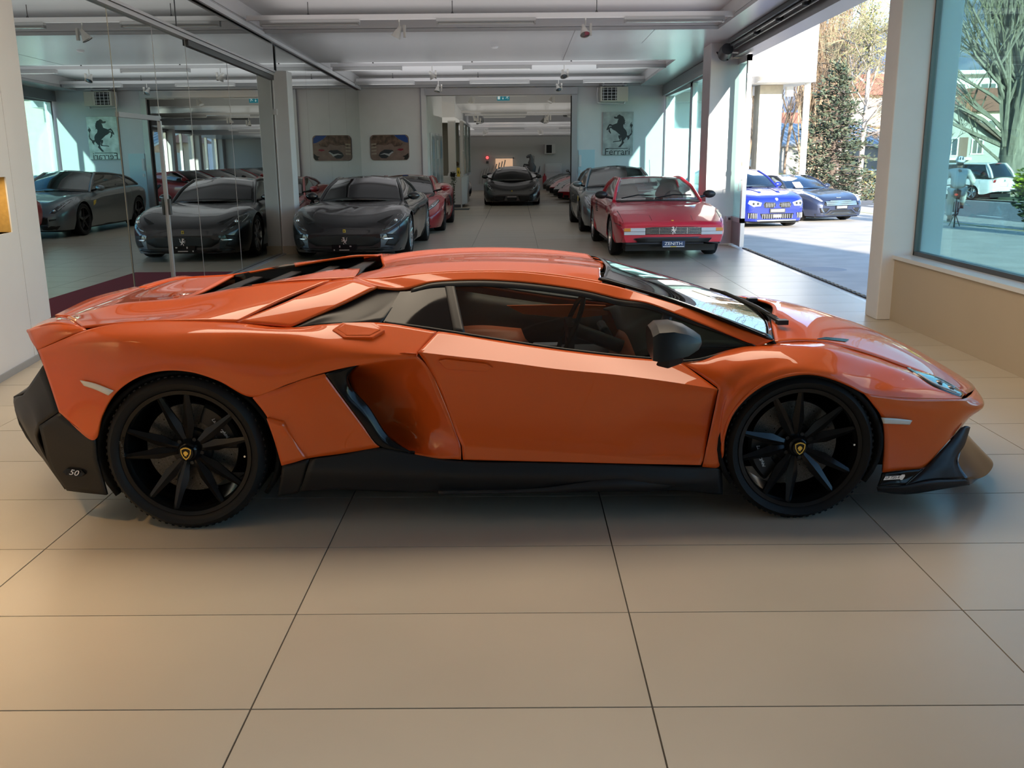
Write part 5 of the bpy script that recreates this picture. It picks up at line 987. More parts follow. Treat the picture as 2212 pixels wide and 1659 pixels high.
# unit heater
t = thing('unit_heater', 'pale boxy unit heater with dark louvres and pipes above the plaque', 'heater', (2.5, 24.9, 3.10))
MB().box((0, 0, 0), (.70, .40, .36)).build('casing', mat('heater_enamel', (.66, .64, .55), .45), t, bevel=.012)
MB().box((-.12, -.205, .0), (.36, .012, .30)).build('opening', GRILLE, t)
for k in range(4): MB().box((-.12, -.212, -.11+.075*k), (.36, .012, .010)).build('louvre', WALLW, t)
for k in range(4): MB().box((-.27+.10*k, -.214, 0), (.012, .012, .30)).build('louvre_bar', WALLW, t)
MB().box((.23, -.204, 0), (.20, .008, .30)).build('side_plate', mat('heater_enamel2', (.62, .60, .50), .4), t)
m = MB(); m.tube([(-.40, -.05, .16), (-.42, -.05, 0), (-.41, -.05, -.21), (.25, -.05, -.23)], .022); m.tube([(.25, -.1, -.23), (.27, -.1, -.19)], .03); m.tube([(-.25, .1, .18), (-.25, .1, .34)], .03); m.tube([(.25, .1, .18), (.25, .1, .36)], .03); m.span((-.3, .19, -.04), (.3, .31, .04)); m.build('pipes', WALLW, t, smooth=50)
MB().add([(-.30, -.22, .20), (.30, -.22, .20), (.36, .18, .24), (-.36, .18, .24), (-.30, -.22, .22), (.30, -.22, .22), (.36, .18, .28), (-.36, .18, .28)], [(3, 2, 1, 0), (4, 5, 6, 7), (0, 1, 5, 4), (1, 2, 6, 5), (2, 3, 7, 6), (3, 0, 4, 7)]).build('hood', ALU, t)
# exit sign in the second hall
t = thing('exit_sign', 'teal emergency exit sign with running figure hanging in the second hall', 'sign', (-.34, 29.0, 3.30))
MB().box((0, 0, 0), (.37, .03, .20)).build('panel', mat('exit_teal', (.02, .20, .27), .35, emit=(.02, .25, .32), es=.25), t)
pw = mat('exit_white', (.75, .85, .85), .4, emit=(.7, .9, .9), es=.25)
m = MB(); m.box((-.13, -.018, 0), (.07, .004, .13)); m.box((-.01, -.018, .01), (.008, .004, .10)); m.prism([(-.03, .0), (.03, .0), (0, -.04)], (-.01, -.017, -.03), (1, 0, 0), (0, 0, 1), -.003) ; m.build('pictogram', pw, t)
m = MB(); m.ball((.135, -.018, .055), (.013, .004, .013), 8, 6); m.tube([(.13, -.018, .035), (.115, -.018, -.005)], .009, 5); m.tube([(.115, -.018, -.005), (.14, -.018, -.03), (.135, -.018, -.06)], .007, 5); m.tube([(.115, -.018, -.005), (.095, -.018, -.03), (.07, -.018, -.035)], .007, 5); m.tube([(.128, -.018, .03), (.15, -.018, .01), (.165, -.018, .025)], .006, 5); m.tube([(.128, -.018, .03), (.10, -.018, .025), (.09, -.018, .0)], .006, 5); m.build('running_figure', pw, t)
m = MB(); m.cyl((-.1, 0, .1), (-.1, 0, .35), .006, n=5); m.cyl((.1, 0, .1), (.1, 0, .35), .006, n=5); m.build('hanger', WIRE, t)
# second hall: side wall, cabinets, booth
w = MB(); w.add([(x, y, z) for z in (0, 3.4) for x, y in ((-2.36, 25.46), (-2.27, 25.46), (-2.10, 28.2), (-2.40, 28.2))], [(3, 2, 1, 0), (4, 5, 6, 7), (0, 1, 5, 4), (1, 2, 6, 5), (2, 3, 7, 6), (3, 0, 4, 7)]); struct(w.build('wall_left_4', WALLW))
for k, y in enumerate((25.75, 26.5, 27.25)):
    t = thing('notice_case', 'slim glazed notice case on the side wall of the second hall, %s from the opening' % ordn[k], 'display case', (-2.243+.062*(y-25.46)+.015, y+.3, 1.35), -radians(3.5), group='notice cases by the opening')
    MB().box((0, 0, 0), (.03, .62, 1.75)).build('case', ALUL, t); MB().box((.017, 0, .15), (.006, .52, 1.35)).build('glazing', mat('case_glass', (.38, .46, .48), .08), t); MB().box((.021, .05, .45), (.004, .3, .5)).build('notice', mat('notice_%d' % k, ((.25, .33, .42), (.55, .58, .60), (.12, .22, .33))[k], .5), t)
struct(MB().span((-8, 29.0, 2.74), (-1.78, 47, 3.6)).build('wall_left_5', WALLW))
t = thing('reception_counter', 'white reception counter with a dark plinth in the second hall', 'counter', (-2.1, 31.4, 0))
MB().add([(x, y, z) for z in (.10, .97) for x, y in ((-.45, -.4), (.36, -.4), (.50, .2), (.50, 1.8), (-.45, 1.8))], [(4, 3, 2, 1, 0), (5, 6, 7, 8, 9)]+[(i, (i+1) % 5, 5+(i+1) % 5, 5+i) for i in range(5)]).build('front', WALLW, t); MB().span((-.42, -.36, 0), (.36, 1.7, .10)).build('plinth', ALUD, t); MB().span((.33, -.42, 0), (.37, -.38, .968)).build('corner_post', ALUL, t)
t = thing('booth_glazing', 'white framed office glazing rising above the reception counter', 'partition', (-1.72, 32.0, .97))
m = MB()
for y in (-.9, -.55, .15, 2.2, 4.5): m.span((-.04, y-.035, 0), (.04, y+.035, 1.78))
m.span((-.04, -.9, 1.70), (.04, 4.5, 1.78)); m.span((-.04, -.9, 0), (.04, 4.5, .06)); m.span((-.035, -.9, .8), (.035, -.55, .84)); m.build('frame', WALLW, t); MB().span((-.006, -.5, .06), (.006, 4.45, 1.7)).build('pane', DOORG, t)
struct(MB().span((-2.16, 31.3, .97), (-1.92, 31.6, 2.74)).build('pillar_booth', WALLW)); struct(MB().span((-8, 34.5, 0), (-2.0, 34.7, 2.74)).build('wall_booth', mat('booth_grey', (.34, .33, .30), .6)))
t = thing('trailing_plant', 'dark green trailing plant hanging down the front of the reception counter', 'plant', (-2.0, 30.95, .98))
MB().lathe([(0, 0), (.07, 0), (.09, .12), (.08, .12)], (0, 0, 0), (0, 0, 1), 12).build('pot', BLK_SATIN, t); q = MB()
for k in range(240):
    u = random.random(); z = .16-u*1.0; wdt = .13*(1-u*.75); c_ = Vector((random.gauss(0, wdt*.45), -.02-.03*random.random(), z)); a = Vector((random.gauss(0, 1), random.gauss(0, .5), random.gauss(-.6, .6))).normalized()*.035; b = a.cross(Vector((0, 1, .3))).normalized()*.014; q.add([c_, c_+a*.5+b, c_+a, c_+a*.5-b], [(0, 1, 2, 3)])
tag(q.build('foliage', mat('trailing_leaf', (.02, .045, .012), .6), t), kind='stuff')
t = thing('shield_card', 'small yellow card with a black horse standing on the reception counter', 'sign', (-1.83, 31.02, 1.12)); MB().box((0, 0, 0), (.10, .012, .28)).build('card', YEL, t); 
m = MB(); m.tube([(-.01, -.008, .05), (.0, -.008, 0), (.015, -.008, -.05)], .012, 5); m.tube([(-.02, -.008, -.02), (.01, -.008, 0)], .008, 5); m.build('horse_mark', GRILLE, t)
# mats, far wall pieces
tag(MB().span((-2.1, 29.6, .0), (-1.45, 30.3, .012)).build('floor_mat', mat('grey_mat', (.06, .08, .09), .9)), 'dark grey door mat on the floor before the reception counter', 'mat')
t = thing('horse_sculpture', 'grey wire-like rearing horse sculpture standing before the far wall', 'sculpture', (.78, 45.6, 0)); HS = mat('sculpture_grey', (.10, .105, .11), .5, .4)
m = MB(); m.tube([(-.10, 0, .72), (-.02, 0, .90), (.02, 0, 1.10), (-.05, 0, 1.30)], [.13, .20, .19, .12], 10); m.build('torso', HS, t, smooth=60)
MB().tube([(-.06, 0, 1.25), (-.02, 0, 1.45), (-.06, 0, 1.62)], [.14, .10, .075], 8).build('neck', HS, t, smooth=60); MB().tube([(-.02, 0, 1.66), (-.14, 0, 1.60), (-.26, 0, 1.55)], [.05, .075, .045], 8).build('head', HS, t, smooth=60)
for s, dz in ((1, 0), (-1, -.12)):
    MB().tube([(-.10, .08*s, 1.18+dz), (-.36, .10*s, 1.22+dz), (-.42, .1*s, 1.02+dz)], [.07, .045, .03], 7).build('leg', HS, t, smooth=60); MB().tube([(-.02, .1*s, .78), (.12*s-.02, .1*s, .50), (-.05+.1*s, .1*s, .30), (.0+.12*s, .1*s, 0)], [.12, .07, .05, .04], 7).build('leg', HS, t, smooth=60)
MB().tube([(.12, 0, .80), (.28, 0, .72), (.34, 0, .95), (.38, 0, 1.15)], [.03, .035, .045, .01], 6).build('tail', HS, t, smooth=60)
q = MB()
for k in range(9): q.tube([(.04, 0, 1.62-.05*k), (.13, 0, 1.58-.05*k)], .012, 4)
q.build('mane', HS, t)
t = thing('signal_lamp', 'round red glowing signal lamp on the far wall', 'lamp', (-1.35, 46.9, 1.55)); MB().ball((0, -.05, 0), .075, 14, 10).build('lens', mat('red_glow', (.6, .05, .06), .3, emit=(1, .12, .12), es=1.4), t, smooth=60); MB().lathe([(.05, 0), (.10, -.03), (.09, .02)], (0, -.02, 0), (0, -1, 0), 18, close=True).build('bezel', ALUD, t); MB().box((0, -.02, -.22), (.12, .05, .12)).build('lamp_foot', ALUD, t)
t = thing('lit_display', 'warm lit display panel with pale figures against the far wall', 'display', (-.75, 46.95, .95)); MB().box((0.22, 0, .22), (.85, .06, .70)).build('screen', mat('peach_screen', (.6, .4, .28), .4, emit=(1, .62, .38), es=.55), t)
q = MB()
for k in range(9): x = -.95+.14*k; q.tube([(x, -.05, -.65), (x+.03, -.05, -.3+.06*k), (x+.10, -.05, .0+.06*k)], .03, 5)
q.build('pale_figures', mat('pale_figures', (.6, .58, .55), .5), t); m = MB(); m.box((.22, -.04, .58), (.95, .04, .06)); m.box((.66, -.04, .22), (.06, .04, .75)); m.build('display_frame', WALLW, t)
t = thing('far_gate', 'white panelled gate low in the far wall behind the slanted row', 'door', (1.85, 46.92, 0)); MB().box((0, 0, .62), (.80, .06, 1.24)).build('leaf', WALLW, t, bevel=.01)
for k in range(3): MB().box((0, -.04, .25+.37*k), (.66, .02, .30)).build('panel', WALLP, t, bevel=.01)
t = thing('unit_heater', 'distant unit heater high on the far wall of the second hall', 'heater', (1.68, 46.85, 1.93)); MB().box((0, 0, 0), (.50, .3, .45)).build('casing', WALLW, t); MB().box((-.05, -.16, 0), (.26, .02, .38)).build('opening', GRILLE, t)
t = thing('fire_extinguisher', 'small red fire extinguisher at the foot of the far wall', 'extinguisher', (1.42, 46.91, .25)); MB().lathe([(0, 0), (.09, 0), (.09, .38), (.03, .46), (.03, .52), (0, .52)], (0, 0, 0), (0, 0, 1), 14).build('cylinder', mat('extinguisher_red', (.45, .02, .03), .35), t, smooth=40); MB().tube([(0, 0, .5), (.09, 0, .52), (.11, 0, .2)], .015, 6).build('hose', BLK_SATIN, t)
# lamps and spots of the second hall
for k, (y, z) in enumerate(((28.2, 3.42), (31.0, 3.30), (33.2, 3.10), (36.0, 3.10), (39.5, 2.80), (42.2, 2.72))):
    z = [c2(b)+d for a, b, d, x in BAYS if a <= y <= b][0]-.13
    tr = MB().span((-1.7, y-.03, z+.05), (3.6, y+.03, z+.12)); tt = thing('light_track', 'white ceiling track, %s one across the second hall' % ordn[k], 'track'); tr.build('track', CEIL2, tt)
    for j, x in enumerate((-.35, 2.5)):
        l = thing('tube_lamp', '%s tube lamp on the %s track of the second hall' % (('left', 'right')[j], ordn[k]), 'lamp', (x, y, z), group='tube lamps in the second hall'); MB().span((-.73, -.045, 0), (.73, .045, .055)).build('housing', GREYL, l); MB().span((-.7, -.035, -.022), (.7, .035, 0)).build('diffuser', TUBEW, l)
    for j, x in enumerate((-1.25, 1.05)):
        spot(x, y, z-.042, (random.uniform(-.6, .6), random.uniform(-.5, .3), -1), '%s spotlight on the %s track of the second hall' % (('left', 'right')[j], ordn[k]), 'spotlights in the second hall')
# ================================================================== outside
def og(y): return -.02-.016*max(0, y-9.5)
ASPH = mat('asphalt_warm', (.60, .545, .48), .85, noise=.2, nscale=1.6); ROAD = mat('road_asphalt', (.20, .205, .22), .85, noise=.15, nscale=2); CONC = mat('concrete_pale', (.66, .60, .48), .8, noise=.12, nscale=6)
WHITEF = mat('white_fascia', (.85, .85, .84), .6); GRASS = mat('verge_grass', (.10, .13, .05), .95, noise=.4, nscale=9)
m = MB(); Y_ = [-30, 9.5, 15, 25, 40, 70, 130, 320]
m.grid(np.array([[[x, y, og(y)] for x in (4.1, 20, 60, 260)] for y in Y_]), True); gr = struct(m.build('ground', ASPH))
def strip(name, x0, x1, y0, y1, mt, dz, n=8, skew=0., kind='structure'):
    o = MB().grid(np.array([[[x+skew*(y-y0), y, og(y)+dz] for x in (x0, x1)] for y in np.linspace(y0, y1, n)]), True).build(name, mt); o['kind'] = kind; return o
# street: runs away to the right behind the forecourt
def stripq(name, pts, mt, dz):
    o = MB().add([(x, y, og(y)+dz) for x, y in pts], [tuple(range(len(pts)))]).build(name, mt); o['kind'] = 'structure'; return o
strip('street', 14.0, 21.6, -20, 130, ROAD, .004, 20); strip('street_line', 20.8, 20.95, -20, 120, WHITEP, .008, 16); strip('kerb', 21.6, 21.9, -20, 130, CONC, .05, 16)
strip('street_line_2', 12.0, 12.12, 8, 60, mat('yellow_line', (.62, .55, .22), .7), .006, 8)
for k in range(12): strip('lane_dash', 14.55, 14.72, 16+k*3.2, 17.5+k*3.2, WHITEP, .009, 3)
strip('verge', 21.9, 32, -20, 130, GRASS, .03, 16)
tag(MB().lathe([(.0, .004), (.30, .004), (.34, .002)], (4.62, 14.2, og(14.2)), (0, 0, 1), 28).build('manhole_cover', mat('manhole', (.30, .29, .29), .6)), 'round manhole cover in the shaded forecourt just outside the gateway', 'manhole cover')
# unseen wing behind the camera, added and sized to shade the strip along the wall
struct(MB().span((4.15, -34, -.5), (10.7, -10.9, 8.0)).build('shade_wing', WHITEF)); struct(MB().span((-9, -9, 4.15), (4.15, 48, 4.4)).build('roof', mat('roof_grey', (.3, .3, .3), .8)))
struct(MB().span((-9, -8.6, -.1), (-8.3, 48, 4.2)).build('wall_outer', WALLW))
py = thing('pylon', 'tall plain pylon beside the street, out of the picture, its shadow crossing the forecourt', 'pylon', (14.4, 4, og(4))); MB().box((0, 0, 3.2), (.8, .2, 6.4)).build('board', WHITEF, py)
# canopy with concrete pillar and white post
t = thing('canopy', 'white box canopy on a concrete pillar and slim white post outside', 'canopy', (9.6, 33.6, og(33.6)))
z0 = 3.98-og(33.6); MB().span((-3.2, 0, z0), (.64, 7.6, z0+2.75)).build('fascia_box', WHITEF, t); MB().span((-.92, 1.3, 0), (-.10, 2.1, z0)).build('pillar', CONC, t, bevel=.015); MB().span((-1.22, 1.8, 0), (-1.06, 2.0, z0)).build('downpipe', ALU, t); MB().cyl((.50, .45, 0), (.50, .45, z0), .11, n=16).build('post', WHITEF, t, smooth=60); MB().span((-.08, .9, z0-.42), (.16, 1.1, z0-.08)).build('floodlight', WALLW, t, bevel=.01)
# parked cars in the forecourt
def saloon():
    c = Car('saloon', 'deep blue saloon with twin grille in the sunlit forecourt behind the gate leaf', P_BLUE,
        top=[(-4.0, .98), (-3.75, 1.10), (-3.1, 1.12), (-1.2, 1.08), (-.6, 1.02), (0, .97), (.5, .87), (.78, .76), (.84, .62)], crest=[(-4.0, .95), (-3.6, 1.06), (-1.0, 1.02), (0, .95), (.5, .85), (.78, .74), (.84, .60)],
        belt=[(-4.0, .88), (-3.3, .98), (-1, .93), (0, .86), (.5, .76), (.84, .58)], plan=[(-4.0, .74), (-3.8, .86), (-3.1, .945), (-1.4, .93), (0, .94), (.4, .92), (.65, .84), (.78, .74), (.84, .64)],
        low=[(-4.0, .42), (-3.5, .26), (-.4, .20), (.5, .19), (.84, .19)], wb=2.98, R=(.35, .35), tw=(.27, .28), rim=DARKW, nsp=10,
        gh=dict(xa=-.62, wa=.77, za=1.0, xac=-.42, zac=1.04, xt=-1.35, wr=.58, zr=1.42, z=1.47, xr=-2.7, xc=-3.5, wc=.70, zc=1.08, xcc=-3.6, zcc=1.12, uc=.85, roofm=mat('carbon_roof', (.32, .29, .25), .3), bow=.06), gl=CARGL, seat=LEATHER_B)
    B = c.patch
    for s in (1, -1):
        q = B([(s*.06, .66), (s*.34, .68), (s*.40, .62), (s*.36, .53), (s*.12, .52), (s*.05, .58)], 'kidney_frame', ALUD, off=.012, th=.03); B([(s*.08, .65), (s*.335, .665), (s*.38, .615), (s*.345, .54), (s*.13, .535), (s*.07, .585)], 'kidney_grille', GRILLE, off=.018, par=q[0])
        for k in range(6): y = s*(.11+.045*k); p = c.hit(y, .60); MB().box((p.x+.03, y, .60), (.012, .012, .11)).build('grille_bar', CHROME, q[0])
        h = B([(s*.44, .66), (s*.62, .71), (s*.74, .72), (s*.78, .64), (s*.68, .57), (s*.48, .575)], 'headlamp', LENS, off=.008); 
        for y in (.55, .66): MB().ball(c.hit(s*y, .635)+Vector((.012, 0, 0)), .035, 10, 6).build('lamp_ring', LAMPB, h[0], smooth=60)
        q = B([(s*.55, .40), (s*.78, .41), (s*.76, .27), (s*.58, .25)], 'side_intake', GRILLE)
        for k in range(5): p = c.hit(s*(.58+.045*k), .33); MB().box((p.x+.016, s*(.58+.045*k), .33), (.01, .01, .13)).build('intake_bar', ALUL, q[0])
        B([(-.30+s*.0, s*.30), (.35, s*.22), (.40, s*.30), (-.30, s*.42)], 'bonnet_bulge', P_BLUE, 'top', off=.012)
    q = B([(-.48, .385), (.48, .385), (.42, .25), (-.42, .25)], 'lower_grille', GRILLE)
    for k in range(14): y = -.42+.065*k; p = c.hit(y, .31); MB().box((p.x+.016, y, .31), (.01, .008, .11)).build('grille_bar', ALU, q[0])
    B([(-.12, .36), (.12, .36), (.12, .28), (-.12, .28)], 'sensor_plate', ALU, off=.03)
    MB().lathe([(0, .02), (.04, .015), (.042, 0)], c.hit(0, .735)-Vector((.02, 0, 0)), (1, 0, .7), 18).build('nose_roundel', WHITEP, c.root, smooth=40)
    B([(-.82, .225), (.82, .225), (.8, .19), (-.8, .19)], 'lip', ALUL, off=.015)
    pl = c.plate(.455, .44, .11, '', mat('plate_frame', (.03, .03, .03), .4), WHITEP, .07); MB().box((c.hit(0, .455).x+.037, 0, .46), (.003, .38, .06)).build('plate_face', PLATEW, pl)
    q = MB().box((-.75, .25, 1.10), (.02, .40, .26), rot=Matrix.Rotation(-.9, 3, 'Y')).build('price_sheet', WHITEP, c.root); return c
m5 = saloon().place(6.55, 25.55, -90+14, og(25.5))
def gt_navy():
    c = Car('grand_tourer', 'dark navy grand tourer with wide chrome grille beside the blue saloon', P_NAVY,
        top=[(-3.8, .88), (-3.5, .98), (-2.6, 1.02), (-1.1, .97), (-.6, .92), (0, .86), (.5, .76), (.8, .66), (.90, .55)], crest=[(-3.8, .84), (-3.3, .97), (-1.2, .94), (0, .86), (.5, .77), (.8, .64), (.90, .53)],
        belt=[(-3.8, .76), (-3., .90), (-1.2, .84), (0, .78), (.5, .68), (.90, .50)], plan=[(-3.8, .68), (-3.6, .84), (-2.8, .955), (-1.3, .91), (0, .945), (.4, .93), (.7, .85), (.84, .74), (.90, .64)],
        low=[(-3.8, .40), (-3.4, .25), (-.4, .18), (.5, .17), (.90, .17)], wb=2.74, R=(.345, .355), tw=(.255, .305), rim=DARKW, nsp=10,
        gh=dict(xa=-.72, wa=.74, za=.90, xac=-.5, zac=.935, xt=-1.45, wr=.56, zr=1.25, z=1.295, xr=-2.1, xc=-3.1, wc=.66, zc=.98, xcc=-3.2, zcc=1.02, uc=.7, bow=.10), gl=glass('blue_windscreen', (.25, .38, .55), .25, top=.9), seat=BEIGEL)
    B = c.patch; g = B([(-.55, .58), (-.30, .625), (.30, .625), (.55, .58), (.60, .50), (.46, .465), (-.46, .465), (-.60, .50)], 'grille', GRILLE)
    for z in (.485, .51, .535, .56, .585, .608):
        wz = .52 if z < .59 else .36; MB().tube([c.hit(y, z)+Vector((.014, 0, 0)) for y in np.linspace(-wz, wz, 11)], .008, 5).build('grille_bar', CHROME, g[0])
    for s in (1, -1):
        h = B([(s*.60, .60), (s*.66, .60), (s*.78, .70), (s*.84, .80), (s*.80, .82), (s*.70, .76)], 'headlamp', LENS, off=.008); MB().ball(c.hit(s*.72, .70)+Vector((.01, 0, 0)), .04, 10, 6).build('lamp_lens', CHROME, h[0], smooth=60)
        B([(s*.40, .40), (s*.72, .41), (s*.68, .27), (s*.50, .29)], 'side_intake', BLK_SATIN, off=.008); MB().tube([c.hit(s*y, z)+Vector((.02, 0, 0)) for y, z in ((.60, .29), (.68, .40))], .012, 5).build('intake_bar', CHROME, c.root)
    B([(-.36, .35), (.36, .35), (.55, .22), (-.55, .22)], 'lower_grille', BLK_SATIN, off=.008); B([(-.80, .24), (-.4, .24), (-.3, .285), (.3, .285), (.4, .24), (.80, .24), (.78, .19), (-.78, .19)], 'lip', P_DGREY, off=.02)
    MB().box(c.hit(0, .68)+Vector((.0, 0, .01)), (.03, .15, .025)).build('nose_badge', CHROME, c.root, bevel=.006)
    pl = c.plate(.42, .40, .10, '', BLK_SATIN, WHITEP, .07); MB().box((c.hit(0, .42).x+.037, 0, .425), (.003, .34, .06)).build('plate_face', PLATEW, pl); MB().box((-.62, -.42, 1.02), (.02, .26, .24), rot=Matrix.Rotation(-.9, 3, 'Y')).build('price_sheet', WHITEP, c.root); return c
am = gt_navy().place(9.05, 28.4, -90+20, og(28.4))
def mpv(name, label, p):
    c = Car(name, label, p, top=[(-3.95, 1.0), (-3.9, 1.08), (-1, 1.06), (-.5, 1.04), (.2, .98), (.7, .86), (.9, .66)], crest=[(-3.95, .98), (-1, 1.02), (.2, .95), (.7, .82), (.9, .64)], belt=[(-3.95, .94), (-1, .96), (.2, .88), (.9, .6)],
        plan=[(-3.95, .82), (-3.8, .90), (-1.4, .93), (0, .92), (.5, .87), (.8, .74), (.9, .62)], low=[(-3.95, .40), (-3.5, .28), (.5, .22), (.9, .24)], wb=2.92, R=(.335, .335), rim=SILVERW, nsp=5,
        gh=dict(xa=-.25, wa=.80, za=1.02, xac=-.05, zac=1.06, xt=-1.2, wr=.66, zr=1.66, z=1.71, xr=-3.45, zr2=1.66, zt2=1.70, xc=-3.88, wc=.80, zc=1.04, xcc=-3.94, zcc=1.06, uc=.97, pr=.045, bow=.05), gl=CARDK)
    for s in (1, -1): c.patch([(s*.60, .98), (s*.84, .98), (s*.84, .80), (s*.64, .84)], 'tail_lamp', REDL, 'rear', off=.01)
    c.patch([(-.26, .76), (.26, .76), (.26, .64), (-.26, .64)], 'number_plate', PLATEW, 'rear', off=.015); c.patch([(-.8, .42), (.8, .42), (.8, .34), (-.8, .34)], 'rear_bumper', BLK_SATIN, 'rear', off=.015)
    q = c.patch([(-.05, .95), (.05, .95), (.05, .86), (-.05, .86)], 'tailgate_badge', CHROME, 'rear', off=.012); 
    for s in (1, -1): c.patch([(s*.5, .62), (s*.74, .70), (s*.76, .80), (s*.60, .78)], 'headlamp', LENS)
    MB().box((-3.55, 0, 1.685), (.06, .3, .03)).build('brake_lamp', REDL, c.root); return c
mpv('people_carrier', 'white people carrier driving past beyond the cyclist, seen from its rear', P_WHITE).place(21.0, 48.6, 118, og(46))
# background cars, small
bg_c = [('parked_estate', 'silver car parked under the birch trees across the street', paint('silver_car_paint', (.45, .50, .58), .5), 29.5, 78, 150), ('parked_estate', 'dark car parked behind the big poplar trunk, right edge', P_DGREY, 31.0, 58, 160), ('parked_estate', 'pale green-grey hatch parked left of the people carrier', paint('pale_car_paint', (.50, .56, .54)), 25.2, 62, 20)]
for nm, lb, p, x, y, a in bg_c: mpv(nm, lb, p).place(x, y, a, og(y)-.25)
# ------------------------------------------------------------------ mountains, houses, trees, cyclist
random.seed(11); rng = np.random.default_rng(5)
def fbm(x, y, o=5):
    v = 0; a = 1.
    for k in range(o): v += a*(sin(x*1.7+k*2.1+1.3*sin(y*1.3+k))*cos(y*1.9-k*1.7+1.1*sin(x*1.1))); x *= 2.03; y *= 2.03; a *= .5
    return v
MOUNT = mat('mountain_rock_hazed', (.15, .19, .27), .95, noise=.55, nscale=.012, ntwo=(.30, .31, .34))  # blue of distance haze mixed into the rock colour
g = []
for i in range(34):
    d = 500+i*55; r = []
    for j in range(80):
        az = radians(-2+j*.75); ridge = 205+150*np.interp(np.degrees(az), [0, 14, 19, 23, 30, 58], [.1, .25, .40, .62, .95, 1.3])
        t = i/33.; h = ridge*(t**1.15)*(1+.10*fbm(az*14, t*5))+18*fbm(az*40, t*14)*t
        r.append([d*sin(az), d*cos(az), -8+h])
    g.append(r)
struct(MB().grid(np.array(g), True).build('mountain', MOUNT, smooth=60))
ROOFT = mat('roof_tiles_brown', (.20, .13, .10), .8, noise=.35, nscale=4, stretch=(1, 1, 6)); ROOFR = mat('roof_tiles_red', (.40, .16, .10), .8, noise=.3, nscale=4); PLASTER = mat('plaster_grey', (.44, .43, .39), .85); CREAM = mat('plaster_cream', (.74, .66, .48), .85); WHITEB = mat('plaster_white', (.80, .80, .76), .8)
WPANE = mat('house_pane', (.06, .08, .10), .08, coat=.5); SHUT = mat('shutter_brown', (.18, .11, .085), .7)
def win(par, c, w, h, fx, shutters=True):
    """window on a wall; fx is the wall's inward direction"""
    c = Vector(c); f = Vector(fx); s = Vector((f.y, -f.x, 0)); R = Matrix((s, f, Vector((0, 0, 1)))).transposed()
    fr = MB(); 
    for dx, dz, a, b in ((0, h/2, w+.12, .08), (0, -h/2, w+.16, .08), (-w/2, 0, .08, h), (w/2, 0, .08, h), (0, 0, .05, h)): fr.box(c+s*dx+Vector((0, 0, dz)), (a, .10, b), rot=R)
    o = fr.build('window', WHITEB, par); MB().box(c+f*.02, (w, .06, h), rot=R).build('pane', WPANE, o)
    if shutters:
        for q in (-1, 1): MB().box(c+s*q*(w*.5+.30)-f*.03, (.5, .06, h+.1), rot=R).build('shutter', SHUT, par)
# gabled house across the street
t = thing('gabled_house', 'grey gabled house with brown shutters behind the cyclist and people carrier', 'house', (27.0, 60.0, og(60)), radians(-16))
b = og(60); zt = 4.15-b; ze = 2.1-b; hw = 2.75
m = MB(); m.add([(-hw, 0, 0), (hw, 0, 0), (hw, 0, ze), (0, 0, zt), (-hw, 0, ze), (-hw, 8, 0), (hw, 8, 0), (hw, 8, ze), (0, 8, zt), (-hw, 8, ze)], [(0, 1, 2, 3, 4), (9, 8, 7, 6, 5), (1, 6, 7, 2), (5, 0, 4, 9), (2, 7, 8, 3), (3, 8, 9, 4)]); m.build('walls', PLASTER, t)
for s in (-1, 1):
    m = MB(); sl = (zt-ze)/hw; m.add([(s*(hw+.55), -.5, ze-.55*sl+.05), (0, -.5, zt+.05), (0, 8.4, zt+.05), (s*(hw+.55), 8.4, ze-.55*sl+.05), (s*(hw+.55), -.5, ze-.55*sl+.22), (0, -.5, zt+.22), (0, 8.4, zt+.22), (s*(hw+.55), 8.4, ze-.55*sl+.22)], [(0, 1, 2, 3), (7, 6, 5, 4), (0, 4, 5, 1), (1, 5, 6, 2), (2, 6, 7, 3), (3, 7, 4, 0)]); rf = m.build('roof_slope', ROOFT, t)
    q = MB()
    for k in range(14): u = (k+.5)/14; x = s*(hw+.55)*(1-u); z = (ze-.55*sl)*(1-u)+zt*u+.24; q.box((x, 3.95, z), (.06, 8.8, .05))
    tag(q.build('tile_courses', ROOFT, rf), kind='stuff')
m = MB().box((1.0, 2.2, zt+.1), (.4, .4, .9)); m.build('chimney', ROOFR, t)
MB().box((-.1, -.35, 2.05), (2.2, .7, .16)).build('balcony', WHITEB, t)
win(t, (-.1, -.02, 2.75), .7, 1.05, (0, 1, 0)); win(t, (1.35, -.02, 2.75), .6, .85, (0, 1, 0), False); win(t, (1.1, -.02, .95), .7, 1.1, (0, 1, 0)); win(t, (-.5, -.02, 1.1), .5, .6, (0, 1, 0), False); win(t, (-1.7, -.02, 1.0), .6, .9, (0, 1, 0))
t = thing('low_building', 'low ribbed metal-roofed building left of the gabled house', 'building', (21.5, 66, og(66))); MB().span((-4, 0, 0), (4.4, 8, 3.0)).build('walls', PLASTER, t); m = MB(); m.add([(-4.3, -.4, 3.0), (4.7, -.4, 3.0), (4.7, 8.3, 4.6), (-4.3, 8.3, 4.6), (-4.3, -.4, 3.15), (4.7, -.4, 3.15), (4.7, 8.3, 4.75), (-4.3, 8.3, 4.75)], [(3, 2, 1, 0), (4, 5, 6, 7), (0, 1, 5, 4), (1, 2, 6, 5), (2, 3, 7, 6), (3, 0, 4, 7)]); rf = m.build('roof', mat('metal_roof', (.42, .44, .45), .5), t)
q = MB()
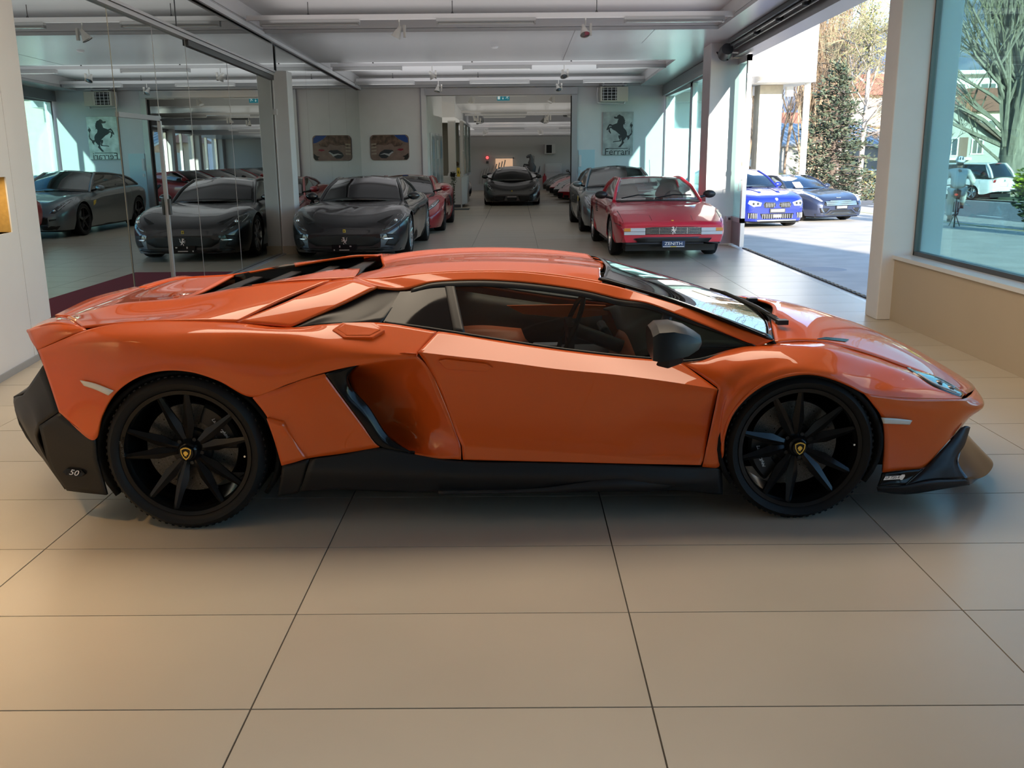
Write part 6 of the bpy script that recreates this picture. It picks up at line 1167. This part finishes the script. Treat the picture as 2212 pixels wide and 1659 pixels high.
for k in range(22): x = -4.2+.42*k; q.add([(x, -.4, 3.15), (x+.06, -.4, 3.15), (x+.06, 8.3, 4.75), (x, 8.3, 4.75), (x, -.4, 3.22), (x+.06, -.4, 3.22), (x+.06, 8.3, 4.82), (x, 8.3, 4.82)], [(3, 2, 1, 0), (4, 5, 6, 7), (0, 1, 5, 4), (1, 2, 6, 5), (2, 3, 7, 6), (3, 0, 4, 7)])
tag(q.build('roof_ribs', mat('metal_roof', (.42, .44, .45), .5), rf), kind='stuff')
def block(name, label, x, y, w, d, h, m, rz, floors, cols, top=None, roofm=None, balc=True):
    t = thing(name, label, 'building', (x, y, og(y)), radians(rz)); MB().span((0, 0, 0), (w, d, h)).build('walls', m, t)
    fh = (h-.6)/floors
    for f in range(floors):
        if balc: MB().span((-.2, -1.1, .5+f*fh-.1), (w+.1, 0, .5+f*fh+.12)).build('balcony_slab', m, t); MB().span((-.2, -1.1, .5+f*fh+.12), (w+.1, -1.04, .5+f*fh+.95)).build('balcony_front', WHITEB if f % 2 else m, t)
        for c in range(cols): win(t, (w*(c+.5)/cols, -.02, .5+f*fh+fh*.5), w/cols*.5, fh*.55, (0, 1, 0), False)
    if roofm:
        q = MB(); q.add([(-.6, -.8, h), (w+.6, -.8, h), (w+.6, d+.8, h), (-.6, d+.8, h), (w*.25, d/2, h+2.2), (w*.75, d/2, h+2.2)], [(0, 1, 5, 4), (1, 2, 5), (2, 3, 4, 5), (3, 0, 4)]); q.build('roof', roofm, t)
    else: MB().span((-.4, -1.3, h), (w+.4, d+.3, h+.35)).build('roof', WHITEB, t)
    return t
block('apartment_block', 'white flat-roofed terrace block on the slope above the gabled house', 36.5, 98, 17, 10, 10.4, WHITEB, -8, 3, 6)
block('apartment_block', 'cream block with a red hipped roof between the white block and the gabled house', 37.5, 86, 13, 8, 6.3, CREAM, -6, 2, 5, roofm=ROOFR)
block('apartment_block', 'sunlit cream apartment block behind the birches', 29.5, 90, 11, 9, 8.0, CREAM, -10, 3, 4, roofm=ROOFR)
block('apartment_block', 'brown-roofed house low behind the conifer', 21.0, 84, 7, 7, 4.2, mat('plaster_ochre', (.55, .36, .24), .85), 0, 1, 3, roofm=ROOFR, balc=False)
# street lamp, white post
t = thing('street_lamp', 'slender grey street lamp with a curved top left of the gabled house', 'street lamp', (20.3, 48, og(48))); MB().tube([(0, 0, 0), (0, 0, 4), (.02, 0, 5.9), (-.1, 0, 6.4), (-.5, 0, 6.6)], [.09, .07, .05, .045, .04], 8).build('post', ALU, t, smooth=60); MB().box((-.75, 0, 6.58), (.55, .2, .12)).build('lantern', ALUL, t, bevel=.03)
t = thing('sign_post', 'white post with a round head right of the poplar trunk', 'post', (27.2, 49.5, og(49.5))); MB().cyl((0, 0, 0), (0, 0, 2.45), .06, n=10).build('post', WHITEF, t); MB().ball((0, 0, 2.5), .11, 10, 8).build('post_head', WHITEF, t)
# trees
def limb(mb, p, d, L, r, dep, spread, upb, wig, n=5, minr=.012, tw=None):
    p = Vector(p); d = Vector(d).normalized(); pts = [p.copy()]; rs = [r]; k = 4
    for i in range(k):
        d = (d+Vector((random.gauss(0, wig), random.gauss(0, wig), upb+random.gauss(0, wig*.5)))).normalized(); p = p+d*(L/k); pts.append(p.copy()); rs.append(r*(1-.62*(i+1)/k))
    (mb if r > .035 or tw is None else tw).tube(pts, rs, n if r > .035 else 3, cap=False)
    if dep <= 0: return
    for i in range(random.choice((3, 4, 4, 5))):
        t = random.uniform(.25, 1.0); q = pts[0].lerp(pts[-1], t) if False else pts[min(k, int(t*k)+0)].lerp(pts[min(k, int(t*k)+1)], t*k-int(t*k)); a = random.uniform(0, 2*pi)
        nd = (d+Vector((cos(a), sin(a), random.uniform(-.2, .5)))*spread).normalized(); rr_ = max(minr, rs[min(k, int(t*k))]*random.uniform(.45, .7))
        limb(mb, q, nd, L*random.uniform(.45, .72), rr_, dep-1, spread, upb, wig*1.15, n, minr, tw)
BARKP = mat('poplar_bark', (.27, .245, .19), .9, noise=.5, nscale=5, stretch=(3, 3, .5)); BARKB = mat('birch_bark', (.46, .40, .36), .85, noise=.6, nscale=4); TWIG = mat('twig_brown', (.22, .16, .11), .9); TWIGG = mat('twig_olive', (.22, .20, .12), .9)
def tree(name, label, x, y, limbs, bark, twig, trunk, group=None, foliage=None):
    t = thing(name, label, 'tree', (x, y, og(y)), group=group); mb, tw = MB(), MB(); mb.tube(trunk[0], trunk[1], 10)
    for a in limbs: limb(mb, *a[:2], *a[2:], tw=tw)
    mb.build('trunk', bark, t, smooth=60)
    if tw.v: tag(tw.build('twigs', twig, t), kind='stuff')
    return t
L_ = []
for k in range(26):
    a = random.uniform(0, 2*pi); rr0 = random.uniform(.1, .55); L_.append(((rr0*cos(a), rr0*sin(a), random.uniform(1.5, 3.2)), (cos(a)*random.uniform(.05, .30), sin(a)*.2, 1), random.uniform(7, 12), random.uniform(.10, .26), 3, .38, .05, .06))
for k in range(12):
    a = pi+random.uniform(-.7, .7); L_.append(((-.3, 0, random.uniform(1.6, 5.5)), (cos(a)*random.uniform(.8, 1.5), sin(a), random.uniform(.4, 1)), random.uniform(4.5, 7.5), random.uniform(.07, .13), 3, .7, .02, .14))
tree('poplar_tree', 'huge bare poplar with many upright limbs filling the right window', 25.6, 50.2, L_, BARKP, TWIGG, ([(-.1, 0, -.1), (0, 0, .6), (.1, 0, 1.6), (.1, 0, 2.6), (.2, 0, 5)], [1.0, .72, .66, .62, .3]))
def slim(x, y, h, lean, lab, seed, bark, twig, n=18, up_=.0, rad=.16, r3=.45):
    random.seed(seed); L_ = []; tr = [(0, 0, 0), (lean*.5, 0, h*.22), (lean, 0, h*.5), (lean*.6, 0, h*.8), (lean*.8, 0, h)]
    for k in range(n):
        z = random.uniform(.30, .98)*h; a = random.uniform(0, 2*pi); xx = np.interp(z, [p[2] for p in tr], [p[0] for p in tr]); L_.append(((xx, 0, z), (cos(a), sin(a), random.uniform(.1, .9)), (1.15-z/h)*h*.38+.5, .05, 3, .8, up_, .2))
    return tree('birch_tree', lab, x, y, L_, bark, twig, (tr, [rad, rad*.8, rad*.65, rad*.4, rad*.1]))
slim(16.35, 46, 9.4, .1, 'tall birch with a pale trunk and olive crown just left of the near column', 3, BARKB, TWIGG, 17)
slim(15.5, 47.5, 6.8, .55, 'leaning dark-trunked birch left of the pale one', 8, mat('dark_bark', (.22, .18, .17), .9), TWIG, 14)
# olive leaf tufts in the birch crown
q = MB()
for k in range(1100):
    a = random.uniform(0, 2*pi); r = abs(random.gauss(0, .75)); z = random.gauss(7.7, .85); c_ = Vector((.05+r*cos(a), r*sin(a), z)); u = Vector((random.gauss(0, 1), random.gauss(0, 1), random.gauss(0, 1))).normalized(); v_ = u.orthogonal().normalized(); q.add([c_, c_+u*.16+v_*.03, c_+u*.24, c_+u*.12-v_*.03], [(0, 1, 2, 3)])
tag(q.build('crown', mat('olive_leaf', (.24, .24, .09), .8), bpy.data.objects['birch_tree']), kind='stuff')
def upright(x, y, h, lab, seed, col_, n=34, w=.5):
    random.seed(seed); L_ = [((random.gauss(0, w*.4), random.gauss(0, w*.4), random.uniform(.0, h*.3)), (random.gauss(0, .09), random.gauss(0, .09), 1), random.uniform(.5, .8)*h, .07, 3, .22, .03, .05) for k in range(n)]
    return tree('bare_poplar', lab, x, y, L_, col_, col_, ([(0, 0, 0), (0, 0, h*.3), (0, 0, h*.8)], [.35, .25, .06]), group=None)
TAN = mat('tan_twig', (.40, .29, .19), .9)
upright(18.4, 60, 9.5, 'tan bare poplar seen under the white canopy, left of the conifer', 21, TAN, 44, 1.3); upright(20.3, 62, 11.6, 'tall thin bare poplar rising right of the canopy edge', 22, TAN, 7, .3); upright(14.4, 56, 8.5, 'brown bare poplar left of the concrete pillar', 23, TWIG, 30, 1.2)
def conifer(x, y, h, lab, seed):
    random.seed(seed); t = thing('conifer', lab, 'tree', (x, y, og(y))); MB().tube([(0, 0, 0), (.05, 0, h*.5), (0, 0, h)], [.20, .13, .02], 8).build('trunk', mat('pine_bark', (.10, .075, .06), .9), t, smooth=60); b = MB(); q = MB()
    for k in range(46):
        z = h*(.07+.91*k/45); R_ = (1-z/h)**.8*h*.40*random.uniform(.6, 1.25)+.1
        for j in range(6 if k < 32 else 5):
            a = random.uniform(0, 2*pi); e = Vector((cos(a)*R_, sin(a)*R_, z-.12*R_+random.uniform(-.1, .25))); s0 = Vector((0, 0, z)); b.tube([s0, s0.lerp(e, .5)+Vector((0, 0, .05)), e], [.03, .02, .008], 4, cap=False)
            for i in range(int(6+R_*8)):
                u = random.uniform(.2, 1.05); c_ = s0.lerp(e, u)+Vector((random.gauss(0, .11), random.gauss(0, .11), random.gauss(.03, .07))); d = (e-s0).normalized()*.6+Vector((random.gauss(0, .6), random.gauss(0, .6), random.uniform(-.1, .7))); d = d.normalized()*random.uniform(.16, .30); s_ = d.cross(Vector((random.gauss(0, 1), random.gauss(0, 1), 1))).normalized()*.05; q.add([c_-s_*.5, c_+d*.5+s_, c_+d, c_+d*.5-s_], [(0, 1, 2, 3)])
    b.build('branches', mat('pine_bark', (.10, .075, .06), .9), t); tag(q.build('needles', mat('pine_needles', (.035, .065, .045), .8, noise=.5, nscale=3, ntwo=(.09, .10, .06)), t), kind='stuff'); return t
conifer(13.75, 42.0, 5.75, 'dark green conifer behind the white post, right of the concrete pillar', 31)
def bush(x, y, r, h, lab, seed, c0, c1, n, leaf=.09, zoff=0.):
    random.seed(seed); t = thing('shrub', lab, 'shrub', (x, y, og(y))); s = MB()
    for k in range(12): a = random.uniform(0, 2*pi); s.tube([(0, 0, 0), (cos(a)*r*.3, sin(a)*r*.3, h*.5), (cos(a)*r*.5, sin(a)*r*.5, h*.85)], [.025, .018, .008], 5, cap=False)
    s.build('stems', TWIG, t)
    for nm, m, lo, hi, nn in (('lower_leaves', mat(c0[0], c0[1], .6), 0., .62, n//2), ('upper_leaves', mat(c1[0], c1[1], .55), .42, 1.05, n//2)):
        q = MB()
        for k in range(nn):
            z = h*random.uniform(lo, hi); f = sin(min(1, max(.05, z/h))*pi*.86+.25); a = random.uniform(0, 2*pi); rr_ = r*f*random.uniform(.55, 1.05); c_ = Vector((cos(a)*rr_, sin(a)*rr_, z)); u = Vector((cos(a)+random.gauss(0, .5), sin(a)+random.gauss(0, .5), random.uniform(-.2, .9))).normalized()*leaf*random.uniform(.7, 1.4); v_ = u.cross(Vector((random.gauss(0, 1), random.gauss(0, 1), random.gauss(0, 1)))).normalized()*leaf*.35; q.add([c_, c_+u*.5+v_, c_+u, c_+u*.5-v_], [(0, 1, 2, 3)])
        tag(q.build(nm, m, t), kind='stuff')
    return t
bush(12.55, 22.9, .62, 1.95, 'yellow-green laurel shrub at the right edge of the window', 41, ('laurel_shaded', (.03, .055, .02)), ('laurel_lit', (.42, .50, .05)), 2600, .10)  # sunlit top and shaded base put into the leaf colours
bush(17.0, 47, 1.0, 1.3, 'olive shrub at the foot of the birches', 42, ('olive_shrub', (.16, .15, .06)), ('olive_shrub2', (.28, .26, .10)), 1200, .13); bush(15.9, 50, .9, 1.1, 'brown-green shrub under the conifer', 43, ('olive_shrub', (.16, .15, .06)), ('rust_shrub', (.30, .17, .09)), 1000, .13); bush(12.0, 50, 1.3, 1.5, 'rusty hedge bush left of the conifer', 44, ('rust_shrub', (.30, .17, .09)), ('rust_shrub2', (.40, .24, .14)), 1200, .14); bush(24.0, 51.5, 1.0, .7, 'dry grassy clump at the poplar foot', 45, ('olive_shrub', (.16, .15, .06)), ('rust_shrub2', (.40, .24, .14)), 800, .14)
random.seed(61); L_ = [((0, 0, .6+.2*k), (random.gauss(0, .8), random.gauss(0, .8), 1), random.uniform(1.0, 1.8), .035, 3, .6, .02, .15) for k in range(9)]
tree('young_tree', 'small bare young tree left of the gabled house', 23.6, 54, L_, TWIGG, TWIGG, ([(0, 0, 0), (0, 0, 1.2), (0, 0, 2.6)], [.06, .05, .02]))
# cyclist
hd_ = math.atan2(11.3, 24.6)
bk = thing('bicycle', 'black city bicycle ridden away by the person in the pale suit', 'bicycle', (11.15, 24.3, og(24.3)), -hd_)
for nm, y in (('rear_wheel', 0.), ('front_wheel', 1.02)):
    w = MB().lathe([(.325, -.018), (.335, 0), (.325, .018), (.305, .012), (.305, -.012)], (0, y, .335), (1, 0, 0), 32, close=True); o = w.build(nm, RUBBER, bk, smooth=50); q = MB(); q.cyl((-.03, y, .335), (.03, y, .335), .025, n=10)
    for k in range(14): a = 2*pi*k/14; q.tube([(0, y, .335), (0, y+.305*cos(a), .335+.305*sin(a))], .0025, 3, cap=False)
    tag(q.build('spokes', STEEL, o), kind='stuff')
fr = MB(); bb = (0, .42, .30)
for a, b_ in (((0, 0, .335), bb), (bb, (0, .30, .86)), ((0, 0, .335), (0, .33, .74)), (bb, (0, .86, .74)), ((0, .31, .78), (0, .85, .82)), ((0, .84, .92), (0, .92, .60)), ((.05, .92, .60), (.05, 1.02, .335)), ((-.05, .92, .60), (-.05, 1.02, .335))): fr.tube([a, b_], .017, 7)
fr.build('frame', BLK_SATIN, bk); MB().tube([(-.33, .76, 1.02), (-.2, .84, 1.03), (0, .86, 1.0), (.2, .84, 1.03), (.33, .76, 1.02)], .014, 7).build('handlebar', BLK_SATIN, bk); MB().ball((0, .27, .92), (.085, .14, .04), 12, 8).build('saddle', BLK_SATIN, bk, smooth=60)
sb = MB().box((0, .12, .84), (.17, .14, .20)).build('saddle_bag', mat('bag_brown', (.16, .075, .05), .7), bk, bevel=.03); MB().ball((-.02, .04, .82), (.04, .02, .03), 10, 6).build('rear_lamp', mat('bike_lamp', (.7, .06, .03), .3, emit=(1, .1, .05), es=1.2), sb)
m = MB(); m.tube([(.02, .1, .30), (.13, .02, .03)], .012, 5); m.tube([(-.02, .1, .30), (-.12, .02, .04)], .012, 5); m.build('stand', BLK_SATIN, bk); m = MB(); m.cyl((-.05, .42, .30), (.05, .42, .30), .03, n=10); m.tube([(-.06, .42, .30), (-.08, .40, .14)], .012, 5); m.tube([(.06, .42, .30), (.08, .44, .46)], .012, 5); m.box((-.13, .40, .13), (.10, .08, .025)); m.box((.13, .44, .47), (.10, .08, .025)); m.build('pedals', BLK_SATIN, bk)
def skin(name, V, E, m, par, lv=1):
    me = bpy.data.meshes.new(name); me.from_pydata([v[:3] for v in V], E, []); o = bpy.data.objects.new(name, me); COL.objects.link(o); o.parent = par; me.materials.append(m)
    sk = o.modifiers.new('skin', 'SKIN'); sk.use_smooth_shade = True
    for i, v in enumerate(V):
        d = me.skin_vertices[0].data[i]; r = v[3]; d.radius = (r, v[4] if len(v) > 4 else r); d.use_root = (i == 0)
    o.modifiers.new('sub', 'SUBSURF').levels = lv; o.modifiers['sub'].render_levels = lv; return o
ps = thing('person', 'person in a pale suit and blue-white helmet cycling away, seen through the right window', 'person', (11.15, 24.3, og(24.3)), -hd_)
V = [(0, .24, .98, .15, .12), (0, .33, 1.18, .15, .11), (0, .44, 1.36, .15, .10), (0, .50, 1.46, .06), (0, .54, 1.54, .075), (0, .555, 1.63, .085), (0, .54, 1.69, .05),
     (.19, .46, 1.38, .065), (.31, .44, 1.16, .05), (.31, .66, 1.06, .035), (-.19, .46, 1.38, .065), (-.33, .44, 1.16, .05), (-.31, .66, 1.06, .035),
     (.10, .28, .92, .10), (.14, .62, .80, .07), (.13, .46, .53, .05), (.13, .53, .50, .04), (-.10, .28, .90, .10), (-.14, .58, .56, .07), (-.13, .38, .20, .05), (-.13, .47, .165, .04)]
E = [(0, 1), (1, 2), (2, 3), (3, 4), (4, 5), (5, 6), (2, 7), (7, 8), (8, 9), (2, 10), (10, 11), (11, 12), (0, 13), (13, 14), (14, 15), (15, 16), (0, 17), (17, 18), (18, 19), (19, 20)]
for s, i in ((1, 9), (-1, 12)):
    k = len(V); V.append((s*.31, .74, 1.045, .03, .02)); E.append((i, k))
    for j, (dx, L) in enumerate(((-.028, .055), (-.010, .065), (.010, .062), (.026, .048))):
        a = len(V); V += [(s*.31+dx, .785, 1.045, .010), (s*.31+dx, .80, 1.02, .009), (s*.31+dx, .785, 1.005, .008)]; E += [(k, a), (a, a+1), (a+1, a+2)]
    a = len(V); V += [(s*.27, .74, 1.03, .011), (s*.265, .77, 1.015, .009)]; E += [(k, a), (a, a+1)]
skin('body', V, E, mat('skin_tone', (.38, .24, .17), .55), ps, 2)
SUIT = mat('pale_suit', (.62, .63, .58), .8)
J = [(0, .22, .94, .195, .14), (0, .32, 1.16, .19, .135), (0, .43, 1.35, .19, .12), (0, .48, 1.43, .09), (.21, .46, 1.37, .085), (.34, .43, 1.15, .07), (.325, .63, 1.07, .052), (-.21, .46, 1.37, .085), (-.36, .43, 1.15, .07), (-.325, .63, 1.07, .052)]
skin('jacket', J, [(0, 1), (1, 2), (2, 3), (2, 4), (4, 5), (5, 6), (2, 7), (7, 8), (8, 9)], SUIT, ps, 2)
T_ = [(0, .25, .95, .16, .13), (.11, .30, .90, .115), (.15, .60, .80, .085), (.14, .47, .58, .07), (-.11, .30, .88, .115), (-.15, .57, .57, .088), (-.15, .39, .25, .075)]
skin('trousers', T_, [(0, 1), (1, 2), (2, 3), (0, 4), (4, 5), (5, 6)], SUIT, ps, 2)
for x, y, z in ((.13, .46, .51), (-.14, .40, .17)): MB().ball((x, y+.05, z), (.05, .13, .045), 12, 8).build('shoe', mat('shoe_dark', (.05, .04, .035), .5), ps, smooth=60)
h = MB().ball((0, .56, 1.67), (.115, .14, .095), 16, 10).build('helmet', mat('helmet_white', (.65, .75, .85), .35), ps, smooth=60); m = MB()
for x in (-.06, 0, .06): m.box((x, .45, 1.71), (.025, .10, .035), rot=Matrix.Rotation(.5, 3, 'X')); 
m.build('helmet_vents', BLK_SATIN, h); MB().ball((0, .52, 1.575), (.088, .095, .06), 12, 8).build('hair', mat('hair_dark', (.03, .022, .018), .7), ps, smooth=60)
# clerk behind the booth glazing
pc = thing('person', 'person in a white shirt seated behind the reception glazing', 'person', (-2.02, 33.0, 0)); MB().box((0, .0, .25), (.4, .4, .5)).build('stool', BLK_SATIN, pc)
V = [(0, 0, .62, .15), (0, .0, .85, .15, .11), (0, 0, 1.06, .16, .10), (0, 0, 1.15, .055), (0, -.03, 1.22, .085), (0, -.03, 1.33, .09), (.2, 0, 1.04, .06), (.25, -.1, .82, .045), (.12, -.3, .86, .035), (-.2, 0, 1.04, .06), (-.25, -.1, .82, .045), (-.12, -.3, .86, .035), (.1, -.2, .58, .09), (.1, -.42, .5, .07), (.1, -.42, .08, .05), (-.1, -.2, .58, .09), (-.1, -.42, .5, .07), (-.1, -.42, .08, .05)]
skin('body', V, [(0, 1), (1, 2), (2, 3), (3, 4), (4, 5), (2, 6), (6, 7), (7, 8), (2, 9), (9, 10), (10, 11), (0, 12), (12, 13), (13, 14), (0, 15), (15, 16), (16, 17)], mat('skin_tone', (.38, .24, .17), .55), pc)
skin('shirt', [(0, 0, .60, .175, .14), (0, 0, .85, .175, .13), (0, 0, 1.05, .18, .12), (.22, 0, 1.04, .075), (.265, -.1, .83, .06), (-.22, 0, 1.04, .075), (-.265, -.1, .83, .06)], [(0, 1), (1, 2), (2, 3), (3, 4), (2, 5), (5, 6)], WHITEF, pc)
MB().ball((0, .0, 1.36), (.10, .115, .09), 12, 8).build('hair', mat('hair_brown', (.10, .055, .03), .7), pc, smooth=60)
